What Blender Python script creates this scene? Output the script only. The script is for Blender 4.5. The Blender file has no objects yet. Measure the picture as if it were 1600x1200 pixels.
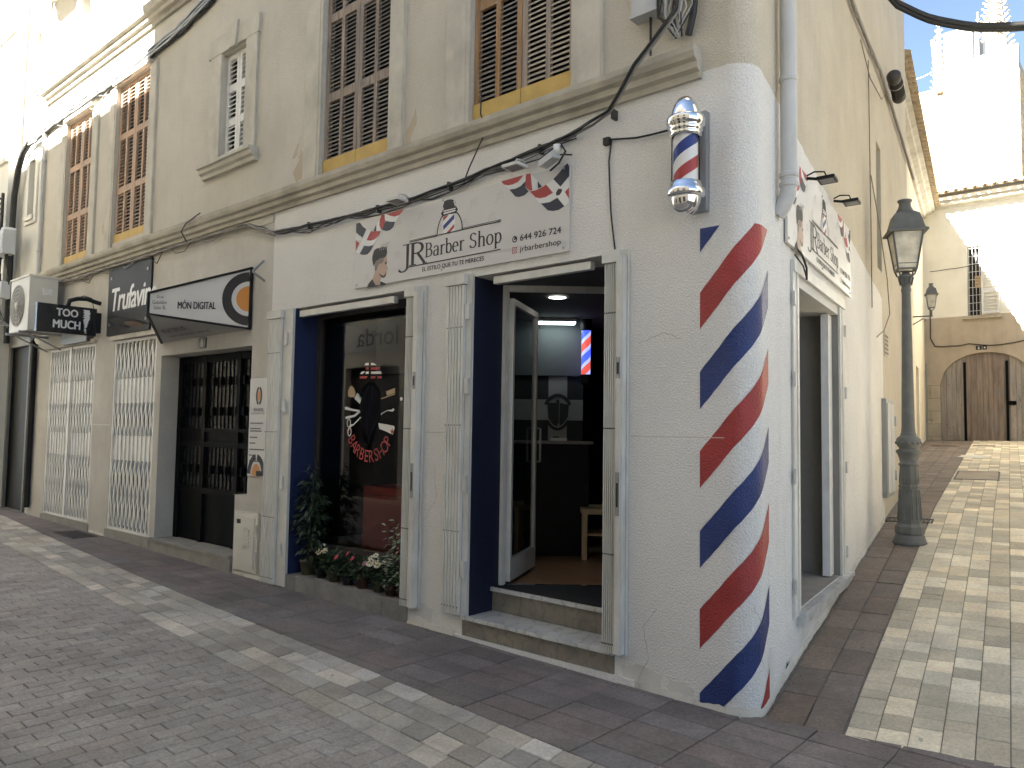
import bpy, math, random
from mathutils import Vector, Matrix
random.seed(7)
C = bpy.context.scene.collection
scene = bpy.context.scene
PI = math.pi

# ---------------------------------------------------------------- camera, world, sun, exposure
cd = bpy.data.cameras.new("camera"); cam = bpy.data.objects.new("camera", cd); C.objects.link(cam)
cd.sensor_width = 36.0; cd.lens = 36.0 * 1215.0 / 1600.0
cd.clip_start = 0.05; cd.clip_end = 3000.0
_r = Vector((0.75090393, 0.66023268, 0.01536517)); _u = Vector((0.02855582, -0.05570417, 0.99803888)); _f = Vector((-0.65979379, 0.74899256, 0.06068197))
M = Matrix.Identity(4)
for i in range(3):
    M[i][0] = _r[i]; M[i][1] = _u[i]; M[i][2] = -_f[i]
M[0][3], M[1][3], M[2][3] = 1.9166, -4.3055, 1.62
cam.matrix_world = M
scene.camera = cam

SUN_TO = Vector((-0.295, -1.0, 0.90)).normalized()          # direction towards the sun
el = math.asin(SUN_TO.z); az = math.atan2(SUN_TO.x, SUN_TO.y)
w = bpy.data.worlds.new("World"); scene.world = w; w.use_nodes = True
wn = w.node_tree.nodes; wl = w.node_tree.links
bg = wn.get("Background") or wn.new("ShaderNodeBackground")
sky = wn.new("ShaderNodeTexSky"); sky.sky_type = 'NISHITA'; sky.sun_disc = False
sky.sun_elevation = el; sky.sun_rotation = az
sky.air_density = 0.40; sky.dust_density = 0.15; sky.ozone_density = 1.2
hs = wn.new("ShaderNodeHueSaturation"); hs.inputs["Saturation"].default_value = 0.95; wl.new(sky.outputs[0], hs.inputs["Color"])
tn = wn.new("ShaderNodeMix"); tn.data_type = 'RGBA'; tn.blend_type = 'MULTIPLY'; tn.inputs[0].default_value = 1.0; tn.inputs[7].default_value = (0.98, 0.94, 0.80, 1); wl.new(hs.outputs[0], tn.inputs[6])
wl.new(tn.outputs[2], bg.inputs[0]); bg.inputs[1].default_value = 0.05
sd = bpy.data.lights.new("sun", 'SUN'); sd.energy = 5.0; sd.angle = math.radians(0.5); sd.color = (1.0, 0.95, 0.87)
sun = bpy.data.objects.new("sun", sd); C.objects.link(sun)
sun.rotation_euler = (-SUN_TO).to_track_quat('-Z', 'Y').to_euler()
scene.view_settings.view_transform = 'Standard'; scene.view_settings.look = 'None'
scene.view_settings.gamma = 1.0; scene.view_settings.exposure = 3.76
scene.render.engine = 'CYCLES'
scene.cycles.max_bounces = 8; scene.cycles.diffuse_bounces = 5; scene.cycles.glossy_bounces = 4
scene.cycles.transparent_max_bounces = 12; scene.cycles.sample_clamp_indirect = 6.0

# ---------------------------------------------------------------- helpers
class Fr:
    """a flat frame: origin, right, up, outward"""
    def __init__(s, o, U, V, N): s.o = Vector(o); s.U = Vector(U); s.V = Vector(V); s.N = Vector(N)
    def __call__(s, u, v, n=0.0): return s.o + s.U * u + s.V * v + s.N * n
D2 = Vector((-0.15096285, 0.98853944, 0)); NA = Vector((0.98853944, 0.15096285, 0))
MAIN = Fr((0, 0, 0), (1, 0, 0), (0, 0, 1), (0, -1, 0))
ALLEY = Fr((0, 0, 0), D2, (0, 0, 1), NA)

class MB:
    def __init__(s): s.V = []; s.F = []; s.M = []; s.S = []; s.T = []; s.G = []; s.g = 0
    def face(s, pts, m=0, tint=None):
        b = len(s.V); s.V += [tuple(p) for p in pts]; s.F.append(tuple(range(b, b + len(pts)))); s.M.append(m); s.S.append(False); s.T.append(tint); s.G.append(s.g)
    def grid(s, rows, m=0, closed=False, smooth=True):
        b = len(s.V); n = len(rows[0])
        for r in rows: s.V += [tuple(p) for p in r]
        for i in range(len(rows) - 1):
            for j in range(n if closed else n - 1):
                k = (j + 1) % n
                s.F.append((b + i * n + j, b + i * n + k, b + (i + 1) * n + k, b + (i + 1) * n + j)); s.M.append(m); s.S.append(smooth); s.T.append(None); s.G.append(s.g)
    def hexa(s, p, m=0):
        s.g += 1
        for q in ((0, 3, 2, 1), (4, 5, 6, 7), (0, 1, 5, 4), (1, 2, 6, 5), (2, 3, 7, 6), (3, 0, 4, 7)):
            s.face([p[i] for i in q], m)
    def box(s, x0, x1, y0, y1, z0, z1, m=0):
        s.hexa([(x0, y0, z0), (x1, y0, z0), (x1, y1, z0), (x0, y1, z0), (x0, y0, z1), (x1, y0, z1), (x1, y1, z1), (x0, y1, z1)], m)
    def fbox(s, f, u0, u1, v0, v1, n0, n1, m=0):
        s.hexa([f(u0, v0, n1), f(u1, v0, n1), f(u1, v0, n0), f(u0, v0, n0), f(u0, v1, n1), f(u1, v1, n1), f(u1, v1, n0), f(u0, v1, n0)], m)
    def bar(s, a, b, w, h=None, m=0, up=(0, 0, 1)):
        a = Vector(a); b = Vector(b); h = h or w; d = (b - a).normalized(); up = Vector(up)
        if abs(d.dot(up)) > 0.98: up = Vector((1, 0, 0))
        x = d.cross(up).normalized() * (w / 2); y = x.cross(d).normalized() * (h / 2)
        s.hexa([a - x - y, a + x - y, a + x + y, a - x + y, b - x - y, b + x - y, b + x + y, b - x + y], m)
    def tube(s, pts, r, n=6, m=0, caps=True):
        s.g += 1
        P = [Vector(p) for p in pts]; rows = []; ref = None
        for i, p in enumerate(P):
            d = (P[min(i + 1, len(P) - 1)] - P[max(i - 1, 0)]).normalized()
            if ref is None:
                ref = d.cross(Vector((0, 0, 1)))
                if ref.length < 0.05: ref = d.cross(Vector((1, 0, 0)))
            x = (ref - d * ref.dot(d)).normalized(); ref = x; y = d.cross(x)
            rr = r[i] if isinstance(r, (list, tuple)) else r
            rows.append([p + (x * math.cos(2 * PI * k / n) + y * math.sin(2 * PI * k / n)) * rr for k in range(n)])
        s.grid(rows, m, True)
        if caps: s.face(rows[0][::-1], m); s.face(rows[-1], m)
    def lathe(s, prof, c, n=24, m=0, axis=None, smooth=True):
        s.g += 1
        c = Vector(c); z = Vector(axis) if axis else Vector((0, 0, 1))
        x = z.cross(Vector((0, 1, 0))); x = x.normalized() if x.length > .05 else Vector((1, 0, 0)); y = z.cross(x)
        s.grid([[c + z * h + (x * math.cos(2 * PI * k / n) + y * math.sin(2 * PI * k / n)) * max(r, 1e-4) for k in range(n)] for r, h in prof], m, True, smooth)
    def square_lathe(s, prof, c, rot, m=0, n=4):
        c = Vector(c)
        for (r0, h0), (r1, h1) in zip(prof[:-1], prof[1:]):
            for k in range(n):
                a = rot + 2 * PI * k / n; b = rot + 2 * PI * (k + 1) / n
                s.face([c + Vector((math.cos(a) * r0, math.sin(a) * r0, h0)), c + Vector((math.cos(b) * r0, math.sin(b) * r0, h0)), c + Vector((math.cos(b) * r1, math.sin(b) * r1, h1)), c + Vector((math.cos(a) * r1, math.sin(a) * r1, h1))], m)
    def prism(s, f, poly, n0, n1, m=0, mside=None):
        s.g += 1
        s.face([f(u, v, n1) for u, v in poly], m); s.face([f(u, v, n0) for u, v in poly[::-1]], m)
        for i in range(len(poly)):
            a = poly[i]; b = poly[(i + 1) % len(poly)]
            s.face([f(a[0], a[1], n0), f(b[0], b[1], n0), f(b[0], b[1], n1), f(a[0], a[1], n1)], m if mside is None else mside)
    def extr(s, f, prof, u0, u1, m=0):
        """profile of (n, v) pulled along u"""
        s.g += 1
        for i in range(len(prof)):
            a = prof[i]; b = prof[(i + 1) % len(prof)]
            s.face([f(u0, a[1], a[0]), f(u1, a[1], a[0]), f(u1, b[1], b[0]), f(u0, b[1], b[0])], m)
        s.face([f(u0, v, n) for n, v in prof], m); s.face([f(u1, v, n) for n, v in prof[::-1]], m)
    def decal(s, f, poly, n, m=0): s.face([f(u, v, n) for u, v in poly], m)
    def ribbon(s, f, pts, w, n, m=0):
        pts = [Vector((p[0], p[1])) for p in pts]; L = []; R = []
        for i, p in enumerate(pts):
            d = pts[min(i + 1, len(pts) - 1)] - pts[max(i - 1, 0)]
            if d.length < 1e-9: d = Vector((1, 0))
            d.normalize(); q = Vector((-d.y, d.x)); ww = (w(d) if callable(w) else (w[i] if isinstance(w, (list, tuple)) else w)) / 2
            L.append(p + q * ww); R.append(p - q * ww)
        for i in range(len(pts) - 1):
            s.face([f(*R[i], n), f(*R[i + 1], n), f(*L[i + 1], n), f(*L[i], n)], m)
    def ball(s, c, r, n=10, m=0, sz=1.0):
        s.lathe([(r * math.sin(PI * k / n), -r * sz * math.cos(PI * k / n)) for k in range(n + 1)], c, n + 2, m)
    def split(s, name, mats, parent=None, per=1):
        """every primitive (or every `per` primitives) an object of its own"""
        ids = sorted(set(s.G)); out = []
        for k in range(0, len(ids), per):
            keep = set(ids[k:k + per]); b = MB()
            for i, fc in enumerate(s.F):
                if s.G[i] in keep:
                    n0 = len(b.V); b.V += [s.V[j] for j in fc]; b.F.append(tuple(range(n0, n0 + len(fc)))); b.M.append(s.M[i]); b.S.append(False); b.T.append(s.T[i]); b.G.append(0)
            out.append(b.build(name, mats, parent))
        return out
    def build(s, name, mats, parent=None):
        me = bpy.data.meshes.new(name); me.from_pydata(s.V, [], s.F)
        for m in (mats if isinstance(mats, (list, tuple)) else [mats]): me.materials.append(m)
        me.polygons.foreach_set("material_index", s.M); me.polygons.foreach_set("use_smooth", s.S)
        if any(t is not None for t in s.T):
            at = me.attributes.new("tint", 'FLOAT_COLOR', 'CORNER'); buf = []
            for fc, t in zip(s.F, s.T):
                t = t or (1, 1, 1)
                buf += [t[0], t[1], t[2], 1.0] * len(fc)
            at.data.foreach_set("color", buf)
        me.update()
        o = bpy.data.objects.new(name, me); C.objects.link(o)
        if parent is not None: child(o, parent)
        return o
def child(o, parent):
    root = parent
    while root.parent is not None: root = root.parent
    o.parent = parent
    if parent.parent is None: o.matrix_parent_inverse = Matrix.Translation(-Vector(root.location)) if parent.type == 'EMPTY' else Matrix.Identity(4)
def thing(name, label, cat, loc=(0, 0, 0), group=None):
    o = bpy.data.objects.new(name, None); C.objects.link(o); o.location = loc; o.empty_display_size = 0.1
    return tag(o, label, cat, group)
def tag(o, label, cat, group=None):
    o['label'] = label; o['category'] = cat
    if group: o['group'] = group
    return o
def struct(o): o['kind'] = 'structure'; return o
def copy_tree(o, parent=None):
    c = o.copy(); C.objects.link(c)
    if parent is not None: c.parent = parent
    for ch in list(o.children): copy_tree(ch, c)
    return c

# ---------------------------------------------------------------- materials
def newmat(name):
    m = bpy.data.materials.new(name); m.use_nodes = True; nt = m.node_tree
    return m, nt, nt.nodes, nt.links, nt.nodes["Principled BSDF"]
def setin(b, k, v):
    if k in b.inputs: b.inputs[k].default_value = v
def ramp(N, L, src, p0, p1, c0, c1):
    r = N.new("ShaderNodeValToRGB"); r.color_ramp.elements[0].position = p0; r.color_ramp.elements[1].position = p1
    r.color_ramp.elements[0].color = (*c0, 1); r.color_ramp.elements[1].color = (*c1, 1); L.new(src, r.inputs[0]); return r.outputs[0]
def noise(N, L, vec, scale, detail=4, rough=.55):
    t = N.new("ShaderNodeTexNoise"); t.inputs["Scale"].default_value = scale; t.inputs["Detail"].default_value = detail; t.inputs["Roughness"].default_value = rough
    if vec is not None: L.new(vec, t.inputs["Vector"])
    return t.outputs[0]
def mixc(N, L, fac, a, b, mode='MIX'):
    x = N.new("ShaderNodeMix"); x.data_type = 'RGBA'; x.blend_type = mode
    for i, v in ((0, fac), (6, a), (7, b)):
        if hasattr(v, 'is_output') or hasattr(v, 'links'): L.new(v, x.inputs[i])
        else: x.inputs[i].default_value = v if i == 0 else ((*v, 1) if len(v) == 3 else v)
    return x.outputs[2]
def mapping(N, L, scale=(1, 1, 1)):
    tc = N.new("ShaderNodeTexCoord"); mp = N.new("ShaderNodeMapping"); mp.inputs["Scale"].default_value = scale; L.new(tc.outputs["Object"], mp.inputs[0]); return mp.outputs[0]
def bumpn(N, L, b, h, strength, dist, prev=None):
    n = N.new("ShaderNodeBump"); n.inputs["Strength"].default_value = strength; n.inputs["Distance"].default_value = dist; L.new(h, n.inputs["Height"])
    if prev is not None: L.new(prev, n.inputs["Normal"])
    L.new(n.outputs[0], b.inputs["Normal"]); return n.outputs[0]
def pmat(name, col, rough=.7, metal=0.0, var=.12, vscale=2.0, bump=0.0, bscale=60.0, bdist=.003, stain=None, stain_amt=.0, sscale=(1, 1, 1), spec=.5, coat=0.0, tint=False, fine=0.0):
    m, nt, N, L, b = newmat(name)
    setin(b, "Roughness", rough); setin(b, "Metallic", metal); setin(b, "Specular IOR Level", spec); setin(b, "Coat Weight", coat)
    vec = mapping(N, L)
    lo = tuple(c * (1 - var) for c in col); hi = tuple(min(1, c * (1 + var)) for c in col)
    c = ramp(N, L, noise(N, L, vec, vscale, 6, .6), .3, .7, lo, hi)
    if fine:
        f = ramp(N, L, noise(N, L, vec, 55, 3, .6), .25, .75, (1 - fine,) * 3, (1 + fine,) * 3)
        c = mixc(N, L, 1.0, c, f, 'MULTIPLY')
    if tint:
        a = N.new("ShaderNodeAttribute"); a.attribute_name = "tint"
        c = mixc(N, L, 1.0, c, a.outputs["Color"], 'MULTIPLY')
        sp = ramp(N, L, noise(N, L, vec, 11, 2, .4), .735, .76, (0, 0, 0), (.55,) * 3); c = mixc(N, L, sp, c, tuple(x * .35 for x in col))
        gr = ramp(N, L, noise(N, L, vec, .8, 8, .75), .42, .70, (.90,) * 3, (1.20,) * 3); c = mixc(N, L, 1.0, c, gr, 'MULTIPLY')
    if stain is not None:
        sv = mapping(N, L, sscale)
        sf = ramp(N, L, noise(N, L, sv, 1.0, 8, .7), .5, .72, (0, 0, 0), (stain_amt,) * 3)
        c = mixc(N, L, sf, c, stain)
    L.new(c, b.inputs["Base Color"])
    if bump: bumpn(N, L, b, noise(N, L, vec, bscale, 5, .65), bump, bdist)
    return m
def emat(name, col, strength):
    m, nt, N, L, b = newmat(name); setin(b, "Base Color", (*col, 1)); setin(b, "Emission Color", (*col, 1)); setin(b, "Emission Strength", strength); return m
def glassmat(name, tintc, rough=.0, ior=1.5, dust=0.0):
    m, nt, N, L, b = newmat(name); N.remove(b); out = N["Material Output"]
    tr = N.new("ShaderNodeBsdfTransparent"); tr.inputs[0].default_value = (*tintc, 1)
    gl = N.new("ShaderNodeBsdfGlossy"); gl.inputs["Roughness"].default_value = rough
    fr = N.new("ShaderNodeFresnel"); fr.inputs[0].default_value = ior
    mx = N.new("ShaderNodeMixShader"); L.new(fr.outputs[0], mx.inputs[0]); L.new(tr.outputs[0], mx.inputs[1]); L.new(gl.outputs[0], mx.inputs[2])
    last = mx.outputs[0]
    if dust:
        df = N.new("ShaderNodeBsdfDiffuse"); df.inputs[0].default_value = (.75, .72, .62, 1)
        m2 = N.new("ShaderNodeMixShader"); L.new(ramp(N, L, noise(N, L, mapping(N, L), 6, 5), .35, .8, (dust * .6,) * 3, (dust * 1.4,) * 3), m2.inputs[0]); L.new(last, m2.inputs[1]); L.new(df.outputs[0], m2.inputs[2]); last = m2.outputs[0]
    L.new(last, out.inputs[0]); return m

def facade_mat():
    """white barber-shop paint below, old limewash above; the paint line is a real edge on the wall"""
    m, nt, N, L, b = newmat("facade_plaster"); setin(b, "Roughness", .85); setin(b, "Specular IOR Level", .25)
    vec = mapping(N, L); sep = N.new("ShaderNodeSeparateXYZ"); L.new(vec, sep.inputs[0])
    def mth(op, a, c, clamp=False):
        n = N.new("ShaderNodeMath"); n.operation = op; n.use_clamp = clamp
        for i, v in enumerate((a, c)):
            if isinstance(v, (int, float)): n.inputs[i].default_value = v
            else: L.new(v, n.inputs[i])
        return n.outputs[0]
    wob = mth('MULTIPLY', mth('SUBTRACT', noise(N, L, vec, 5, 4), .5), .05)
    ypos = mth('MAXIMUM', sep.outputs[1], 0.0)
    line = mth('SUBTRACT', 3.875, mth('MULTIPLY', ypos, .118))
    below = mth('MULTIPLY', mth('ADD', mth('SUBTRACT', line, sep.outputs[2]), wob), 120, True)
    yend = mth('MULTIPLY', mth('SUBTRACT', mth('ADD', 5.35, wob), sep.outputs[1]), 80, True)
    xend = mth('MULTIPLY', mth('ADD', sep.outputs[0], 5.175), 200, True)
    white = mth('MULTIPLY', mth('MULTIPLY', below, yend), xend)
    wcol = ramp(N, L, noise(N, L, vec, 1.3, 7, .6), .3, .72, (.71, .695, .665), (.79, .775, .75))
    # upper limewash: greyer on the street, sandier round the corner
    side = mth('MULTIPLY', mth('ADD', mth('ADD', sep.outputs[0], mth('MULTIPLY', sep.outputs[1], 1.15)), 1.1), .7, True)
    up1 = ramp(N, L, noise(N, L, vec, .9, 7, .65), .3, .72, (.50, .47, .40), (.62, .585, .51))
    up2 = ramp(N, L, noise(N, L, vec, 1.6, 7, .65), .3, .72, (.52, .465, .365), (.62, .56, .455))
    up = mixc(N, L, side, up1, up2)
    low = ramp(N, L, noise(N, L, vec, 1.8, 7, .65), .3, .72, (.50, .475, .43), (.62, .595, .545))
    gl = mth('MULTIPLY', mth('SUBTRACT', 3.84, sep.outputs[2]), 60, True)
    gl = mth('MULTIPLY', gl, mth('SUBTRACT', 1.0, xend))
    up = mixc(N, L, gl, up, low)
    sv = mapping(N, L, (2.2, 2.2, .6))
    streak = ramp(N, L, noise(N, L, sv, 1.6, 8, .7), .50, .80, (0, 0, 0), (.26,) * 3)
    up = mixc(N, L, streak, up, (.30, .27, .22))
    # flaked patches where the limewash has come off
    patch = ramp(N, L, noise(N, L, vec, 2.3, 8, .75), .70, .73, (0, 0, 0), (.8,) * 3)
    up = mixc(N, L, patch, up, (.52, .44, .32))
    stw = ramp(N, L, noise(N, L, mapping(N, L, (2.2, 2.2, .5)), 1.3, 9, .72), .56, .80, (0, 0, 0), (.32,) * 3)
    wcol = mixc(N, L, stw, wcol, (.47, .43, .36))
    col = mixc(N, L, white, up, wcol)
    f = ramp(N, L, noise(N, L, vec, 95, 3, .6), .28, .72, (.84,) * 3, (1.08,) * 3)
    L.new(mixc(N, L, 1.0, col, f, 'MULTIPLY'), b.inputs["Base Color"])
    p = bumpn(N, L, b, noise(N, L, vec, 9, 3), .35, .012)
    bumpn(N, L, b, noise(N, L, vec, 85, 2, .55), 1.0, .011, p)
    return m

def plaster(name, c0, c1, stain, amt=.35, bscale=70, bump=.5):
    m, nt, N, L, b = newmat(name); setin(b, "Roughness", .88); setin(b, "Specular IOR Level", .2); vec = mapping(N, L)
    c = ramp(N, L, noise(N, L, vec, 1.1, 8, .65), .3, .72, c0, c1)
    st = ramp(N, L, noise(N, L, mapping(N, L, (2.4, 2.4, .35)), 1.3, 9, .72), .5, .8, (0, 0, 0), (amt,) * 3)
    c = mixc(N, L, st, c, stain); L.new(c, b.inputs["Base Color"])
    p = bumpn(N, L, b, noise(N, L, vec, 6, 4), .4, .02); bumpn(N, L, b, noise(N, L, vec, bscale, 3, .6), bump, .004, p)
    return m

def marble(name, c0, c1, vein):
    m, nt, N, L, b = newmat(name); setin(b, "Roughness", .35); vec = mapping(N, L, (1, 1, 1))
    wv = N.new("ShaderNodeTexWave"); wv.inputs["Scale"].default_value = 2.2; wv.inputs["Distortion"].default_value = 9; wv.inputs["Detail"].default_value = 8; wv.inputs["Detail Scale"].default_value = 3.5
    L.new(vec, wv.inputs["Vector"])
    c = ramp(N, L, noise(N, L, vec, 5, 8, .65), .3, .72, c0, c1)
    v = ramp(N, L, wv.outputs[1], .0, .14, (.42,) * 3, (0, 0, 0)); c = mixc(N, L, v, c, vein); L.new(c, b.inputs["Base Color"]); return m

def ashlar(name, c0, c1, mortar, bw, bh):
    """stone or block coursing in object space, x/z face"""
    m, nt, N, L, b = newmat(name); setin(b, "Roughness", .9); setin(b, "Specular IOR Level", .2); vec = mapping(N, L)
    sep = N.new("ShaderNodeSeparateXYZ"); L.new(vec, sep.inputs[0]); cmb = N.new("ShaderNodeCombineXYZ"); L.new(sep.outputs[0], cmb.inputs[0]); L.new(sep.outputs[2], cmb.inputs[1])
    br = N.new("ShaderNodeTexBrick"); br.inputs["Scale"].default_value = 1.0; br.inputs["Brick Width"].default_value = bw; br.inputs["Row Height"].default_value = bh; br.inputs["Mortar Size"].default_value = .012; br.inputs["Mortar Smooth"].default_value = .4
    br.inputs["Color1"].default_value = (*c0, 1); br.inputs["Color2"].default_value = (*c1, 1); br.inputs["Mortar"].default_value = (*mortar, 1); L.new(cmb.outputs[0], br.inputs["Vector"])
    n = ramp(N, L, noise(N, L, vec, 2.2, 8, .7), .25, .75, (.72,) * 3, (1.15,) * 3)
    L.new(mixc(N, L, 1.0, br.outputs[0], n, 'MULTIPLY'), b.inputs["Base Color"])
    p = bumpn(N, L, b, br.outputs[1], -.5, .02); bumpn(N, L, b, noise(N, L, vec, 18, 5), .5, .02, p); return m

def woodmat(name, c0, c1, axis=2, scale=30, rough=.75):
    m, nt, N, L, b = newmat(name); setin(b, "Roughness", rough); setin(b, "Specular IOR Level", .25)
    sc = [scale, scale, scale]; sc[axis] = 1.6; vec = mapping(N, L, tuple(sc))
    c = ramp(N, L, noise(N, L, vec, 1.0, 7, .65), .32, .70, c0, c1)
    g = ramp(N, L, noise(N, L, mapping(N, L), 2.5, 6, .7), .45, .75, (0, 0, 0), (.55,) * 3); c = mixc(N, L, g, c, tuple((a + .25) * .5 for a in (c0[0], c0[0], c0[0])))
    L.new(c, b.inputs["Base Color"]); bumpn(N, L, b, noise(N, L, vec, 1.0, 5), .4, .003); return m

mats = {}
def MT(k): return mats[k]
mats['facade'] = facade_mat()
mats['stone'] = pmat("trim_stone", (.50, .475, .41), .85, var=.16, vscale=3, bump=.5, bscale=40, bdist=.004, stain=(.27, .25, .21), stain_amt=.55, sscale=(2.5, 2.5, 1.2), spec=.2)
mats['cornice'] = pmat("cornice_stone", (.43, .40, .335), .88, var=.18, vscale=4, bump=.6, bscale=45, bdist=.004, stain=(.20, .18, .15), stain_amt=.6, sscale=(1.2, 5, 5), spec=.2)
mats['white'] = pmat("white_painted_metal", (.60, .595, .56), .45, var=.07, vscale=6, stain=(.36, .31, .23), stain_amt=.45, sscale=(6, 6, 1.4))
mats['whiteclean'] = pmat("white_plastic", (.74, .74, .71), .4, var=.05)
mats['gatewhite'] = pmat("grey_white_gate_paint", (.72, .71, .68), .5, var=.08, vscale=5, stain=(.27, .24, .19), stain_amt=.4, sscale=(5, 5, 2))
mats['black'] = pmat("black_paint", (.010, .010, .011), .5, var=.3, vscale=8, spec=.25)
mats['ink'] = pmat("black_print", (.018, .018, .022), .55, var=.1)
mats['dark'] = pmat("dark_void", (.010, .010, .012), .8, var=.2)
mats['iron'] = pmat("black_iron", (.006, .006, .0063), .6, var=.3, vscale=10, bump=.2, bscale=60, bdist=.002, spec=.06)
mats['lampgreen'] = pmat("dark_grey_green_cast_iron", (.115, .120, .116), .55, var=.2, vscale=9, bump=.3, bscale=70, bdist=.002, stain=(.12, .12, .10), stain_amt=.35, sscale=(9, 9, 3))
mats['chrome'] = pmat("chrome", (.86, .86, .86), .07, metal=1.0, var=.02)
mats['steel'] = pmat("grey_steel", (.34, .35, .36), .45, metal=.7, var=.12)
def wallpaint(name, col, worn):
    m, nt, N, L, b = newmat(name); setin(b, "Roughness", .42); vec = mapping(N, L)
    c = ramp(N, L, noise(N, L, vec, 4, 6, .6), .3, .72, tuple(x * .82 for x in col), tuple(x * 1.25 for x in col))
    chip = ramp(N, L, noise(N, L, vec, 38, 5, .7), .70, .735, (0, 0, 0), (.85,) * 3); thin = ramp(N, L, noise(N, L, mapping(N, L, (1.5, 1.5, 5)), 2.2, 7, .7), .58, .85, (0, 0, 0), (.30,) * 3)
    c = mixc(N, L, thin, c, worn); c = mixc(N, L, chip, c, (.60, .58, .54)); L.new(c, b.inputs["Base Color"])
    p = bumpn(N, L, b, noise(N, L, vec, 9, 3), .35, .012); bumpn(N, L, b, noise(N, L, vec, 85, 2, .55), .9, .009, p); return m
mats['blue'] = wallpaint("blue_wall_paint", (.012, .032, .145), (.10, .13, .24))
mats['bluereveal'] = pmat("blue_reveal_paint", (.008, .018, .070), .6, var=.12, bump=.5, bscale=80, bdist=.003)
mats['navyreveal'] = pmat("navy_reveal_paint", (.007, .010, .030), .6, var=.2, bump=.6, bscale=60, bdist=.004)
mats['red'] = wallpaint("red_wall_paint", (.32, .032, .030), (.42, .16, .14))
mats['pblue'] = pmat("print_blue", (.012, .035, .20), .4, var=.05); mats['pnavy'] = pmat("print_navy", (.022, .027, .050), .5, var=.08)
mats['pred'] = pmat("print_red", (.36, .045, .045), .5, var=.06); mats['pwhite'] = pmat("print_white", (.70, .70, .69), .45, var=.04)
mats['porange'] = pmat("print_orange", (.55, .22, .045), .5, var=.04); mats['pgrey'] = pmat("print_pale_grey", (.36, .355, .35), .5, var=.03)
mats['psign'] = pmat("sign_panel_grey_white", (.56, .55, .54), .38, var=.05, vscale=1.2); mats['pskin'] = pmat("print_skin", (.45, .32, .25), .5, var=.08)
mats['pfade'] = pmat("print_grey_brown", (.20, .16, .135), .5, var=.1); mats['pbeard'] = pmat("print_beard_brown", (.10, .07, .055), .5, var=.1)
mats['ptan'] = pmat("print_tan", (.42, .31, .19), .5, var=.06)
mats['sredfade'] = mats['red']
mats['brownsh'] = woodmat("weathered_brown_wood", (.38, .25, .165), (.56, .40, .29)); mats['greysh'] = woodmat("grey_weathered_wood", (.15, .12, .10), (.42, .34, .27))
mats['orangesh'] = woodmat("orange_brown_wood", (.20, .11, .05), (.46, .28, .13))
mats['slat'] = pmat("dark_louvre_slat", (.20, .18, .16), .7, var=.3, vscale=14); mats['slatbrown'] = pmat("brown_louvre_slat", (.36, .26, .19), .7, var=.2, vscale=14)
mats['slatlight'] = pmat("pale_louvre_slat", (.42, .37, .30), .7, var=.25, vscale=10)
mats['yellow'] = pmat("ochre_board", (.50, .34, .10), .7, var=.12, vscale=6)
mats['whitewood'] = pmat("white_shutter_paint", (.66, .66, .64), .55, var=.06)
mats['sill'] = pmat("worn_grey_sill_stone", (.22, .21, .20), .8, var=.22, vscale=5, bump=.5, bscale=40, bdist=.005, stain=(.12, .11, .10), stain_amt=.5, sscale=(3, 3, 6), spec=.3)
mats['doorstep'] = pmat("grey_door_step", (.27, .255, .23), .8, var=.18, vscale=5, bump=.5, bscale=90, bdist=.003)
mats['marblew'] = marble("grey_white_marble", (.44, .44, .435), (.62, .615, .60), (.16, .16, .17)); mats['marbleb'] = marble("brown_grey_marble", (.155, .145, .127), (.29, .25, .20), (.10, .095, .085))
mats['glass'] = glassmat("window_glass", (.78, .79, .80), .0, 1.6); mats['lampglass'] = glassmat("lantern_glass", (.85, .85, .82), .1, 1.45, .72); mats['clear'] = glassmat("clear_cylinder", (.98, .98, .98), .0, 1.08)
mats['frame'] = pmat("dark_window_frame", (.040, .034, .030), .5, var=.2)
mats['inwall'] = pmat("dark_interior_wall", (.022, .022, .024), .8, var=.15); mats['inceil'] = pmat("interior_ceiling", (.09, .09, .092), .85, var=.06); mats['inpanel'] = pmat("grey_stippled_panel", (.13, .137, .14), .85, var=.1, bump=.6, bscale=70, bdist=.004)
mats['woodfloor'] = woodmat("laminate_floor", (.20, .105, .055), (.36, .20, .11), axis=0, scale=14, rough=.28); mats['mat'] = pmat("black_door_mat", (.012, .012, .014), .95, var=.3, vscale=30, bump=.6, bscale=200, bdist=.004)
mats['redsofa'] = pmat("red_leather", (.42, .06, .045), .4, var=.1); mats['pinewood'] = pmat("pale_table_wood", (.50, .40, .27), .5, var=.08)
mats['cable'] = pmat("black_cable", (.014, .014, .014), .55, var=.3, vscale=20); mats['cablegrey'] = pmat("grey_cable", (.22, .21, .20), .6, var=.2); mats['cabledust'] = pmat("dusty_brown_cable", (.20, .17, .13), .7, var=.25, vscale=15)
mats['pipegrey'] = pmat("grey_painted_pipe", (.50, .50, .49), .5, var=.08, stain=(.3, .28, .25), stain_amt=.4, sscale=(6, 6, 2))
mats['acwhite'] = pmat("cream_ac_casing", (.62, .60, .53), .45, var=.05); mats['acgrill'] = pmat("grey_fan_guard", (.42, .42, .40), .5, var=.1)
mats['boxgrey'] = pmat("grey_box_plastic", (.46, .47, .48), .5, var=.06)
mats['signblack'] = pmat("black_sign_gloss", (.014, .014, .016), .25, var=.2); mats['truf'] = pmat("dark_sign_panel", (.024, .025, .028), .55, var=.25, vscale=2, spec=.25)
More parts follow.
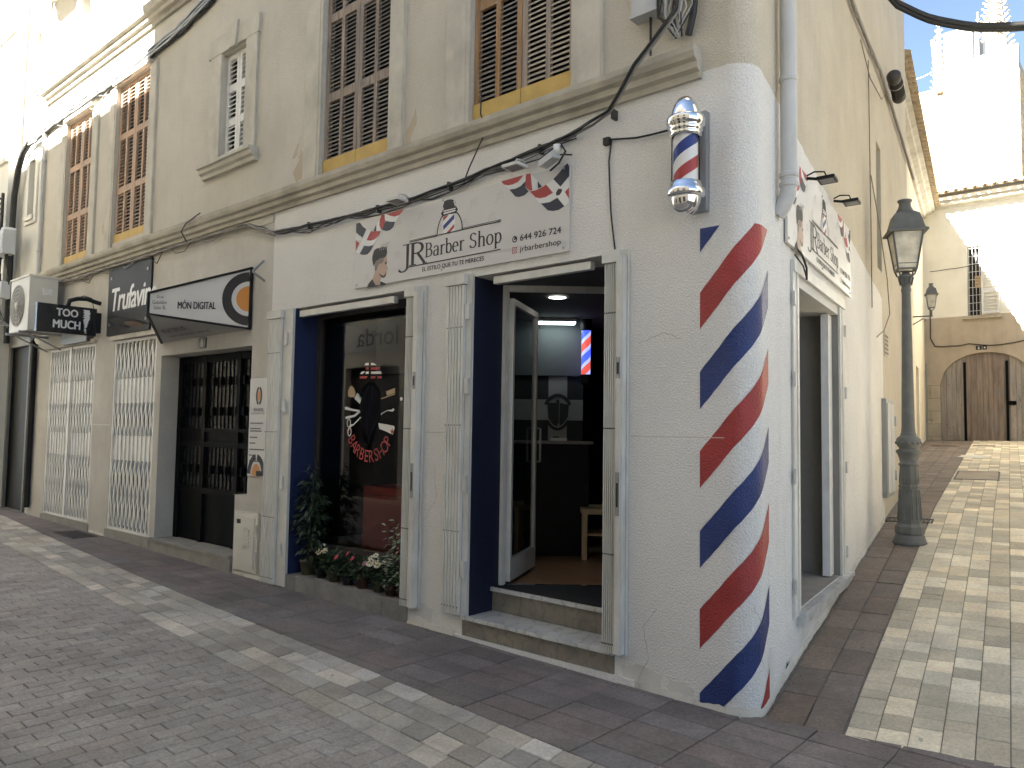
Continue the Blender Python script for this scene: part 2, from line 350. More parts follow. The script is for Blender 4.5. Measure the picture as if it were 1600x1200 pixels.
mats['leaf'] = pmat("dark_green_leaf", (.022, .040, .016), .45, var=.5, vscale=25); mats['leaf2'] = pmat("mid_green_leaf", (.045, .075, .028), .5, var=.45, vscale=25); mats['leafv'] = pmat("variegated_leaf", (.33, .37, .25), .5, var=.5, vscale=30)
mats['petal'] = pmat("cream_petal", (.78, .75, .62), .6, var=.1); mats['petalp'] = pmat("pink_petal", (.55, .07, .10), .55, var=.2); mats['pollen'] = pmat("yellow_pollen", (.45, .30, .04), .8)
mats['pot'] = pmat("dark_plastic_pot", (.030, .026, .022), .6, var=.3); mats['potgreen'] = pmat("olive_pot", (.10, .09, .05), .6, var=.2); mats['potred'] = pmat("brown_red_pot", (.10, .045, .030), .7, var=.2); mats['stem'] = pmat("woody_stem", (.07, .05, .03), .8)
mats['cream'] = plaster("cream_alley_plaster", (.62, .56, .43), (.74, .68, .55), (.42, .36, .26), .3); mats['tanplaster'] = plaster("tan_render", (.38, .32, .245), (.50, .43, .345), (.26, .21, .155), .5, 30, .8)
mats['lightplaster'] = plaster("pale_plaster", (.70, .67, .58), (.82, .79, .70), (.55, .50, .40), .25); mats['greyplaster'] = plaster("grey_green_dado", (.25, .25, .22), (.33, .33, .29), (.18, .17, .15), .4)
mats['leftplaster'] = plaster("pale_grey_plaster", (.60, .59, .54), (.70, .69, .63), (.42, .40, .35), .3); mats['oppo'] = plaster("opposite_facade_plaster", (.60, .56, .48), (.72, .68, .60), (.3, .27, .22), .3)
mats['quoin'] = ashlar("sandstone_blocks", (.42, .365, .28), (.50, .44, .34), (.33, .29, .22), .5, .33); mats['rightplaster'] = plaster('dark_ochre_plaster', (.14, .135, .115), (.19, .182, .155), (.2, .16, .12), .3); mats['marese'] = ashlar("pale_sandstone_courses", (.25, .205, .14), (.33, .275, .195), (.055, .045, .03), .95, .36)  # alley house plaster: one even tone, kept dark to limit its bounce
mats['cblock'] = ashlar("grey_concrete_block", (.20, .20, .19), (.24, .24, .225), (.14, .14, .13), .42, .21); mats['cement'] = plaster("grey_cement_render", (.20, .197, .18), (.26, .255, .23), (.15, .145, .13), .35)
mats['gatewood'] = woodmat("old_gate_planks", (.15, .115, .09), (.32, .255, .205), scale=16); mats['gatewoodg'] = woodmat("grey_gate_planks", (.22, .19, .16), (.40, .355, .31), scale=16)
mats['rooftile'] = pmat("pale_clay_tile", (.46, .36, .24), .85, var=.25, vscale=6, stain=(.30, .27, .20), stain_amt=.5, sscale=(5, 5, 5)); mats['cathedral'] = pmat("cathedral_stone", (.34, .29, .22), .9, var=.15, vscale=.6)
mats['mortar'] = pmat("grey_joint_mortar", (.17, .16, .145), .95, var=.25, vscale=8, bump=.5, bscale=60)
def tilemat(name, col, bump, bs, fine=.25): return pmat(name, col, .82, var=.14, vscale=3.5, bump=bump, bscale=bs, bdist=.006, tint=True, fine=fine, spec=.3, stain=tuple(c * .45 for c in col), stain_amt=.55, sscale=(2.1, 2.1, 2.1))
mats['tbrown'] = tilemat("brown_pavement_tile", (.195, .168, .158), .6, 70); mats['tgrey'] = tilemat("grey_brick_paver", (.30, .278, .262), .5, 90); mats['tbeige'] = tilemat("beige_stone_setts", (.45, .425, .385), .55, 45, .2)
mats['tbrown2'] = tilemat("warm_brown_alley_tile", (.215, .175, .145), .6, 60)
mats['castgrate'] = pmat("cast_iron_cover", (.055, .05, .045), .7, var=.3, vscale=20, bump=.5, bscale=90); mats['coverstone'] = pmat("paved_cover", (.34, .285, .22), .85, var=.2, bump=.4); mats['whitepaint'] = pmat("spilled_white_paint", (.72, .70, .62), .8, var=.1)
mats['eglow'] = emat("lit_disc", (1.0, .97, .90), .6); mats['etube'] = emat("lit_tube", (.80, 1.0, .97), .8)
mats['ered'] = emat("lit_red_stripe", (.75, .10, .08), .085); mats['eblue'] = emat("lit_blue_stripe", (.05, .09, .80), .14); mats['ewhite'] = emat("lit_white_stripe", (.45, .52, .95), .085)
mats['tape'] = pmat("brass", (.45, .33, .10), .35, metal=.8)

# ---------------------------------------------------------------- lettering
def text_polys(txt, bold=0.0, shear=0.0, spacing=1.0):
    bold = 0.0
    cu = bpy.data.curves.new("t", 'FONT'); cu.body = txt; cu.size = 1.0; cu.offset = bold; cu.shear = shear; cu.fill_mode = 'FRONT'; cu.resolution_u = 4; cu.space_character = spacing
    ob = bpy.data.objects.new("t", cu); C.objects.link(ob); dg = bpy.context.evaluated_depsgraph_get(); dg.update()
    me = bpy.data.meshes.new_from_object(ob.evaluated_get(dg))
    out = [[(me.vertices[i].co.x, me.vertices[i].co.y) for i in p.vertices] for p in me.polygons]
    C.objects.unlink(ob); bpy.data.objects.remove(ob); bpy.data.curves.remove(cu); bpy.data.meshes.remove(me)
    return out
def text_fit(mb, f, txt, u0, u1, v0, v1, n, m=0, bold=0.0, shear=0.0, spacing=1.0, warp=None):
    P = text_polys(txt, bold, shear, spacing); xs = [x for p in P for x, y in p]; ys = [y for p in P for x, y in p]
    x0, x1, y0, y1 = min(xs), max(xs), min(ys), max(ys)
    for p in P:
        q = [(u0 + (x - x0) / (x1 - x0) * (u1 - u0), v0 + (y - y0) / (y1 - y0) * (v1 - v0)) for x, y in p]
        if warp: q = [warp(*a) for a in q]
        bb = bold * (v1 - v0) * 1.6
        for k, (du, dv) in enumerate(((0, 0),) if not bold else ((-bb, -bb * .5), (0, bb * .5), (bb, -bb * .5))):
            mb.face([f(a + du, b + dv, n + .00025 * k) for a, b in q], m)
def arc(cx, cy, rx, ry, a0, a1, n=12): return [(cx + rx * math.cos(math.radians(a0 + (a1 - a0) * k / n)), cy + ry * math.sin(math.radians(a0 + (a1 - a0) * k / n))) for k in range(n + 1)]
# serif letters drawn as strokes: (strokes, advance, serifs[(x0,x1,y)])
SERIF = {
 'J': ([[(.30, 1.0), (.30, .0)] + arc(.13, .0, .17, .24, 0, -150, 8)], .50, [(.12, .50, 1.0)]),
 'R': ([[(.20, 0), (.20, 1)], [(.2, .975)] + arc(.42, .745, .26, .23, 90, -90, 10) + [(.2, .515)], [(.44, .52), (.80, .0)]], .86, [(.04, .38, 0), (.04, .4, 1.0), (.70, .92, 0)]),
 'B': ([[(.20, 0), (.20, 1)], [(.2, .975)] + arc(.40, .755, .22, .22, 90, -90, 9) + [(.2, .53)], [(.2, .535)] + arc(.42, .28, .27, .255, 90, -90, 9) + [(.2, .025)]], .80, [(.04, .3, 0), (.04, .3, 1.0)]),
 'a': ([arc(.28, .50, .19, .17, 165, 0, 7) + [(.47, .10)] + arc(.55, .10, .08, .09, 180, 280, 4), [(.47, .40)] + arc(.27, .19, .19, .19, 80, 340, 9) + [(.47, .14)]], .62, []),
 'r': ([[(.17, 0), (.17, .66)], [(.17, .42)] + arc(.36, .46, .17, .19, 160, 50, 6)], .50, [(.04, .32, 0), (.05, .2, .65)]),
 'b': ([[(.15, 0.02), (.15, 1.05)], arc(.34, .33, .21, .33, 150, -150, 16)], .64, [(.03, .18, 1.04)]),
 'e': ([arc(.30, .33, .22, .33, 0, 310, 16), [(.09, .36), (.52, .36)]], .60, []),
 'S': ([arc(.36, .75, .22, .23, 20, 255, 12) + arc(.34, .26, .25, .24, 75, -165, 12)], .72, []),
 'h': ([[(.16, 0), (.16, 1.05)], [(.16, .40)] + arc(.36, .44, .19, .22, 160, 0, 8) + [(.55, 0)]], .72, [(.04, .29, 0), (.44, .68, 0), (.04, .18, 1.04)]),
 'o': ([arc(.32, .33, .24, .33, 90, 450, 20)], .64, []),
 'p': ([[(.16, -.32), (.16, .66)], arc(.35, .33, .22, .33, 150, -150, 16)], .66, [(.03, .30, -.32), (.04, .18, .65)]),
 ' ': ([], .38, [])}
def serif_text(mb, f, txt, u0, u1, vb, cap, n, m=0, thick=.13, thin=.055, slant=0.0):
    tot = sum(SERIF[c][1] for c in txt); k = (u1 - u0) / tot; x = 0.0
    for c in txt:
        st, adv, sf = SERIF[c]
        def g(p): return (u0 + (x + p[0]) * k + slant * p[1] * cap, vb + p[1] * cap)
        for s in st:
            P = [g(p) for p in s]
            mb.ribbon(f, P, lambda d: cap * (thin + (thick - thin) * abs(d.y) ** 1.5), n, m)
        for a, b_, y in sf: mb.ribbon(f, [g((a, y)), g((b_, y))], cap * .045, n + .0002, m)
        x += adv

# ---------------------------------------------------------------- the ground
def smooth(t): t = max(0.0, min(1.0, t)); return t * t * (3 - 2 * t)
def G(x, y):
    z = -0.0145 * min(x, 0.0) if y < 0.6 else 0.0
    s = y / 0.9885
    if s > 0:
        a = min(s, 6.2); z += 0.125 * a if a > .5 else 0.125 * a * smooth(a / .5)
        z += 0.066 * max(0.0, min(s, 18.2) - 6.2)
    return z
mb = MB()
xs = [-400, -120, -40, -24, -20] + [-18 + .75 * i for i in range(32)] + [8, 12, 30, 120, 400]
ys = [-400, -100, -30, -12, -8, -6] + [-5 + .5 * i for i in range(10)] + [0.0, .15, .3, .5, .75] + [1 + .6 * i for i in range(32)] + [24, 40, 120, 400]
for i in range(len(xs) - 1):
    for j in range(len(ys) - 1):
        q = [(xs[i], ys[j]), (xs[i + 1], ys[j]), (xs[i + 1], ys[j + 1]), (xs[i], ys[j + 1])]
        mb.face([(x, y, G(x, y) - .0045) for x, y in q])
struct(mb.build('ground', mats['mortar']))

def clip(poly, a, b):
    out = []
    def side(p): return (b[0] - a[0]) * (p[1] - a[1]) - (b[1] - a[1]) * (p[0] - a[0])
    for i in range(len(poly)):
        p = poly[i]; q = poly[(i + 1) % len(poly)]; sp = side(p); sq = side(q)
        if sp >= 0: out.append(p)
        if (sp > 0) != (sq > 0) and sp != sq:
            t = sp / (sp - sq); out.append((p[0] + (q[0] - p[0]) * t, p[1] + (q[1] - p[1]) * t))
    return out
def inset(poly, g):
    n = len(poly); out = []
    A = sum(poly[i][0] * poly[(i + 1) % n][1] - poly[(i + 1) % n][0] * poly[i][1] for i in range(n)) / 2
    if abs(A) < 4e-4: return None
    if A < 0: poly = poly[::-1]
    L = []
    for i in range(n):
        p = poly[i]; q = poly[(i + 1) % n]; dx, dy = q[0] - p[0], q[1] - p[1]; l = math.hypot(dx, dy)
        if l < 1e-4: continue
        nx, ny = -dy / l, dx / l; L.append((p[0] + nx * g, p[1] + ny * g, dx / l, dy / l))
    m = len(L)
    if m < 3: return None
    for i in range(m):
        x1, y1, a1, b1 = L[i - 1]; x2, y2, a2, b2 = L[i]; d = a1 * b2 - b1 * a2
        if abs(d) < 1e-4: out.append((x2, y2)); continue
        t = ((x2 - x1) * b2 - (y2 - y1) * a2) / d; out.append((x1 + a1 * t, y1 + b1 * t))
    B = sum(out[i][0] * out[(i + 1) % m][1] - out[(i + 1) % m][0] * out[i][1] for i in range(m)) / 2
    return out if B > 2e-4 else None
rg = random.Random(3)
def tile(mb, poly, gap, h, tint, wob=.0016):
    a = inset(poly, gap / 2)
    if not a: return
    b = inset(a, .0035)
    if not b or len(b) != len(a): b = a
    dz = rg.uniform(-wob, wob); tx, ty = rg.uniform(-wob, wob) * 5, rg.uniform(-wob, wob) * 5
    cx = sum(p[0] for p in a) / len(a); cy = sum(p[1] for p in a) / len(a)
    def Z(p, hh): return (p[0], p[1], G(p[0], p[1]) + hh + dz + tx * (p[0] - cx) + ty * (p[1] - cy))
    mb.face([Z(p, h) for p in b], 0, tint)
    n = len(a)
    for i in range(n):
        j = (i + 1) % n
        mb.face([Z(a[i], h - .0035), Z(a[j], h - .0035), Z(b[j], h), Z(b[i], h)], 0, tint)
        mb.face([(a[i][0], a[i][1], G(*a[i]) - .013), (a[j][0], a[j][1], G(*a[j]) - .013), Z(a[j], h - .0035), Z(a[i], h - .0035)], 0, tint)
def lerp_poly(P, x):
    for (x0, y0), (x1, y1) in zip(P[:-1], P[1:]):
        if x <= x1: return y0 + (y1 - y0) * (x - x0) / (x1 - x0)
    (x0, y0), (x1, y1) = P[-2:]; return y1 + (y1 - y0) * (x - x1) / (x1 - x0)
YB = [(-20, .1), (-12.3, -.317), (-9, -.58), (-5.97, -.794), (-3.26, -.932), (-.913, -1.055), (4, -1.30)]
YG = [(-20, -.75), (-12.3, -.98), (-9, -1.161), (-6.69, -1.307), (-3.585, -1.515), (-1.406, -1.658), (4, -2.02)]
# brown pavement along the facade
mb = MB()
for i in range(-49, 9):
    x0 = -.1 + .4075 * i; x1 = x0 + .4075
    for j in range(-8, 6):
        y0 = -.06 + .2065 * j; y1 = y0 + .2065
        p = [(x0, y0), (x1, y0), (x1, y1), (x0, y1)]
        p = clip(p, (x0, lerp_poly(YB, x0)), (x1, lerp_poly(YB, x1)))
        if p and x1 > -.2: p = clip(p, (4, .085 + 4 * .153), (-.6, .085 - .6 * .153))
        if p: p = clip(p, (0.15, .01), (-20, .01)) if x1 < .1 else p
        if not p: continue
        k = rg.gauss(1, .09); r_ = rg.gauss(0, .03)
        tile(mb, p, .006 if rg.random() < .8 else .010, .004, (k * (1 + r_), k, k * (1 - r_ * .5)))
struct(mb.build('sidewalk', mats['tbrown']))
# pale setts strip
mb = MB()
NR = 4
for row in range(NR):
    x = -16 + rg.random() * .3
    while x < 3.5:
        l = rg.choice([.17, .2, .24, .3, .36]) * rg.uniform(.95, 1.05)
        def yy(xx, v): return lerp_poly(YG, xx) * (1 - v) + lerp_poly(YB, xx) * v
        v0, v1 = row / NR, (row + 1) / NR; sk = -.03
        p = [(x, yy(x, v0)), (x + l, yy(x + l, v0)), (x + l + sk, yy(x + l, v1)), (x + sk, yy(x, v1))]
        t = rg.random(); k = rg.choice([.70, .78, .86, .92, 1.0, 1.22]) * rg.uniform(.92, 1.06)
        wsh = rg.uniform(-.015, .06); tile(mb, p, .005, .005, (k * (1 + wsh * .7), k, k * (1 - wsh)), .0022); x += l
struct(mb.build('paving_strip', mats['tbeige']))
# grey brick roadway, bricks laid across the street
mb = MB()
ci = 0; x = -15.0
while x < 3.0:
    wdt = .106; off = (ci % 2) * .1 + rg.uniform(-.012, .012); y = -5.15 + off - .2
    while y < -.6:
        p = [(x, y), (x + wdt, y), (x + wdt, y + .2), (x, y + .2)]
        ytop = min(lerp_poly(YG, x), lerp_poly(YG, x + wdt))
        if y < ytop:
            if y + .2 > ytop: p = clip(p, (x + wdt, lerp_poly(YG, x + wdt)), (x, lerp_poly(YG, x)))
            if p:
                k = rg.gauss(1, .06); r_ = rg.gauss(0, .012); tile(mb, p, .0036, .0035, (k * (1 + r_), k, k * (1 - r_)), .0018)
        y += .2
    x += wdt; ci += 1
struct(mb.build('street', mats['tgrey']))
# alley: brown edge and pale setts, climbing away from the street
def AP(s, o): p = D2 * s + NA * o; return (p.x, p.y)
mb = MB()
for i in range(-1, 44):
    s0 = .05 + .405 * i; s1 = s0 + .405
    for j in range(-4, 2):
        if j < 0 and s0 < 8.2: continue
        o0 = .035 + .205 * j; o1 = o0 + .205
        if i == -1: s0 = -.12; s1 = .05
        p = [AP(s0, o0), AP(s1, o0), AP(s1, o1), AP(s0, o1)]; k = rg.gauss(1, .08); r_ = rg.gauss(0, .03)
        if i < 0: p = clip(p, AP(.08, 5), AP(.08, -3)); p = None
        if p: tile(mb, p, .009, .004, (k * (1 + r_), k, k * (1 - r_)), .002)
struct(mb.build('alley_sidewalk', mats['tbrown2']))
mb = MB()
for c in range(0, 28):
    o0 = .452 + .152 * c; o1 = o0 + .152; s = .06 + rg.uniform(-.02, .02)
    first = True
    while s < 18.0:
        l = rg.choice([.12, .17, .2, .24, .3]) * rg.uniform(.95, 1.05)
        s0 = .06 if first else s; first = False
        p = [AP(s0, o0), AP(s + l, o0), AP(s + l, o1), AP(s0, o1)]
        k = rg.choice([.76, .84, .90, 1.0, 1.18, 1.27]) * rg.uniform(.92, 1.07); wsh = rg.uniform(0, .07); tile(mb, p, .0042, .004, (k * (1 + wsh), k, k * (1 - wsh)), .002); s += l
struct(mb.build('alley', pmat("warm_alley_setts", (.64, .59, .465), .82, var=.14, vscale=3.5, bump=.5, bscale=50, bdist=.004, tint=True, fine=.2, spec=.3)))

def cover(name, label, cx, cy, ax, hw, hl, m, slots=True):
    """a flush cover in the paving, following the slope"""
    ax = Vector(ax).normalized(); bx = Vector((-ax.y, ax.x)); t = thing(name, label, 'drain cover', (cx, cy, G(cx, cy)))
    f = MB(); p = MB()
    def P(a, b, h): q = Vector((cx, cy)) + ax * a + bx * b; return (q.x, q.y, G(q.x, q.y) + h)
    def slab(m_, a0, a1, b0, b1, h): m_.hexa([P(a0, b0, -.012), P(a1, b0, -.012), P(a1, b1, -.012), P(a0, b1, -.012), P(a0, b0, h), P(a1, b0, h), P(a1, b1, h), P(a0, b1, h)])
    slab(f, -hl, hl, -hw, -hw + .02, .012); slab(f, -hl, hl, hw - .02, hw, .012); slab(f, -hl, -hl + .02, -hw + .02, hw - .02, .012); slab(f, hl - .02, hl, -hw + .02, hw - .02, .012)
    if slots:
        n = max(3, int((hl * 2 - .04) / .045))
        for i in range(n):
            a = -hl + .02 + (hl * 2 - .04) * (i + .2) / n; slab(p, a, a + .026, -hw + .021, hw - .021, .009)
    else: slab(p, -hl + .024, hl - .024, -hw + .024, hw - .024, .010)
    f.build('frame', mats['castgrate'], t); p.build('plate', m, t)
cover('drain_cover', 'dark iron drain grate set in the brown pavement below the left lattice gates', -9.45, -.24, (1, 0), .16, .34, mats['castgrate'])
cover('manhole_cover', 'square brown paved manhole cover in the middle of the alley', -.72, 9.9, (D2.x, D2.y), .30, .62, mats['coverstone'], False)
cover('drain_cover', 'iron drain grate in the brown alley edge behind the street lamp', -.56, 5.35, (NA.x, NA.y), .10, .24, mats['castgrate'])
cover('drain_cover', 'narrow dark drain slot in front of the old wooden gate, left one', -2.5, 15.9, (NA.x, NA.y), .07, .26, mats['castgrate'])
cover('drain_cover', 'narrow dark drain slot in front of the old wooden gate, right one', -1.75, 16.2, (NA.x, NA.y), .08, .22, mats['castgrate'])
mb = MB(); P = []
for k in range(22):
    a = 2 * PI * k / 22; r_ = (.8 + .45 * rg.random()); q = Vector((-1.42, 13.3)) + Vector((NA.x, NA.y)) * math.cos(a) * .25 * r_ + Vector((D2.x, D2.y)) * math.sin(a) * .33 * r_; P.append((q.x, q.y, G(q.x, q.y) + .012))
mb.face(P); struct(mb.build('path_paint_spill', mats['whitepaint']))

# ---------------------------------------------------------------- corner building
TT = .17; TH = math.acos(-(1) * 0 + D2.x); RR = TT / math.tan(TH / 2); ARC = RR * TH
def PW(u, out=0.0):
    if u <= -TT: return Vector((u, -out, 0))
    if u < -TT + ARC:
        a = (u + TT) / RR; return Vector((-TT, RR, 0)) + Vector((math.sin(a), -math.cos(a), 0)) * (RR + out)
    return D2 * (TT + u + TT - ARC) + NA * out
def US(s): return s - 2 * TT + ARC
class PathF:
    def __call__(s, u, v, n=0.0): p = PW(u, n); return Vector((p.x, p.y, v))
PATH = PathF()
ARCB = [-TT + ARC * i / 14 for i in range(15)]
CB = thing('corner_building', 'pale corner building with white barber shop below and red and blue striped corner', 'building', (-.3, .3, 0))
def wall_grid(mb, f, u0, u1, v0, v1, holes, m=0, extra_u=(), n=0.0):
    us = sorted(set([u0, u1] + [h[0] for h in holes] + [h[1] for h in holes] + [x for x in extra_u if u0 < x < u1])); vs = sorted(set([v0, v1] + [h[2] for h in holes] + [h[3] for h in holes]))
    for i in range(len(us) - 1):
        for j in range(len(vs) - 1):
            uc = (us[i] + us[i + 1]) / 2; vc = (vs[j] + vs[j + 1]) / 2
            if any(h[0] < uc < h[1] and h[2] < vc < h[3] for h in holes): continue
            mb.face([f(us[i], vs[j], n), f(us[i + 1], vs[j], n), f(us[i + 1], vs[j + 1], n), f(us[i], vs[j + 1], n)], m)
    for h in holes:
        a, b, c, d, dep = h[:5]; ml, mr, mt, mbm = h[5] if len(h) > 5 else (m,) * 4
        mb.face([f(a, c, n), f(a, d, n), f(a, d, n - dep), f(a, c, n - dep)], ml); mb.face([f(b, c, n - dep), f(b, d, n - dep), f(b, d, n), f(b, c, n)], mr)
        mb.face([f(a, d, n), f(b, d, n), f(b, d, n - dep), f(a, d, n - dep)], mt); mb.face([f(a, c, n - dep), f(b, c, n - dep), f(b, c, n), f(a, c, n)], mbm)
SHUT = {'n1': (-4.39, -3.36, 4.08, 6.4), 'n2': (-2.36, -1.345, 4.07, 6.4), 'f1': (-9.31, -8.26, 4.13, 6.35), 'f2': (-11.17, -10.16, 4.07, 6.29)}
holes = [(-4.74, -3.0, .205, 2.80, .29, (1, 1, 0, 0)), (-2.28, -1.02, .0, 2.82, .36, (2, 2, 0, 0)),
         (-11.48, -9.70, .25, 2.775, .14), (-9.05, -7.78, .24, 2.755, .14), (-7.63, -5.53, .12, 2.48, .285),
         (-6.37, -5.83, 4.70, 5.88, .14), (-10.86, -10.42, 7.25, 8.7, .22), (-9.28, -8.78, 7.3, 8.8, .22),
         (US(1.06), US(2.60), .44, 2.67, .36, (0, 4, 0, 3)), (US(5.06), US(5.43), 3.55, 5.03, .28)]
holes += [(a, b, c, d, .12) for a, b, c, d in SHUT.values()]
mb = MB(); H = 10.0
wall_grid(mb, PATH, -12.2, US(8.25), -.2, H, holes, 0, ARCB)
e = PW(US(8.25)); q0 = Vector((-12.2, 0, 0))
mb.face([(e.x, e.y, -.2), (-6, e.y + .9, -.2), (-6, e.y + .9, H), (e.x, e.y, H)]); mb.face([(-12.2, 9, -.2), (-12.2, 0, -.2), (-12.2, 0, H), (-12.2, 9, H)]); mb.face([(-6, e.y + .9, -.2), (-12.2, 9, -.2), (-12.2, 9, H), (-6, e.y + .9, H)])
wall = mb.build('wall', [mats['facade'], mats['bluereveal'], mats['navyreveal'], mats['doorstep'], plaster('grey_reveal_plaster', (.20, .19, .17), (.26, .245, .22), (.14, .13, .11), .3)], CB)
mb = MB(); P = [PW(-12.2), PW(-TT)] + [PW(u) for u in ARCB[1:]] + [PW(US(8.25)), Vector((-6, e.y + .9, 0)), Vector((-12.2, 9, 0))]
mb.face([(p.x, p.y, H + .0) for p in P]); mb.build('roof', mats['rooftile'], CB)
# backs of the blind recesses
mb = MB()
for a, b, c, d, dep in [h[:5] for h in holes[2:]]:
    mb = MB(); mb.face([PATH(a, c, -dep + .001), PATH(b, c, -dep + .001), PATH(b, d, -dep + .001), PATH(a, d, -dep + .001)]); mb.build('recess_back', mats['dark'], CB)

# painted stripes winding round the corner
def rise(u): return 1.16 * (u + .349) + .0015 * math.sin(u * 33) + .0012 * math.sin(u * 97 + 1)
UE = .20; UL = -.349
def stripe(zb, zt, m, ztop=2.885):
    mb = MB(); us = sorted([UL] + [x for x in ARCB if UL < x < UE] + [UE] + [-.34 + .0125 * i for i in range(43) if -.34 + .0125 * i < UE])
    for a, b in zip(us[:-1], us[1:]):
        if b - a < 1e-5: continue
        za0, za1, zb0, zb1 = zb + rise(a), zt + rise(a), zb + rise(b), zt + rise(b)
        poly = [(a, za0), (b, zb0), (b, zb1), (a, za1)]
        if ztop: poly = clip(poly, (b, ztop), (a, ztop))
        poly = clip(poly, (a, .012), (b, .012)) if poly else poly
        if len(poly) >= 3: mb.face([PATH(u, v, .0025) for u, v in poly])
    if mb.F: mb.build('painted_stripe', m, CB)
for k, (z0, z1) in enumerate([(2.735, 2.96), (2.259, 2.484), (1.769, 1.999), (1.293, 1.517), (.816, 1.037), (.341, .574), (-.14, .083), (-.62, -.40)]): stripe(z0, z1, mats['blue'] if k % 2 == 0 else mats['red'])

def patch(pts, seed):
    r_ = random.Random(seed); out = []
    for i in range(len(pts)):
        p, q = pts[i], pts[(i + 1) % len(pts)]
        for k in range(4): out.append((p[0] + (q[0] - p[0]) * k / 4 + r_.uniform(-.012, .012), p[1] + (q[1] - p[1]) * k / 4 + r_.uniform(-.015, .015)))
    m_ = MB(); m_.face([MAIN(u, v, .0015) for u, v in out]); m_.build('peeled_patch', mats['peel'], CB)
mats['peel'] = plaster('bare_tan_plaster', (.40, .33, .24), (.52, .45, .36), (.60, .56, .48), .4)
patch([(-4.70, 4.10), (-4.68, 4.36), (-4.74, 4.40), (-4.78, 4.28), (-4.86, 4.20), (-4.82, 4.08)], 1); patch([(-4.80, 4.36), (-4.78, 4.50), (-4.83, 4.44), (-4.90, 4.33)], 2); patch([(-3.14, 4.06), (-3.13, 4.20), (-3.02, 4.36), (-3.00, 4.24), (-3.06, 4.14), (-3.10, 4.05)], 3); patch([(-9.62, 4.3), (-9.58, 4.42), (-9.66, 4.52), (-9.70, 4.36)], 4)
# string courses
mb = MB(); mb.extr(MAIN, [(0, 3.83), (.03, 3.83), (.034, 3.868), (.066, 3.884), (.07, 3.925), (.10, 3.94), (.115, 3.975), (.115, 4.015), (0, 4.03)], -12.19, -.335); mb.build('cornice', mats['cornice'], CB)
mb = MB(); mb.extr(MAIN, [(0, 6.86), (.035, 6.86), (.04, 6.91), (.08, 6.93), (.085, 6.98), (.13, 7.0), (.145, 7.06), (.145, 7.11), (0, 7.14)], -12.19, -.335); mb.build('cornice', mats['cornice'], CB)
mb = MB(); mb.extr(MAIN, [(0, 3.74), (.008, 3.74), (.008, 3.829), (0, 3.829)], -12.19, -5.19); mb.build('moulding', mats['stone'], CB)

def shutter(parent, f, u0, u1, v0, v1, rails, wood, slat, n=-.03, pitch=.042, sides=None, cols=2, bottom=None, name='shutter'):
    """one louvred leaf: stiles, rails and tilted slats"""
    a = MB(); st = .05; w = (u1 - u0); mid = [u0 + w * k / cols for k in range(1, cols)]
    ts = [(u0, u0 + st), (u1 - st, u1)] + [(m - st * .42, m + st * .42) for m in mid]
    for x0, x1 in ts: a.fbox(f, x0, x1, v0, v1, n - .035, n, 0)
    ss = sorted(ts); bays = [(ss[i][1], ss[i + 1][0]) for i in range(len(ss) - 1)]
    rs = sorted([(v0, v0 + .05), (v1 - .06, v1)] + [(r - .04, r + .04) for r in rails])
    for r0, r1 in rs:
        for b0, b1 in bays: a.fbox(f, b0, b1, r0, r1, n - .033, n - .002, 0)
    for (r0, r1), (q0_, q1_) in zip(rs[:-1], rs[1:]):
        v = r1 + .012
        while v < q0_ - .012:
            for b0, b1 in bays:
                j = rg.uniform(-.003, .003)
                a.hexa([f(b0, v - .012 + j, n - .004), f(b1, v - .012, n - .004), f(b1, v + .016, n - .032), f(b0, v + .016 + j, n - .032), f(b0, v - .005 + j, n - .003), f(b1, v - .005, n - .003), f(b1, v + .023, n - .030), f(b0, v + .023 + j, n - .030)], 1)
            v += pitch
    if bottom: a.fbox(f, u0, u1, v0 - .001, v0 + bottom, n, n + .012, 2)
    return a.build(name, [wood, slat, mats['yellow']], parent)
def leaves(key, rails, woods, slats, pitch, bottom):
    a, b, c, d = SHUT[key]; m = (a + b) / 2
    shutter(CB, MAIN, a + .005, m - .003, c, d, rails, woods[0], slats[0], pitch=pitch, bottom=bottom); shutter(CB, MAIN, m + .003, b - .005, c, d, rails, woods[1], slats[1], pitch=pitch, bottom=bottom)
leaves('n1', [4.82, 5.62], (mats['greysh'], mats['greysh']), (mats['slat'], mats['slat']), .040, .13)
leaves('n2', [5.02, 5.75], (mats['orangesh'], mats['greysh']), (mats['slat'], mats['slatlight']), .040, .14)
leaves('f1', [4.86, 5.62], (mats['brownsh'], mats['brownsh']), (mats['slatbrown'], mats['slatbrown']), .050, .12)
leaves('f2', [4.80, 5.55], (mats['brownsh'], mats['brownsh']), (mats['slatbrown'], mats['slatbrown']), .050, .12)
a, b, c, d = (-6.37, -5.83, 4.70, 5.88)
shutter(CB, MAIN, a + .004, (a + b) / 2 - .003, c, d, [5.08, 5.48], mats['whitewood'], mats['whitewood'], n=-.05, pitch=.052, cols=1); shutter(CB, MAIN, (a + b) / 2 + .003, b - .004, c, d, [5.08, 5.48], mats['whitewood'], mats['whitewood'], n=-.05, pitch=.052, cols=1)
def surround(u0, u1, v0, v1, l, r, top=None, n=.026):
    a = MB(); a.fbox(MAIN, u0 - l, u0 - .001, v0, v1, 0, n); a.fbox(MAIN, u1 + .001, u1 + r, v0, v1, 0, n)
    a.fbox(MAIN, u0 - l + .012, u0 - .04, v0, v1, n, n + .006); a.fbox(MAIN, u1 + .04, u1 + r - .012, v0, v1, n, n + .006)
    if top: a.fbox(MAIN, u0 - l, u1 + r, v1 + .001, v1 + top, 0, n + .004)
    return a.build('window_surround', mats['stone'], CB)
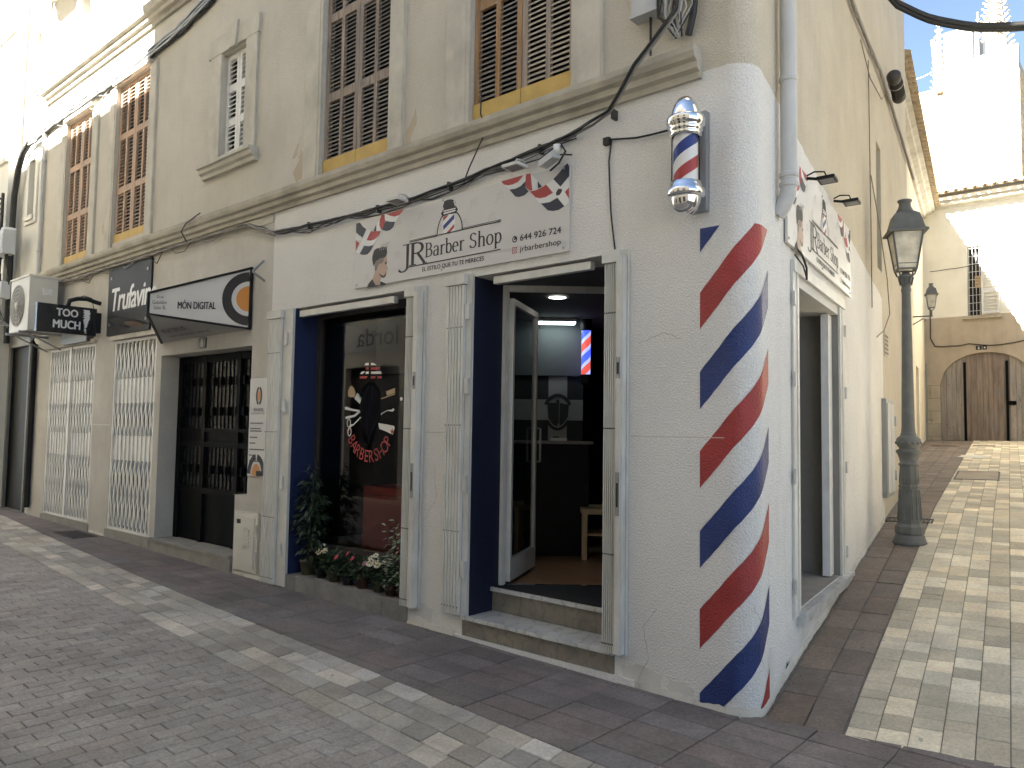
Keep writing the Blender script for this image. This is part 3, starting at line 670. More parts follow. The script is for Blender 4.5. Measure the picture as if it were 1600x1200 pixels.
surround(-4.39, -3.36, 4.032, 6.4, .27, .20, .2); surround(-2.36, -1.345, 4.032, 6.4, .28, .27, .2); surround(-9.31, -8.26, 4.032, 6.35, .22, .21); surround(-11.17, -10.16, 4.032, 6.29, .22, .22)
mb = MB()
for u0, u1, z in ((-9.36, -8.2, 6.36), (-11.22, -10.1, 6.30)): mb.fbox(MAIN, u0, u1, z, z + .05, 0, .07)
mb.split('lintel', mats['stone'], CB)
mb = MB(); mb.fbox(MAIN, -6.62, -6.371, 4.62, 5.90, 0, .03); mb.fbox(MAIN, -5.829, -5.60, 4.62, 5.90, 0, .03); mb.fbox(MAIN, -6.67, -5.575, 5.901, 6.11, 0, .034); mb.prism(MAIN, [(-6.16, 5.885), (-6.02, 5.885), (-5.98, 6.16), (-6.20, 6.16)], 0.034, .06)
mb.extr(MAIN, [(0, 4.47), (.05, 4.47), (.06, 4.51), (.09, 4.53), (.10, 4.57), (.125, 4.58), (.125, 4.615), (0, 4.62)], -6.69, -5.54); mb.build('window_surround', mats['stone'], CB)
for u0, u1, v0, v1 in ((-10.86, -10.42, 7.25, 8.7), (-9.28, -8.78, 7.3, 8.8)):
    mb = MB(); mb.fbox(MAIN, u0 - .16, u0 - .001, v0 - .1, v1, 0, .035); mb.fbox(MAIN, u1 + .001, u1 + .16, v0 - .1, v1, 0, .035); mb.fbox(MAIN, u0 - .04, u1 + .04, v0 - .06, v0 + .0, .0, .07); o = mb.build('window_surround', mats['leftplaster'], CB)
    mb = MB(); shutter(CB, MAIN, u0 + .002, u1 - .002, v0 + .01, v1 - .01, [7.7, 8.2], mats['leftplaster'], mats['leftplaster'], n=-.16, cols=1, pitch=.06)

# shop window of the barber shop
ROOMX0 = -5.45
mb = MB(); y = .29
for x0, x1, z0, z1 in ((-4.739, -4.685, .206, 2.799), (-3.06, -3.001, .206, 2.799), (-4.685, -3.06, .44, .50), (-4.685, -3.06, 2.72, 2.799), (-4.685, -3.06, .206, .235)): mb.box(x0, x1, y - .03, y + .03, z0, z1)
win = mb.build('shop_window', mats['frame'], CB)
mb = MB(); mb.face([(-4.685, y, .50), (-3.06, y, .50), (-3.06, y, 2.72), (-4.685, y, 2.72)]); mb.build('glass', mats['glass'], win)
mb = MB(); mb.box(-4.685, -3.06, y - .012, y + .012, .235, .44); mb.build('kick_panel', mats['frame'], win)
# interior shell
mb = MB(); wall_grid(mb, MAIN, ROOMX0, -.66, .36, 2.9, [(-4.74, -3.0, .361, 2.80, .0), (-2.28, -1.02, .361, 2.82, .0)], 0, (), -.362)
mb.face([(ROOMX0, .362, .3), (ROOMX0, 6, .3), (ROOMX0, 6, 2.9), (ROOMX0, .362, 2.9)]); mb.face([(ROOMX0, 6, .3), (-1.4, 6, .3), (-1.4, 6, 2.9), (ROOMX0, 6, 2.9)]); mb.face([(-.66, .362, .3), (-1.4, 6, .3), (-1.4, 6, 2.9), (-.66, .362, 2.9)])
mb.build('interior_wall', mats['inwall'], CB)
mb = MB(); 
mb.prism(Fr((0, 0, 0), (1, 0, 0), (0, 1, 0), (0, 0, 1)), [(ROOMX0, .3), (-.5, .3), (-1.4, 6.1), (ROOMX0, 6.1)], 2.805, 2.83); mb.build('ceiling', mats['inceil'], CB)
mb = MB(); mb.face([(ROOMX0, .33, .395), (-.6, .33, .395), (-1.3, 6.1, .395), (ROOMX0, 6.1, .395)]); mb.build('floor', mats['woodfloor'], CB)
INW = Fr((-3.45, 2.0, 0), (.751, .660, 0), (0, 0, 1), (.66, -.751, 0))
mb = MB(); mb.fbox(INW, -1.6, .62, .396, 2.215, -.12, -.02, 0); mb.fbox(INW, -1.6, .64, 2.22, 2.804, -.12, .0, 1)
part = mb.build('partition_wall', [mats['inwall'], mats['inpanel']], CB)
mb = MB(); mb.decal(INW, [(.25, 1.40), (.45, 1.40), (.45, 2.214), (.25, 2.214)], -.018); mb.decal(INW, [(-.5, 1.745), (.25, 1.745), (.25, 1.965), (-.5, 1.965)], -.018); mb.decal(INW, [(.45, 1.745), (.62, 1.745), (.62, 1.965), (.45, 1.965)], -.018)
mb.build('painted_cross', pmat("mural_white", (.30, .30, .30), .8), part)
mb = MB(); cu, cv = .35, 1.83
mb.decal(INW, [(cu - .11, cv + .10), (cu - .10, cv - .06), (cu - .05, cv - .13), (cu, cv - .155), (cu, cv + .10)], -.014); mb.decal(INW, [(cu + .02, cv + .10), (cu + .02, cv - .15), (cu + .06, cv - .12), (cu + .11, cv - .05), (cu + .12, cv + .08)], -.014)
mb.ribbon(INW, arc(cu, cv - .02, .15, .20, 150, 30, 12), .035, -.013); mb.ribbon(INW, arc(cu, cv + .06, .14, .24, -140, -40, 10), .03, -.013); mb.ribbon(INW, [(cu, cv - .12), (cu, cv + .13)], .03, -.012)
mb.build('painted_crest', mats['ink'], part)

# entrance: steps, mat, frame and the open glass door
mb = MB(); mb.fbox(MAIN, -2.345, -.955, .062, .184, -.05, .004); mb.fbox(MAIN, -2.279, -1.021, .216, .369, -.30, -.262); mb.split('step_riser', mats['marbleb'], CB)
mb = MB(); mb.fbox(MAIN, -2.352, -.948, .185, .214, -.275, .026); mb.fbox(MAIN, -2.30, -1.021, .370, .399, -.34, -.238); mb.split('step_tread', mats['marblew'], CB)
mb = MB(); mb.fbox(MAIN, -2.42, -.80, -.02, .060, -.02, .014); mb.build('plinth', mats['facade'], CB)
mb = MB(); P = [(-2.275, .262), (-1.025, .262), (-1.025, 1.44), (-2.275, .345)]
mb.face([(x, y_, .4035) for x, y_ in P]); mb.face([(P[0][0], P[0][1], .395), (P[1][0], P[1][1], .395), (P[1][0], P[1][1], .4035), (P[0][0], P[0][1], .4035)]); tag(mb.build('door_mat', mats['mat']), 'black three cornered door mat inside the barber shop entrance', 'door mat')
mb = MB(); mb.bar((-2.272, .352, .402), (-1.03, 1.452, .402), .03, .014); mb.build('threshold', mats['chrome'], CB)
mb = MB(); mb.box(-2.279, -2.243, .33, .37, .40, 2.80); mb.bar((-2.25, .37, 2.775), (-1.0, 1.47, 2.775), .05, .05); mb.build('door_frame', mats['white'], CB)
h0 = Vector((-2.245, .40, 0)); h1 = Vector((-2.58, 1.12, 0)); du = (h1 - h0).normalized(); LD = Fr((h0.x, h0.y, 0), tuple(du), (0, 0, 1), (du.y, -du.x, 0)); LW = (h1 - h0).length
mb = MB()
for u0, u1, v0, v1 in ((0, .045, .425, 2.70), (LW - .045, LW, .425, 2.70), (.046, LW - .046, 2.65, 2.70), (.046, LW - .046, .425, .60)): mb.fbox(LD, u0, u1, v0, v1, -.02, .02)
leafo = mb.build('door', mats['white'], CB)
mb = MB(); mb.decal(LD, [(.065, .60), (LW - .065, .60), (LW - .065, 2.63), (.065, 2.63)], 0); mb.build('glass', mats['glass'], leafo)
mb = MB(); mb.tube([LD(LW - .03, 1.35, .02), LD(LW - .03, 1.35, .06), LD(LW - .03, 1.65, .06), LD(LW - .03, 1.65, .02)], .01); mb.build('handle', mats['steel'], leafo)

# window ledge
mb = MB()
for u0, u1 in ((-4.87, -4.583), (-4.577, -3.293), (-3.287, -2.975)): mb.fbox(MAIN, u0, u1, -.05, .208, -.285 if u0 > -4.8 and u1 < -3 else -.01, .014)
mb.split('ledge_stone', mats['sill'], CB)
mb = MB(); mb.fbox(MAIN, -4.738, -4.583, .15, .2075, -.286, -.0101); mb.fbox(MAIN, -3.287, -3.002, .15, .2075, -.286, -.0101)
mb.split('ledge_slab', mats['sill'], CB)
mb = MB(); mb.fbox(MAIN, -4.70, -3.27, 2.715, 2.775, -.07, -.02); mb.fbox(MAIN, -2.10, -1.19, 2.745, 2.80, -.07, -.02); mb.split('gate_track', mats['white'], CB)

# folded security gates beside the openings
mats['shadowgrey'] = pmat('gate_groove_shade', (.17, .16, .145), .6, var=.15)  # groove shade between the white ribs, painted in as dark grey
def pack(f, u0, u1, v0, v1, ribs, tube=None, flap=None):
    a = MB(); a.fbox(f, u0, u1, v0, v1, .004, .026, 0); a.fbox(f, ribs[0] + .004, ribs[1] - .004, v0 + .01, v1 - .01, .026, .0285, 1)
    r0, r1, nr = ribs; wd = (r1 - r0) / nr
    for k in range(nr): a.fbox(f, r0 + wd * k + .0045, r0 + wd * (k + 1) - .0045, v0 + .005, v1 - .09, .0286, .058, 0)
    if tube: a.fbox(f, tube[0], tube[1], v0 + .01, v1 - .05, .030, .075, 0); a.fbox(f, tube[0] + .012, tube[1] - .012, v0 + .01, v1 - .05, .075, .082, 0)
    a.fbox(f, r0 - .01, r1 + .012, v1 - .085, v1 - .005, .031, .072, 0)
    o = a.build('folded_gate', [mats['white'], mats['shadowgrey']], CB)
    b = MB()
    for z in (v0 + .06, v0 + (v1 - v0) * .24, v0 + (v1 - v0) * .55, v0 + (v1 - v0) * .84):
        for k in range(nr): c = r0 + wd * (k + .5); b.fbox(f, c - .0045, c + .0045, z - .0045, z + .0045, .058, .061)
    b.build('riveting', mats['ink'], o)
    if tube:
        l = MB(); c = (tube[0] + tube[1]) / 2
        for z, hh in ((v0 + (v1 - v0) * .70, .07), (v0 + (v1 - v0) * .39, .14)): l.fbox(f, c - .016, c + .016, z - hh, z + hh, .083, .087, 0); l.fbox(f, c - .007, c + .007, z - hh * .6, z + hh * .5, .087, .090, 1)
        l.split('lock_plate', [mats['steel'], mats['ink']], o, 2)
    if flap:
        l = MB()
        for z in (v0 + .35, v0 + 1.0, v0 + 1.75, v1 - .3): l.fbox(f, flap - .02, flap + .02, z - .06, z + .06, .030, .050)
        l.split('hinge', mats['white'], o)
    return o
pack(MAIN, -5.165, -4.745, .085, 2.80, (-5.14, -4.90, 8), None, -4.83)
pack(MAIN, -3.03, -2.82, .185, 2.81, (-3.02, -2.915, 6), (-2.905, -2.835))
pack(MAIN, -2.555, -2.285, .215, 2.845, (-2.53, -2.335, 6), None, -2.31)
pack(MAIN, -1.03, -.855, .205, 2.83, (-1.022, -.925, 6), (-.915, -.862))
# alley shop window: white frame, hinges, dark sashes
fa = MB()
for s0, s1, v0, v1 in ((.885, 1.059, .41, 2.74), (2.601, 2.80, .41, 2.74)): fa.fbox(ALLEY, s0, s1, v0, v1, .002, .018)
fa.fbox(ALLEY, .885, 2.80, 2.741, 2.82, .002, .03); fa.fbox(ALLEY, .98, 1.0, .41, 2.74, .0182, .024); fa.fbox(ALLEY, 2.68, 2.70, .41, 2.74, .0182, .024)
fo = fa.build('alley_window_frame', mats['white'], CB)
hb = MB()
for z in (.62, 1.35, 2.0, 2.55):
    hb.fbox(ALLEY, .868, .905, z - .05, z + .05, .0182, .034); hb.fbox(ALLEY, 2.785, 2.82, z - .05, z + .05, .0182, .034)
hb.fbox(ALLEY, 2.56, 2.598, 1.25, 1.75, -.10, -.06, 1); hb.split('hinge', [mats['white'], mats['ink']], fo)
sb = MB(); sb.fbox(ALLEY, 1.0, 2.92, .34, .405, -.02, .045); sb.fbox(ALLEY, .99, 2.93, .405, .436, -.02, .065); sb.build('window_sill', mats['marblew'], CB)
db = MB(); db.fbox(ALLEY, 1.062, 1.56, .45, 2.52, -.16, -.13); db.fbox(ALLEY, 1.50, 1.56, .45, 2.52, -.13, -.10); db.fbox(ALLEY, 1.062, 1.5, 2.46, 2.52, -.13, -.11); db.build('dark_sash', mats['frame'], CB)
db = MB(); db.fbox(ALLEY, 1.80, 2.598, .441, 2.668, -.345, -.335); db.build('blind_panel', pmat("grey_blind_panel", (.20, .19, .17), .8, var=.15), CB)
mb = MB(); mb.fbox(ALLEY, 2.44, 2.598, .45, 2.66, -.11, -.05); mb.build('jamb', mats['gatewhite'], CB)

# a rough plaster skirt and grit where the walls meet the paving, and the horizontal seam in the paint
def skirt(u0, u1, name, hgt=.045, seed=1):
    r_ = random.Random(seed); a = MB(); n = int((u1 - u0) / .035); rows = []; kk = .8; qq = .6
    for i in range(n + 1):
        u = u0 + (u1 - u0) * i / n; p = PW(u, .03); z = G(p.x, p.y); kk = kk * .7 + r_.uniform(.25, 1.3) * .3; qq = qq * .75 + r_.uniform(.1, 1.2) * .25; k, q = kk, qq
        rows.append([PATH(u, z - .02, .026 * q), PATH(u, z + .010 * k, .022 * q), PATH(u, z + hgt * .55 * k, .012 * q), PATH(u, z + hgt * k, .0005)])
    a.grid(rows, 0, False, True); return a.build(name, mats['skirt'], CB)
mats['skirt'] = plaster('rough_base_plaster', (.50, .47, .41), (.66, .63, .57), (.16, .14, .11), .75, 40, 1.0)
skirt(-.93, US(.95), 'base_plaster', .055, 1); skirt(US(.95), US(5.3), 'base_plaster', .038, 2); skirt(-2.97, -2.43, 'base_plaster', .05, 3); skirt(-5.75, -4.88, 'base_plaster', .04, 4); skirt(-9.62, -9.12, 'base_plaster', .04, 5)
a = MB(); r_ = random.Random(8)
for (u0, u1, n_) in ((-.95, US(1.2), 90), (US(1.2), US(5.3), 70), (-3, -2.4, 30), (-5.2, -4.8, 25), (-9.6, -5.2, 60), (-4.8, -3, 40)):
    for _ in range(n_):
        u = r_.uniform(u0, u1); o_ = .02 + abs(r_.gauss(0, .035)); p = PW(u, o_); z = G(p.x, p.y) + .0045; s_ = r_.uniform(.003, .010); q = r_.uniform(0, 6.28)
        P = [(p.x + s_ * r_.uniform(.5, 1) * math.cos(q + k * 1.2566), p.y + s_ * r_.uniform(.5, 1) * math.sin(q + k * 1.2566), z) for k in range(5)]
        a.face(P); [a.face([P[k], P[(k + 1) % 5], (p.x, p.y, z + s_ * .6)]) for k in range(5)]
o = a.build('grit', pmat('grit_and_dust', (.13, .115, .095), .95, var=.6, vscale=60)); o['kind'] = 'stuff'; tag(o, 'small grit and dirt lying along the foot of the walls', 'dirt')
a = MB(); a.fbox(PATH, -.84, -.19, 1.598, 1.603, 0, .003); a.build('paint_seam', mats['skirt'], CB); a = MB(); a.fbox(MAIN, -2.81, -2.57, 1.60, 1.605, 0, .003); a.build('paint_seam', mats['skirt'], CB); a = MB(); a.fbox(MAIN, -9.68, -9.1, 1.62, 1.626, 0, .003); a.build('paint_seam', mats['whiteclean'], CB)
mold = [(US(.66), .02), (US(.69), .08), (US(.71), .14), (US(.74), .09), (US(.77), .11), (US(.80), .05), (US(.86), .06), (US(.92), .02)]
a = MB(); P = [(u, G(*PW(u)[:2]) + .0) for u, v in mold]; [a.face([PATH(mold[i][0], P[i][1], .0022), PATH(mold[i + 1][0], P[i + 1][1], .0022), PATH(mold[i + 1][0], P[i + 1][1] + mold[i + 1][1] * .6, .0022), PATH(mold[i][0], P[i][1] + mold[i][1] * .6, .0022)]) for i in range(len(mold) - 1)]; a.build('mould_stain', pmat('black_green_mould', (.05, .052, .035), .95, var=.5, vscale=40), CB)

def crack(P, seed):
    r_ = random.Random(seed); Q = []
    for (u0, v0), (u1, v1) in zip(P[:-1], P[1:]):
        for k in range(6): Q.append((u0 + (u1 - u0) * k / 6 + r_.uniform(-.006, .006), v0 + (v1 - v0) * k / 6 + r_.uniform(-.006, .006)))
    m_ = MB(); m_.ribbon(PATH, Q, [.0012 + .0016 * r_.random() for _ in Q], .0032); m_.build('hairline_crack', mats['crack'], CB)
mats['crack'] = pmat('crack_grey_brown', (.20, .18, .15), .95)  # grey-brown tone of the drawn hairline cracks
crack([(-.80, .02), (-.70, .22), (-.74, .40), (-.62, .56)], 1); crack([(-.02, .62), (.06, .50), (.03, .36), (.10, .22)], 2); crack([(-.78, 2.2), (-.60, 2.26), (-.46, 2.20)], 3); crack([(US(.72), .5), (US(.66), .9), (US(.74), 1.3)], 4); crack([(-2.78, .9), (-2.66, 1.1), (-2.70, 1.4)], 5); crack([(US(3.2), 1.1), (US(3.5), 1.6), (US(3.4), 2.2)], 6)
def scuff(pts, seed, m):
    r_ = random.Random(seed); out = []
    for i in range(len(pts)):
        p, q = pts[i], pts[(i + 1) % len(pts)]
        for k in range(5): out.append((p[0] + (q[0] - p[0]) * k / 5 + r_.uniform(-.010, .010), p[1] + (q[1] - p[1]) * k / 5 + r_.uniform(-.010, .010)))
    m_ = MB(); m_.face([PATH(u, v, .0016) for u, v in out]); m_.build('patched_plaster', m, CB)
mats['patchwhite'] = plaster('patched_white_plaster', (.58, .565, .53), (.68, .665, .63), (.40, .37, .31), .6, 30, .5)
scuff([(-.90, .05), (-.62, .05), (-.60, .13), (-.76, .17), (-.90, .13)], 1, mats['patchwhite']); scuff([(-.58, .06), (-.40, .05), (-.38, .10), (-.55, .13)], 2, mats['patchwhite']); scuff([(.16, .06), (.28, .10), (.30, .28), (.22, .34), (.15, .20)], 3, mats['patchwhite']); scuff([(US(1.1), .2), (US(2.0), .28), (US(2.4), .38), (US(1.2), .36)], 4, mats['patchwhite']); scuff([(-2.9, .12), (-2.7, .10), (-2.66, .20), (-2.84, .24)], 5, mats['patchwhite'])

# ---------------------------------------------------------------- ground floor to the left of the shop
def scissor(f, u0, u1, v0, v1, nb, mid=None):
    a = MB(); w = (u1 - u0) / nb; H_ = v1 - v0
    a.fbox(f, u0 - .03, u0 + .012, v0, v1, -.05, -.005); a.fbox(f, u1 - .012, u1 + .03, v0, v1, -.05, -.005); a.fbox(f, u0, u1, v1 - .035, v1, -.05, -.01); a.fbox(f, u0, u1, v0, v0 + .03, -.05, -.0)
    lat = [(.05, .36), (.54, .70), (.72, .985)]; sol = [(.38, .53), (.70, .72)]
    lat = [(.03, .38), (.56, .76), (.86, .985)]; sol = [(.385, .555), (.765, .855)]
    lat = [(.03, .36), (.50, .66), (.80, .975)]; sol = [(.365, .495), (.665, .795)]
    for k in range(nb + 1):
        x = u0 + w * k
        a.fbox(f, x - .017, x + .017, v0 + .031, v1 - .036, -.045, -.02)
        if k == nb: break
        for l0, l1 in lat:
            A, B = v0 + H_ * l0, v0 + H_ * l1; n = 2 if (B - A) > .6 else 1
            for q in range(n):
                z0 = A + (B - A) * q / n; z1 = A + (B - A) * (q + 1) / n
                a.bar(f(x, z0, -.016), f(x + w, z1, -.016), .020, .005, up=tuple(f.N)); a.bar(f(x, z1, -.010), f(x + w, z0, -.010), .020, .005, up=tuple(f.N))
        for l0, l1 in sol: a.fbox(f, x + .018, x + w - .018, v0 + H_ * l0, v0 + H_ * l1, -.044, -.034)
    if mid is not None: a.fbox(f, mid - .035, mid + .035, v0, v1, -.05, .004)
    return a.build('lattice_gate', mats['gatewhite'], CB)
scissor(MAIN, -11.45, -9.73, .26, 2.77, 16, -10.62); scissor(MAIN, -9.02, -7.81, .25, 2.75, 10)
mb = MB(); mb.fbox(MAIN, -11.55, -9.66, -.05, .248, -.02, .012); mb.fbox(MAIN, -9.10, -7.75, -.05, .238, -.02, .012); mb.split('gate_sill', mats['doorstep'], CB)
mb = MB(); mb.fbox(MAIN, -11.56, -9.64, 2.776, 2.83, 0, .05); mb.fbox(MAIN, -9.1, -7.72, 2.757, 2.81, 0, .05); mb.split('lintel', mats['stone'], CB)
# iron entrance door at number 8
mb = MB(); n = -.27; L0, L1, Z0, Z1 = -7.62, -5.54, .30, 2.47
for u0, u1 in ((L0, L0 + .10), (L0 + .62, L0 + .70), (L0 + 1.40, L0 + 1.48), (L1 - .10, L1)): mb.fbox(MAIN, u0, u1, Z0 - .16, Z1, n, n + .05)
for z0, z1 in ((Z0 - .16, Z0 - .10), (.83, .90), (1.38, 1.44), (1.56, 1.60), (Z1 - .08, Z1)): mb.fbox(MAIN, L0 + .101, L1 - .101, z0, z1, n, n + .046)
mb.fbox(MAIN, L0 + .10, L1 - .10, Z0 - .101, .829, n, n + .02); mb.fbox(MAIN, L0 + .10, L1 - .10, 1.441, 1.559, n, n + .022)
idoor = mb.build('iron_door', mats['iron'], CB)
mb = MB(); x = L0 + .16; k = 0
while x < L1 - .12:
    mb.tube([MAIN(x, .9, n + .03), MAIN(x, 1.38, n + .03)], .011, 6); mb.tube([MAIN(x, 1.60, n + .03), MAIN(x, Z1 - .08, n + .03)], .011, 6)
    if k % 2 == 0:
        for z in (1.12, 1.80, 2.15): mb.fbox(MAIN, x - .022, x + .022, z - .05, z + .05, n + .008, n + .056)
    x += .088; k += 1
mb.build('railing', mats['iron'], idoor)
mb = MB(); mb.fbox(MAIN, L0 + .1, L1 - .1, .9, Z1 - .08, n - .004, n + .002); mb.build('rippled_glass', pmat("grey_rippled_glass", (.035, .036, .038), .25, var=.5, vscale=12, bump=.8, bscale=18, bdist=.01), idoor)
mb = MB(); mb.fbox(MAIN, -7.70, -5.775, -.05, .225, -.284, .03); mb.fbox(MAIN, -7.70, -5.775, .226, .262, -.284, .045); mb.build('door_step', mats['doorstep'], CB)
mb = MB(); mb.fbox(MAIN, -5.772, -5.531, -.05, .905, -.284, -.0005); mb.fbox(MAIN, -5.80, -5.19, .905, .906, -.0, .001); mb.build('pier', mats['facade'], CB)
mb = MB(); mb.fbox(MAIN, -7.45, -7.37, 1.60, 1.70, -.283, -.28); mb.build('door_bell', mats['tape'], CB)

# ---------------------------------------------------------------- things fixed to the facade
t = thing('utility_cabinet', 'cream painted gas cabinet door with louvre slots low on the wall beside the iron door', 'cabinet', (-5.5, -.02, .13))
a = MB(); a.fbox(MAIN, -5.725, -5.27, .14, .745, .001, .020); a.build('frame', mats['acwhite'], t)
a = MB(); a.fbox(MAIN, -5.675, -5.32, .19, .695, .020, .034); a.build('door', mats['acwhite'], t)
a = MB()
for k in range(6): a.fbox(MAIN, -5.52, -5.40, .40 + .035 * k, .418 + .035 * k, .034, .044)
a.split('louvre', mats['acwhite'], t)
a = MB(); a.fbox(MAIN, -5.65, -5.575, .62, .665, .034, .037); a.build('plate', mats['ink'], t)
a = MB(); [a.tube([MAIN(-5.29, z, .03), MAIN(-5.29, z + .07, .03)], .014) for z in (.28, .56)]; a.split('hinge', mats['acwhite'], t)

t = thing('wall_plaque', 'white office plaque with orange and black arches beside the folded gate', 'sign', (-5.3, -.02, 1.11))
a = MB(); a.fbox(MAIN, -5.515, -5.17, 1.115, 2.125, .002, .014); a.build('panel', mats['psign'], t)
def archlogo(a, f, cu, cv, k, n):
    a.ribbon(f, arc(cu, cv, .125 * k, .17 * k, 175, 95, 10), .055 * k, n, 0); a.ribbon(f, arc(cu, cv, .125 * k, .17 * k, 85, 5, 10), .055 * k, n, 0)
    a.decal(f, [(cu - .075 * k, cv)] + arc(cu, cv, .075 * k, .11 * k, 180, 0, 12) + [(cu + .075 * k, cv - .01)], n + .0004, 1); a.decal(f, [(cu + .0, cv - .001), (cu + .15 * k, cv - .001), (cu + .15 * k, cv + .045 * k), (cu, cv + .045 * k)], n + .0012, 0)
a = MB(); archlogo(a, MAIN, -5.345, 1.125, 1.12, .0155)
a.ribbon(MAIN, arc(-5.335, 1.945, .045, .085, 100, 260, 12), .03, .0155, 0); a.ribbon(MAIN, arc(-5.335, 1.945, .045, .085, 80, -80, 12), .03, .0155, 0); a.decal(MAIN, arc(-5.335, 1.945, .026, .055, 0, 350, 14), .0157, 1)
a.build('logo', [mats['ink'], mats['porange']], t)
a = MB(); text_fit(a, MAIN, "MÓN DIGITAL", -5.43, -5.24, 1.785, 1.825, .0155, 0, .012); text_fit(a, MAIN, "Grup Gabaldón Salas SL", -5.485, -5.185, 1.752, 1.775, .0155)
for z, w_ in ((1.655, .24), (1.60, .18), (1.575, .20), (1.51, .13), (1.45, .11), (1.385, .29), (1.325, .10), (1.265, .19)):
    x = -5.485
    while x < -5.485 + w_: q = rg.uniform(.012, .03); a.decal(MAIN, [(x, z), (x + q, z), (x + q, z + .014), (x, z + .014)], .0155); x += q + .006
a.build('lettering', mats['ink'], t)

t = thing('house_number', 'small dark house number 8 tile over the iron door', 'house number', (-6.6, -.02, 2.52))
a = MB(); a.fbox(MAIN, -6.68, -6.51, 2.515, 2.63, .001, .016); a.build('tile', mats['frame'], t)
a = MB(); text_fit(a, MAIN, "8", -6.62, -6.57, 2.53, 2.615, .0175, 0, .01); a.build('lettering', mats['pgrey'], t)

# wedge shaped office sign
t = thing('wedge_sign', 'white wedge shaped office sign with black edges and orange ring over the iron door', 'sign', (-5.55, 0, 2.65))
A0 = Vector((-5.55, -.012, 0)); A1 = Vector((-6.38, -.735, 0)); dd = (A0 - A1).normalized(); WL = (A0 - A1).length; WS = Fr(A1, tuple(dd), (0, 0, 1), (dd.y * 1, -dd.x, 0))
def zt(u): return 3.02 + (3.305 - 3.02) * u / WL
def zb(u): return 2.80 + (2.655 - 2.80) * u / WL
B0 = Vector((-7.62, -.012, 0))
a = MB(); a.face([WS(0, zb(0)), WS(WL, zb(WL)), WS(WL, zt(WL)), WS(0, zt(0))], 0)
a.face([WS(0, zt(0)), WS(WL, zt(WL)), (B0.x, B0.y, 3.30)], 0); a.face([(B0.x, B0.y, 2.64), WS(0, zb(0)), WS(0, zt(0)), (B0.x, B0.y, 3.30)], 0); a.face([WS(0, zb(0)), (B0.x, B0.y, 2.64), WS(WL, zb(WL))], 1)
a.build('panel', [mats['psign'], mats['pgrey']], t)
a = MB(); e_ = .012
for p, q in ((WS(0, zt(0), .004), WS(WL, zt(WL), .004)), (WS(0, zb(0), .004), WS(WL, zb(WL), .004)), (WS(WL - .01, zb(WL), .004), WS(WL - .01, zt(WL), .004)), (WS(.004, zb(0), .004), WS(.004, zt(0), .004)), (WS(0, zb(0), -.004), Vector((B0.x, B0.y, 2.64)))): a.bar(p, q, .028, .022)
a.build('edging', mats['black'], t)
a = MB(); cu, cv = WL - .03, 2.975
a.ribbon(WS, arc(cu, cv, .235, .235, 90, 270, 20), .10, .003, 0); a.decal(WS, arc(cu, cv, .135, .135, 90, 270, 18), .003, 1); a.build('logo', [mats['ink'], mats['porange']], t)
a = MB(); text_fit(a, WS, "MÓN DIGITAL", .32, .72, 2.86, 2.955, .003, 0, .018)
for k, s_ in enumerate(("Grup", "Gabaldón", "Salas SL")): text_fit(a, WS, s_, .05 + (.045 if k == 0 else (.0 if k == 1 else .015)), .20 - (.035 if k == 0 else (-.0 if k == 1 else .005)), 2.965 - .055 * k - .005, 3.0 - .055 * k, .003)
p0 = WS(0, zb(0)); p1 = Vector((B0.x, B0.y, 2.64)); p2 = WS(WL, zb(WL)); ub = (p2 - p1).normalized(); vb_ = (p0 - p1); vb_ = -(vb_ - ub * vb_.dot(ub)).normalized(); nb_ = ub.cross(vb_); nb_ = nb_ if nb_.z < 0 else -nb_
US_ = Fr(p1, tuple(ub), tuple(vb_), tuple(nb_))
text_fit(a, US_, "MÓN DIGITAL", .62, 1.22, -.34, -.22, .004, 0, .012); text_fit(a, US_, "Grup Gabaldón Salas SL", .50, 1.45, -.17, -.10, .004)
a.build('lettering', mats['ink'], t)
a = MB(); a.ribbon(US_, arc(.55, -.62, .24, .16, 150, 390, 14), .10, .004, 0); a.decal(US_, arc(.58, -.60, .15, .09, 0, 340, 14), .0045, 1); a.build('underside_logo', [mats['ink'], pmat("print_dull_orange", (.30, .17, .10), .5)], t)  # underside logo orange is darker and browner than on the front
# small bracket stub above
a = MB(); a.bar((-5.36, -.0, 3.36), (-5.33, -.14, 3.22), .02); a.bar((-5.33, -.14, 3.22), (-5.33, -.0, 3.14), .02); tag(a.build('wall_bracket', mats['steel']), 'small bent grey bracket on the wall above the wedge sign', 'bracket')

t = thing('wine_shop_sign', 'tall dark panel with white slanted script on the wall left of the wedge sign', 'sign', (-8.6, -.02, 2.83))
a = MB(); a.fbox(MAIN, -9.28, -7.96, 2.835, 3.765, .004, .028); a.build('panel', mats['truf'], t)
a = MB(); text_fit(a, MAIN, "Trufavins", -9.14, -7.80, 3.16, 3.47, .030, 0, .022, .18, .92)
a.build('lettering', mats['pwhite'], t)
a = MB(); [a.fbox(MAIN, x - .018, x + .018, z - .018, z + .018, .028, .036) for x in (-9.18, -8.06) for z in (2.98, 3.62)]; a.split('screw', mats['steel'], t)

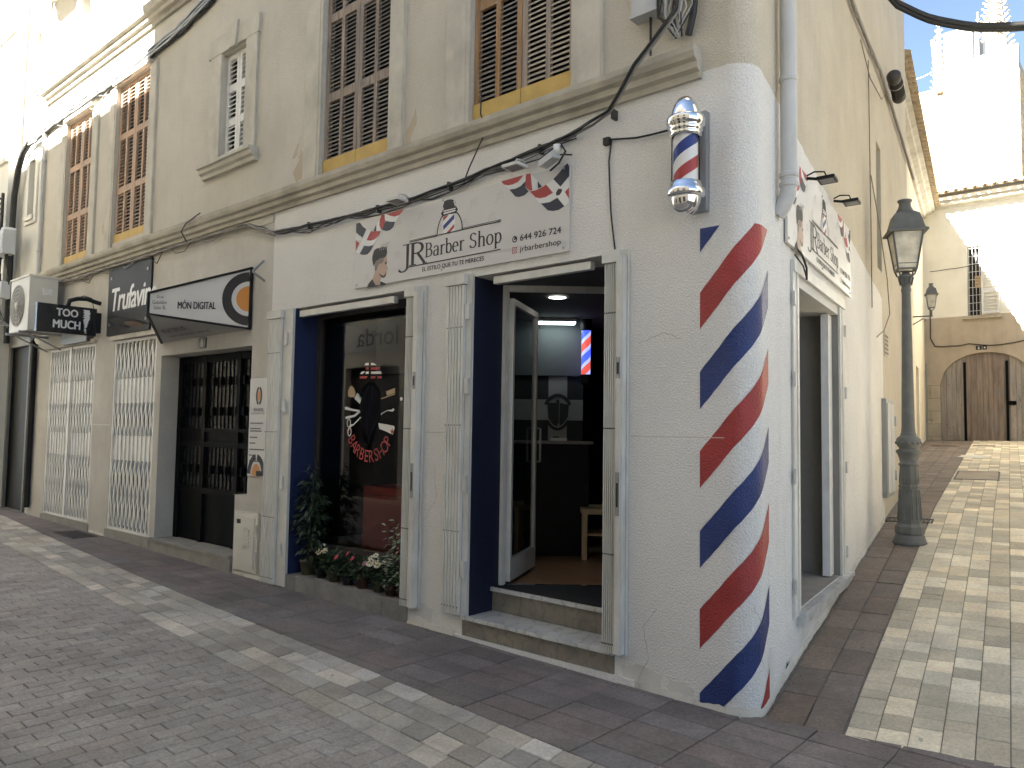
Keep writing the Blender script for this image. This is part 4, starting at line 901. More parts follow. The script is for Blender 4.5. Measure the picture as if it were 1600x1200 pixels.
t = thing('projecting_sign', 'black double sided sign reading TOO MUCH sticking out from the wall by the air conditioner', 'sign', (-9.6, -.05, 2.87))
TS = Fr((-9.57, -.80, 2.85), (0, 1, 0), (0, 0, 1), (1, 0, 0))
a = MB(); a.fbox(TS, 0, .745, 0, .385, -.07, 0); a.build('panel', mats['signblack'], t)
a = MB(); a.fbox(TS, .746, .80, .05, .33, -.10, .02); a.build('wall_mount', mats['black'], t)
a = MB(); text_fit(a, TS, "TOO", .235, .50, .235, .335, .002, 0, .028); text_fit(a, TS, "MUCH", .20, .535, .07, .18, .002, 0, .028)
a.build('lettering', mats['pwhite'], t)
a = MB()
for k in range(34):
    v = .02 + .32 * k / 33; wd = .012 + .028 * max(0, min(1, (v - .10) / .12)) * rg.uniform(.6, 1.2); cx_ = .605 + rg.uniform(-.01, .01) + (.008 if v > .2 else 0)
    if v < .10 and rg.random() < .55: continue
    a.decal(TS, [(cx_ - wd, v), (cx_ + wd, v), (cx_ + wd * .9, v + .012), (cx_ - wd * .8, v + .012)], .002 + k * 1e-5)
a.build('brush_mark', mats['pwhite'], t)
a = MB(); a.tube([(-9.6, -.42, 3.23), (-9.6, -.40, 3.31), (-9.6, -.30, 3.35), (-9.6, -.18, 3.36), (-9.6, -.06, 3.33), (-9.6, 0, 3.32)], .03, 8); a.tube([(-9.6, -.35, 3.34), (-9.6, -.22, 3.40), (-9.6, -.12, 3.38), (-9.6, -.08, 3.2)], .006); a.build('lamp_arm', mats['black'], t)
t = thing('fascia_sign', 'small dark grey sign board half hidden under the black TOO MUCH sign', 'sign', (-10.2, -.03, 2.8))
a = MB(); a.fbox(MAIN, -10.75, -9.78, 2.795, 3.10, .003, .10); a.build('panel', pmat("dark_grey_board", (.075, .08, .082), .4), t)
a = MB(); text_fit(a, MAIN, "OJOXX", -10.55, -9.95, 2.93, 3.0, .102, 0, .01); a.build('lettering', mats['pgrey'], t)

t = thing('air_conditioner', 'cream outdoor air conditioner unit with a round fan on a bracket above the lattice gate', 'air conditioner', (-11.3, -.5, 2.98))
a = MB(); a.fbox(MAIN, -11.76, -10.93, 3.0, 3.80, .12, .50); a.fbox(MAIN, -11.775, -10.915, 3.80, 3.825, .11, .515); a.build('casing', mats['acwhite'], t)
a = MB(); FC = MAIN(-11.42, 3.40, .50)
for r_ in (.08, .14, .20, .26, .31): a.lathe([(r_ - .006, .008), (r_ + .006, .012), (r_ + .006, .0)], FC, 28, axis=(0, -1, 0))
for k in range(12): q = 2 * PI * k / 12; a.bar(MAIN(-11.42 + .05 * math.cos(q), 3.4 + .05 * math.sin(q), .512), MAIN(-11.42 + .31 * math.cos(q), 3.4 + .31 * math.sin(q), .512), .006)
a.build('fan_guard', mats['acgrill'], t)
a = MB(); a.lathe([(.001, .002), (.315, .002)], FC, 28, axis=(0, -1, 0)); a.build('fan_opening', pmat("grey_fan_recess", (.22, .22, .21), .6), t)
a = MB(); a.lathe([(.001, .03), (.05, .026), (.06, .012)], FC, 20, axis=(0, -1, 0)); a.build('fan_hub', mats['acwhite'], t)
a = MB()
for z in (3.54, 3.26, 3.12): a.fbox(Fr((-10.93, 0, 0), (0, -1, 0), (0, 0, 1), (1, 0, 0)), .20, .32, z, z + .10, 0, .012)
a.split('side_grip', mats['gatewhite'], t)
a = MB()
for x in (-11.62, -11.05): a.bar((x, 0, 2.975), (x, -.58, 2.975), .035); a.bar((x, 0, 2.75), (x, -.45, 2.955), .02)
a.split('bracket', mats['steel'], t, 2)
a = MB(); a.tube([(-12.05, -.05, 2.9), (-12.05, -.05, .3)], .045, 10); a.tube([(-12.05, -.05, 2.9), (-12.0, -.1, 2.96), (-11.6, -.2, 2.98)], .02); tag(a.build('drain_pipe', mats['black']), 'black downpipe below the air conditioner beside the dark doorway', 'pipe')
a = MB(); a.tube([(-12.13, -.04, 9.9), (-12.13, -.04, 3.05)], .03, 8); [a.lathe([(.032, 0), (.04, .01), (.04, .04), (.032, .05)], (-12.13, -.04, z), 10) for z in (4.4, 5.9, 7.4)]; tag(a.build('drain_pipe', mats['pipegrey']), 'thin pale downpipe at the seam between the corner building and its left neighbour', 'pipe')

# ---------------------------------------------------------------- barber sign boards
RIB_L = [('red',[(0.423,0.614),(0.652,0.617),(0.637,0.597),(0.599,0.574),(0.54,0.571),(0.479,0.588)]),('white',[(0.403,0.611),(0.423,0.614),(0.479,0.588),(0.54,0.571),(0.599,0.574),(0.58,0.548),(0.541,0.525),(0.481,0.535),(0.41,0.56)]),('navy',[(0.415,0.553),(0.481,0.534),(0.546,0.523),(0.528,0.484),(0.484,0.462),(0.434,0.461),(0.372,0.48)]),('red',[(0.362,0.618),(0.4,0.612),(0.41,0.557),(0.396,0.513),(0.367,0.481),(0.334,0.529),(0.335,0.576)]),('white',[(0.362,0.616),(0.335,0.576),(0.334,0.529),(0.354,0.473),(0.292,0.483),(0.3,0.542)]),('navy',[(0.289,0.544),(0.256,0.492),(0.292,0.481)]),('navy',[(0.001,0.605),(0.056,0.599),(0.101,0.554),(0.153,0.522),(0.1,0.455),(0.045,0.488),(0.002,0.519)]),('white',[(0.153,0.522),(0.218,0.5),(0.16,0.426),(0.08,0.308),(0.005,0.336),(0.096,0.439)]),('red',[(0.218,0.493),(0.29,0.482),(0.357,0.474),(0.328,0.437),(0.272,0.412),(0.219,0.408),(0.16,0.424)]),('white',[(0.161,0.422),(0.219,0.406),(0.272,0.411),(0.328,0.434),(0.288,0.389),(0.242,0.363),(0.19,0.364),(0.13,0.379)]),('navy',[(0.125,0.377),(0.19,0.362),(0.261,0.363),(0.223,0.318),(0.177,0.291),(0.118,0.294),(0.063,0.31)]),('white',[(0.0,0.516),(0.095,0.456),(0.08,0.435),(0.001,0.447)]),('red',[(0.003,0.443),(0.057,0.411),(0.005,0.346)])]
RIB_R = [('red',[(1.778,0.627),(2.0,0.63),(1.948,0.589),(1.894,0.58),(1.848,0.583),(1.807,0.597)]),('white',[(1.807,0.596),(1.848,0.582),(1.898,0.579),(1.952,0.588),(2.022,0.629),(2.023,0.581),(1.975,0.553),(1.922,0.543),(1.863,0.55)]),('navy',[(1.863,0.547),(1.922,0.541),(1.975,0.551),(2.019,0.578),(2.024,0.526),(2.051,0.497),(2.012,0.474),(1.959,0.472),(1.923,0.483)]),('red',[(2.027,0.631),(2.07,0.626),(2.09,0.594),(2.09,0.498),(2.064,0.501),(2.033,0.528),(2.019,0.561)]),('white',[(2.07,0.626),(2.136,0.561),(2.14,0.498),(2.125,0.493),(2.09,0.498)]),('navy',[(2.138,0.554),(2.18,0.507),(2.142,0.5)]),('red',[(2.064,0.494),(2.125,0.491),(2.176,0.5),(2.219,0.514),(2.281,0.442),(2.211,0.423),(2.16,0.425),(2.121,0.439)]),('white',[(2.117,0.437),(2.16,0.423),(2.211,0.421),(2.285,0.438),(2.323,0.401),(2.253,0.381),(2.203,0.381),(2.16,0.392)]),('navy',[(2.173,0.383),(2.253,0.378),(2.323,0.398),(2.386,0.324),(2.336,0.307),(2.287,0.308),(2.237,0.321)]),('white',[(2.219,0.514),(2.284,0.538),(2.35,0.472),(2.436,0.529),(2.437,0.457),(2.387,0.428),(2.439,0.366),(2.439,0.347),(2.389,0.325),(2.323,0.401)]),('navy',[(2.284,0.541),(2.341,0.579),(2.381,0.613),(2.409,0.63),(2.433,0.602),(2.434,0.533),(2.349,0.473)]),('red',[(2.435,0.451),(2.436,0.373),(2.39,0.426)]),('ink',[(2.31,0.437),(2.33,0.462),(2.363,0.453),(2.363,0.433),(2.343,0.414),(2.314,0.413)])]
PORT = [('ink',[(0.439,0.327),(0.414,0.321),(0.388,0.331),(0.348,0.324),(0.306,0.326),(0.27,0.315),(0.258,0.293),(0.246,0.261),(0.245,0.234),(0.266,0.171),(0.281,0.19),(0.3,0.214),(0.351,0.23),(0.413,0.228),(0.442,0.247),(0.451,0.272)]),('fade',[(0.281,0.19),(0.3,0.214),(0.351,0.229),(0.408,0.227),(0.403,0.2),(0.374,0.177),(0.353,0.187),(0.328,0.17),(0.314,0.132),(0.289,0.122)]),('skin',[(0.413,0.228),(0.442,0.246),(0.451,0.207),(0.453,0.183),(0.445,0.168),(0.467,0.124),(0.452,0.114),(0.456,0.101),(0.444,0.079),(0.437,0.06),(0.414,0.05),(0.387,0.057),(0.357,0.077),(0.341,0.099),(0.314,0.132),(0.328,0.17),(0.353,0.187),(0.374,0.177),(0.403,0.2)]),('skin',[(0.289,0.122),(0.314,0.132),(0.341,0.099),(0.357,0.077),(0.387,0.057),(0.369,0.039),(0.371,-0.008),(0.304,0.0),(0.255,0.052),(0.274,0.09)]),('beard',[(0.348,0.104),(0.378,0.081),(0.409,0.07),(0.436,0.09),(0.448,0.099),(0.444,0.079),(0.437,0.06),(0.414,0.05),(0.387,0.057),(0.357,0.077)]),('ink',[(0.255,0.059),(0.304,-0.001),(0.366,-0.007),(0.37,0.026),(0.401,0.015),(0.442,-0.004),(0.442,-0.012),(0.179,-0.011),(0.204,0.025)]),('ink',[(0.424,0.183),(0.452,0.188),(0.449,0.174),(0.429,0.163)])]
EMB = [('ink',[(1.141,0.549),(1.157,0.589),(1.192,0.595),(1.222,0.594),(1.256,0.586),(1.287,0.559),(1.295,0.524),(1.292,0.515),(1.211,0.519),(1.159,0.521)]),('ink',[(1.12,0.494),(1.146,0.523),(1.297,0.521),(1.318,0.495),(1.3,0.475),(1.29,0.464),(1.217,0.474),(1.143,0.462)]),('white',[(1.15,0.513),(1.288,0.513),(1.289,0.504),(1.151,0.503)]),('white',[(1.151,0.495),(1.289,0.497),(1.287,0.486),(1.153,0.482)]),('white',[(1.274,0.567),(1.287,0.547),(1.29,0.528),(1.282,0.527),(1.275,0.549),(1.261,0.57)]),('white',[(1.147,0.467),(1.285,0.469),(1.289,0.319),(1.152,0.319)]),('red',[(1.149,0.464),(1.214,0.468),(1.15,0.427)]),('red',[(1.279,0.384),(1.28,0.356),(1.221,0.314),(1.181,0.318)]),('blue',[(1.151,0.39),(1.277,0.465),(1.278,0.427),(1.155,0.352)])]
SM = [mats['ink'], mats['pred'], mats['pwhite'], mats['pnavy'], mats['pblue'], mats['pskin'], mats['pfade'], mats['pbeard'], mats['porange'], mats['pgrey']]
SI = {'ink': 0, 'red': 1, 'white': 2, 'navy': 3, 'blue': 4, 'skin': 5, 'fade': 6, 'beard': 7, 'orange': 8, 'grey': 9}
def barber_sign(f, o, label, W=2.43, Hh=.62):
    S = Fr(f(*o), tuple(f.U), tuple(f.V), tuple(f.N)); t = thing('barber_sign', label, 'sign', tuple(S(W / 2, 0)), 'barber shop sign boards')
    a = MB(); a.fbox(S, 0, W, 0, Hh, .004, .022); a.build('panel', mats['psign'], t)
    n = .0232
    a = MB()
    for k, (c, p) in enumerate(RIB_L): a.decal(S, p, n + .00012 * k, SI[c])
    a.build('left_ribbon', SM, t); a = MB()
    for k, (c, p) in enumerate(RIB_R): a.decal(S, [(min(u, W - .004), v) for u, v in p], n + .00012 * k, SI[c])
    a.build('right_ribbon', SM, t); a = MB()
    for k, (c, p) in enumerate(PORT): a.decal(S, p, n + .00012 * k, SI[c])
    for k in range(5): a.ribbon(S, [(.345 + .025 * k, .30 - .0 * k), (.355 + .026 * k, .335), (.375 + .026 * k, .36)], .006, n + .0012, 9)
    a.build('portrait', SM, t); a = MB()
    a.ribbon(S, arc(1.215, .32, .135, .185, 178, 118, 8), .012, n, 0); a.ribbon(S, arc(1.215, .32, .155, .185, 62, 2, 8), .012, n, 0)
    for k, (c, p) in enumerate(EMB): a.decal(S, p, n + .0002 + .00012 * k, SI[c])
    a.build('pole_emblem', SM, t); a = MB()
    for v, u0, u1, w_ in ((.327, .743, 1.075, .005), (.3165, .743, 1.08, .008), (.332, 1.36, 1.785, .005), (.3205, 1.06, 1.785, .008), (.104, .735, 1.785, .009)): a.ribbon(S, [(u0, v), (u1, v)], w_, n + .002)
    serif_text(a, S, "J", .615, .79, .115, .185, n, 0, .18, .06); serif_text(a, S, "R", .735, .95, .115, .185, n, 0, .20, .06); serif_text(a, S, "Barber Shop", .932, 1.795, .158, .118, n, 0, .155, .06)
    text_fit(a, S, "EL ESTILO QUE TU TE MERECES", .91, 1.612, .038, .078, n, 0, .026)
    text_fit(a, S, "644 926 724", 1.977, 2.358, .139, .186, n, 0, .024); text_fit(a, S, "jrbarbershop", 1.975, 2.358, .046, .098, n, 0, .012)
    a.build('lettering', mats['ink'], t); a = MB()
    a.decal(S, arc(1.924, .160, .025, .025, 0, 345, 18), n, 0); a.ribbon(S, arc(1.924, .160, .012, .012, 110, 340, 8), .007, n + .0004, 2)
    a.ribbon(S, [(1.903, .056), (1.945, .056), (1.945, .098), (1.903, .098), (1.903, .056)], .007, n, 1); a.ribbon(S, arc(1.924, .077, .010, .010, 0, 360, 12), .005, n, 1)
    a.build('icon', SM, t); a = MB(); rr = random.Random(11)
    for i in range(8):
        for j in range(4):
            u = .12 + .30 * i + .10 * (j % 2) + rr.uniform(-.02, .02); v = .05 + .145 * j
            if .30 < u < .52 and v < .4 or u < .5 and v > .25 or u > 1.72 and v > .30 and u < 2.5 and v > .28: continue
            if .6 < u < 1.8 and .02 < v < .3: continue
            if u > 1.85 and v < .2: continue
            serif_text(a, S, "J", u, u + .05, v, .05, n - .0004, 0, .06, .03, .25); serif_text(a, S, "R", u + .04, u + .10, v + .012, .05, n - .0004, 0, .06, .03, .25)
    a.build('faint_monogram', mats['pgrey'], t); a = MB()
    for u in (.03, W * .47, W - .05):
        for v in (.03, Hh - .02): a.fbox(S, u - .008, u + .008, v - .008, v + .008, .022, .027)
    a.split('screw', mats['steel'], t); return t
barber_sign(MAIN, (-3.775, 2.885, 0), 'long white barber shop sign board over the shop door on the street side')
barber_sign(ALLEY, (.70, 2.90, .004), 'white barber shop sign board over the alley window, seen at an angle', 2.41, .625)

def floodlight(name, p, out, m, label, group):
    """flat LED floodlight on a short arm; p is its middle, out the wall normal"""
    out = Vector(out); side = Vector((-out.y, out.x, 0)); up = Vector((0, 0, 1)); p = Vector(p)
    t = thing(name, label, 'floodlight', tuple(p), group); d = (out + up * .04).normalized(); nn = side.cross(d).normalized()
    if nn.z > 0: nn = -nn
    a = MB(); c = [p + side * x + d * y for x, y in ((-.075, -.06), (.075, -.06), (.075, .06), (-.075, .06))]
    a.hexa([q + nn * .012 for q in c] + [q - nn * .010 for q in c]); a.build('housing', m, t)
    b = MB(); c = [p + side * x + d * y + nn * .0135 for x, y in ((-.06, -.045), (.06, -.045), (.06, .05), (-.06, .05))]; b.face(c); b.build('lens', pmat("floodlight_lens", (.16, .16, .16), .25), t)
    b = MB(); b.bar(p - nn * .012 - d * .05, p - out * .14 + up * .03, .018); b.tube([p - nn * .01, p + up * .06 - out * .02, p + up * .07 - out * .09, p - out * .14 + up * .05], .006); b.build('arm', m, t)
    return t
floodlight('floodlight', (-3.06, -.15, 3.535), (0, -1, 0), mats['white'], 'white floodlight above the left end of the street side barber sign', 'sign floodlights')
floodlight('floodlight', (-1.75, -.15, 3.54), (0, -1, 0), mats['white'], 'white floodlight above the right half of the street side barber sign', 'sign floodlights')
for s, z, lab in ((1.28, 3.46, 'black floodlight over the near end of the alley sign'), (2.30, 3.56, 'black floodlight with a looped wire over the far half of the alley sign')):
    floodlight('floodlight', tuple(D2 * s + NA * .17 + Vector((0, 0, z))), tuple(NA), mats['black'], lab, 'alley floodlights')
t = thing('spot_lamp', 'small pale twin spot box with loose wires over the right ribbon of the barber sign', 'lamp', (-1.5, -.1, 3.52))
a = MB(); a.bar((-1.56, -.06, 3.535), (-1.40, -.11, 3.56), .07, .05); a.build('box', mats['boxgrey'], t)
a = MB(); a.tube([(-1.45, -.02, 3.6), (-1.36, -.1, 3.62), (-1.31, -.12, 3.56), (-1.38, -.1, 3.50), (-1.46, -.1, 3.46)], .008); a.tube([(-1.5, -.05, 3.6), (-1.3, -.06, 3.55)], .006); a.build('wire', mats['cable'], t)
a = MB(); a.lathe([(.001, -.03), (.022, -.03), (.03, .03), (.001, .03)], (-1.40, -.10, 3.60), 12); a.build('lamp_head', mats['whiteclean'], t)
t = thing('electric_meter_box', 'grey electrical box with plugs and tangled wires high on the wall near the corner', 'electrical box', (-.7, -.06, 4.33))
a = MB(); a.fbox(MAIN, -.80, -.615, 4.35, 4.85, .002, .09); a.fbox(MAIN, -.81, -.605, 4.335, 4.352, .0, .10); a.build('box', mats['boxgrey'], t)
a = MB(); a.fbox(MAIN, -.56, -.36, 4.42, 4.85, .002, .11); a.build('junction_block', pmat("dark_grey_plastic", (.09, .09, .095), .5), t)
a = MB()
for k in range(12):
    x = -.60 + .022 * k; a.tube([(x, -.05, 4.6 + .1 * math.sin(k)), (x + .02, -.12, 4.45), (x + .05 * math.sin(k * 2), -.09, 4.28), (-.45 - .02 * (k % 4), -.05, 4.16 - .02 * (k % 3))], .005 + .004 * (k % 3 == 0), 5, k % 2)
a.tube([(-.35, -.05, 4.9), (-.345, -.055, 4.45), (-.37, -.05, 4.25), (-.41, -.04, 4.12)], .022, 8, 0)
a.tube([(-.69, -.03, 4.34), (-.69, -.03, 4.08)], .008, 6, 0); a.build('wire', [mats['cable'], mats['boxgrey']], t)

# chrome barber pole on the corner wall
t = thing('barber_pole', 'chrome capped barber pole with red white and blue helix fixed to the corner wall', 'barber pole', (-.36, -.165, 2.96))
cx_, cy_ = -.36, -.165
a = MB(); a.lathe([(.001, .80), (.02, .795), (.05, .775), (.075, .735), (.088, .69), (.092, .665)], (cx_, cy_, 2.87), 32)
a.lathe([(.092, .665), (.113, .66), (.118, .645), (.115, .61), (.10, .60), (.102, .59), (.102, .575), (.094, .57), (.096, .56), (.096, .545), (.08, .54)], (cx_, cy_, 2.87), 32); a.build('top_cap', mats['chrome'], t)
a = MB(); a.lathe([(.08, .265), (.096, .26), (.096, .245), (.102, .24), (.102, .225), (.116, .215), (.118, .19), (.114, .175), (.092, .165)], (cx_, cy_, 2.87), 32); a.lathe([(.092, .165), (.088, .135), (.07, .095), (.04, .068), (.001, .060)], (cx_, cy_, 2.87), 32); a.build('bottom_cap', mats['chrome'], t)
a = MB(); nz, na = 40, 48; z0_, z1_ = 2.87 + .262, 2.87 + .545
for i in range(nz):
    for j in range(na):
        a0, a1 = 2 * PI * j / na, 2 * PI * (j + 1) / na; za, zb2 = z0_ + (z1_ - z0_) * i / nz, z0_ + (z1_ - z0_) * (i + 1) / nz
        def P_(aa, zz): return (cx_ + .073 * math.cos(aa), cy_ + .073 * math.sin(aa), zz)
        sh = [(P_(a0 + (i) * .145, za)), (P_(a1 + (i) * .145, za)), (P_(a1 + (i + 1) * .145, zb2)), (P_(a0 + (i + 1) * .145, zb2))]
        band = int(j * 4 / na); a.face(sh, (0, 1, 2, 1)[band])
    a.S[-na:] = [True] * na
a.build('helix', [mats['pblue'], mats['pwhite'], mats['pred']], t)
a = MB(); a.lathe([(.085, .25), (.085, .555)], (cx_, cy_, 2.87), 32); a.build('glass_cylinder', mats['clear'], t)
a = MB(); a.box(cx_ - .05, cx_ + .075, -.05, -.001, 2.98, 3.60); a.build('back_plate', mats['steel'], t)

# drainpipe at the corner of the alley wall
t = thing('drain_pipe', 'grey painted downpipe ending above the alley sign at the building corner', 'pipe', tuple(D2 * .54 + NA * .07 + Vector((0, 0, 3.1))))
pp = D2 * .535 + NA * .075
a = MB(); a.tube([pp + Vector((0, 0, 9.9)), pp + Vector((0, 0, 3.22)), pp + Vector((0, 0, 3.16)) - NA * .01, pp + Vector((0, 0, 3.09)) - NA * .04, pp + Vector((0, 0, 3.04)) - NA * .075], .052, 16); a.build('pipe', mats['pipegrey'], t)
a = MB(); [a.lathe([(.052, 0), (.06, .008), (.06, .03), (.052, .04)], pp + Vector((0, 0, z)), 16) for z in (3.21, 3.27, 3.9, 4.55)]; a.split('collar', mats['pipegrey'], t)

# ---------------------------------------------------------------- cables
def wig(P, amp=.008, n=5, seed=1):
    """a slightly loose cable through the given points"""
    r_ = random.Random(seed); P = [Vector(p) for p in P]; out = []
    for a, b in zip(P[:-1], P[1:]):
        L = (b - a).length; k = max(2, int(L / .14))
        for i in range(k):
            q = a.lerp(b, i / k) + Vector((0, r_.uniform(-.4, .4), r_.uniform(-1, 1))) * amp - Vector((0, 0, 1)) * .10 * L * (i / k) * (1 - i / k) * .35
            out.append(q)
    return out + [P[-1]]
def fpt(pts, n): return [MAIN(u, v, n) for u, v in pts]
main_run = [(-.36, 4.62), (-.42, 4.23), (-.72, 3.97), (-.97, 3.755), (-1.29, 3.70), (-1.605, 3.665), (-2.146, 3.615), (-2.55, 3.58), (-2.955, 3.555), (-3.45, 3.555), (-3.926, 3.56), (-4.5, 3.58), (-5.08, 3.605)]
a = MB()
for k in range(6):
    a.tube(wig([MAIN(u, v + .010 * math.sin(k * 2.1) + (k % 3) * .008, .03 + .012 * (k % 3) + (.125 if v > 3.9 else (.05 if v > 3.72 else 0))) for u, v in main_run], .007, seed=k), .0075 if k % 2 else .010, 5, 0 if k % 3 else 1)
for k in range(3): a.tube(wig([MAIN(u, v - .012 - .022 * k * (i % 2), .03) for i, (u, v) in enumerate(main_run[4:])], .016, seed=20 + k), .005, 5, 1 if k == 1 else 0)
for u, v in main_run[3::2]: a.fbox(MAIN, u - .01, u + .01, v - .03, v + .035, 0, .055, 2)
tag(a.build('cable_bundle', [mats['cable'], mats['cablegrey'], mats['frame']]), 'thick black cable bundle sagging along the white wall above the barber shop sign', 'cables')
left_run = [(-5.08, 3.605), (-5.35, 3.70), (-5.62, 3.79), (-6.2, 3.80), (-6.79, 3.815), (-7.4, 3.80), (-7.87, 3.80), (-8.7, 3.80), (-9.47, 3.80), (-10.4, 3.78), (-11.3, 3.84), (-12.0, 3.86)]
a = MB()
for k in range(6): a.tube(wig([MAIN(u, v - .012 * (k % 3), .028 + .012 * (k % 3)) for u, v in left_run], .014, seed=40 + k), .008, 5, k % 3)
for k in range(8):
    u = -6.2 - .72 * k; a.tube([MAIN(u, 3.80, .03), MAIN(u - .12, 3.74 - .05 * (k % 3), .05), MAIN(u - .35, 3.73 - .03 * (k % 2), .05), MAIN(u - .55, 3.80, .03)], .006, 5, (k + 1) % 3)
tag(a.build('cable_bundle', [mats['cable'], mats['cablegrey'], mats['cabledust']]), 'tangled cables pinned under the lower string course on the left half of the facade', 'cables')
up_run = [(-4.6, 8.5), (-5.6, 7.35), (-6.63, 6.67), (-7.4, 6.55), (-8.13, 6.50), (-8.8, 6.46), (-10.0, 6.46), (-11.0, 6.46), (-11.83, 6.455), (-12.88, 6.40)]
a = MB()
for k in range(9): a.tube(wig([MAIN(u, v + .014 * ((k * 5) % 9 - 4), .03 + .014 * (k % 3)) for u, v in up_run], .012, seed=60 + k), .010 if k % 2 else .014, 5, k % 3)
for k in range(5): a.tube(wig([MAIN(-8.2 - k * .6, 6.44, .03), MAIN(-8.9 - k * .6, 6.34 - .05 * (k % 3), .05), MAIN(-9.6 - k * .55, 6.45, .03)], .01, seed=80 + k), .006, 5, 1)
tag(a.build('cable_bundle', [mats['cable'], mats['cablegrey'], mats['steel']]), 'thick grey and black cable bundle climbing under the upper string course in the sun', 'cables')
a = MB(); a.tube([(-12.88, -.04, 6.40), (-13.15, -.05, 6.28), (-13.33, -.06, 6.0), (-13.42, -.07, 5.6), (-13.44, -.07, 5.2), (-13.45, -.07, 4.4), (-13.45, -.07, 3.4), (-13.42, -.07, 3.0)], .05, 10)
tag(a.build('cable_conduit', mats['cable']), 'thick black conduit bending down the far left wall past the narrow windows', 'cables')
a = MB()
for k in range(5): a.tube([(-13.5, -.22, 5.5 - .09 * k), (-13.7 - .1 * k, -.5, 5.52 - .06 * k), (-14.2, -.75, 5.45 - .05 * k), (-14.9, -.8, 5.35)], .02, 6)
a.tube([(-13.5, -.22, 5.6), (-13.42, -.24, 5.2), (-13.5, -.22, 4.85)], .025, 6); a.tube([(-13.4, -.2, 5.0), (-13.46, -.22, 4.3), (-13.44, -.22, 3.2)], .02, 6)
tag(a.build('cable_bundle', mats['cable']), 'looping black cables at the far left edge above the two grey junction boxes', 'cables')
for k, (x, lab) in enumerate(((-13.44, 'smooth grey junction box, left of a pair on the far left wall'), (-13.03, 'grey junction box with ribbed front, right of a pair on the far left wall'))):
    t = thing('junction_box', lab, 'junction box', (x, -.2, 4.45), 'junction boxes'); a = MB(); a.box(x - .12, x + .12, -.34, -.16, 4.46, 4.86); a.prism(Fr((x, -.16, 4.86), (1, 0, 0), (0, 0, 1), (0, -1, 0)), [(-.12, 0), (.12, 0), (.08, .05), (-.08, .05)], 0, .16); a.build('casing', mats['boxgrey'], t)
    a = MB(); [a.box(x - .10, x + .10, -.35, -.341, 4.5 + .05 * j, 4.53 + .05 * j) for j in range(6 if k else 2)]; a.build('rib', mats['boxgrey'], t)
    a = MB(); [a.tube([(x - .05 + .05 * j, -.25, 4.47), (x - .03 + .03 * j, -.24, 4.3), (x + .02 * j, -.2, 4.15 - .1 * j)], .012, 5) for j in range(3)]; a.build('wire', mats['cable'], t)
t = thing('junction_box', 'small pale junction box lower down by the air conditioner pipework', 'junction box', (-13.1, -.2, 3.7), 'junction boxes'); a = MB(); a.box(-13.25, -13.03, -.30, -.16, 3.72, 4.0); a.build('casing', mats['boxgrey'], t); a = MB(); [a.tube([(-13.35 + .05 * j, -.25, 3.73), (-13.3, -.22, 3.5 - .1 * j), (-12.9 + .2 * j, -.2, 3.2)], .012, 5) for j in range(3)]; a.build('wire', mats['cable'], t)
a = MB(); a.tube(wig(fpt([(-2.122, 4.20), (-2.125, 4.03)], .13) + fpt([(-2.12, 3.956), (-2.22, 3.80), (-2.30, 3.68), (-2.36, 3.57)], .06), .004, seed=5), .006, 5); tag(a.build('hanging_wire', mats['cable']), 'thin black wire dropping from the right hand shutters over the string course', 'wire')
a = MB(); a.tube([MAIN(-6.55, 4.05, .12), MAIN(-6.85, 3.98, .135), MAIN(-6.98, 3.9, .13), MAIN(-6.99, 3.78, .04)], .007, 5); tag(a.build('hanging_wire', mats['cable']), 'short curly wire end over the string course above the wedge sign', 'wire')
a = MB(); a.tube(wig(fpt([(-.45, 3.56), (-.56, 3.552), (-.80, 3.56), (-1.0, 3.60), (-1.03, 3.60)], .02), .003, seed=6), .007, 5); a.tube(wig(fpt([(-1.0, 3.60), (-1.02, 3.45), (-1.0, 3.1), (-.965, 2.84)], .015), .004, seed=7), .006, 5)
a.fbox(MAIN, -1.06, -1.015, 3.57, 3.62, 0, .03); tag(a.build('pole_wire', mats['cable']), 'black wire from the barber pole running left and down to the folded door gate', 'wire')
a = MB(); a.tube([ALLEY(.95, 2.92, .02), ALLEY(1.06, 2.88, .04), ALLEY(1.13, 2.80, .055), ALLEY(1.15, 2.72, .05)], .008, 5); a.tube([ALLEY(.93, 2.86, .02), ALLEY(1.05, 2.80, .05), ALLEY(1.14, 2.73, .052)], .006, 5); tag(a.build('hanging_wire', mats['cable']), 'looped black wire at the top left corner of the alley window frame', 'wire')
# alley wall cable, splice closure, and the span across the alley
a = MB(); run = [(1.6, 6.35), (2.4, 6.02), (3.1, 5.80), (4.2, 5.83), (5.2, 5.90), (6.2, 5.86), (7.2, 5.80), (8.1, 5.72), (8.9, 5.66)]
for k in range(5): a.tube(wig([ALLEY(s, z + .012 * (k % 3), .03 + .014 * (k % 2)) for s, z in run], .010, seed=90 + k), .011, 5, 1 if k % 2 else 0)
a.tube(wig([ALLEY(4.42, 5.7, .02), ALLEY(4.45, 4.5, .02), ALLEY(4.47, 3.6, .02), ALLEY(4.47, 3.0, .02)], .004, seed=99), .006, 5, 0); a.tube([ALLEY(4.5, 4.45, .02), ALLEY(5.0, 4.05, .03), ALLEY(5.55, 3.5, .04), ALLEY(5.75, 3.1, .04), ALLEY(5.3, 2.85, .03), ALLEY(4.8, 2.72, .02)], .006, 5, 0); a.tube([ALLEY(3.9, 5.7, .02), ALLEY(4.3, 5.45, .05), ALLEY(5.2, 5.55, .05), ALLEY(5.7, 5.8, .03)], .006, 5, 0)
tag(a.build('cable_bundle', [mats['cabledust'], mats['cablegrey']]), 'dusty cable bundle strung high along the sandy alley wall', 'cables')
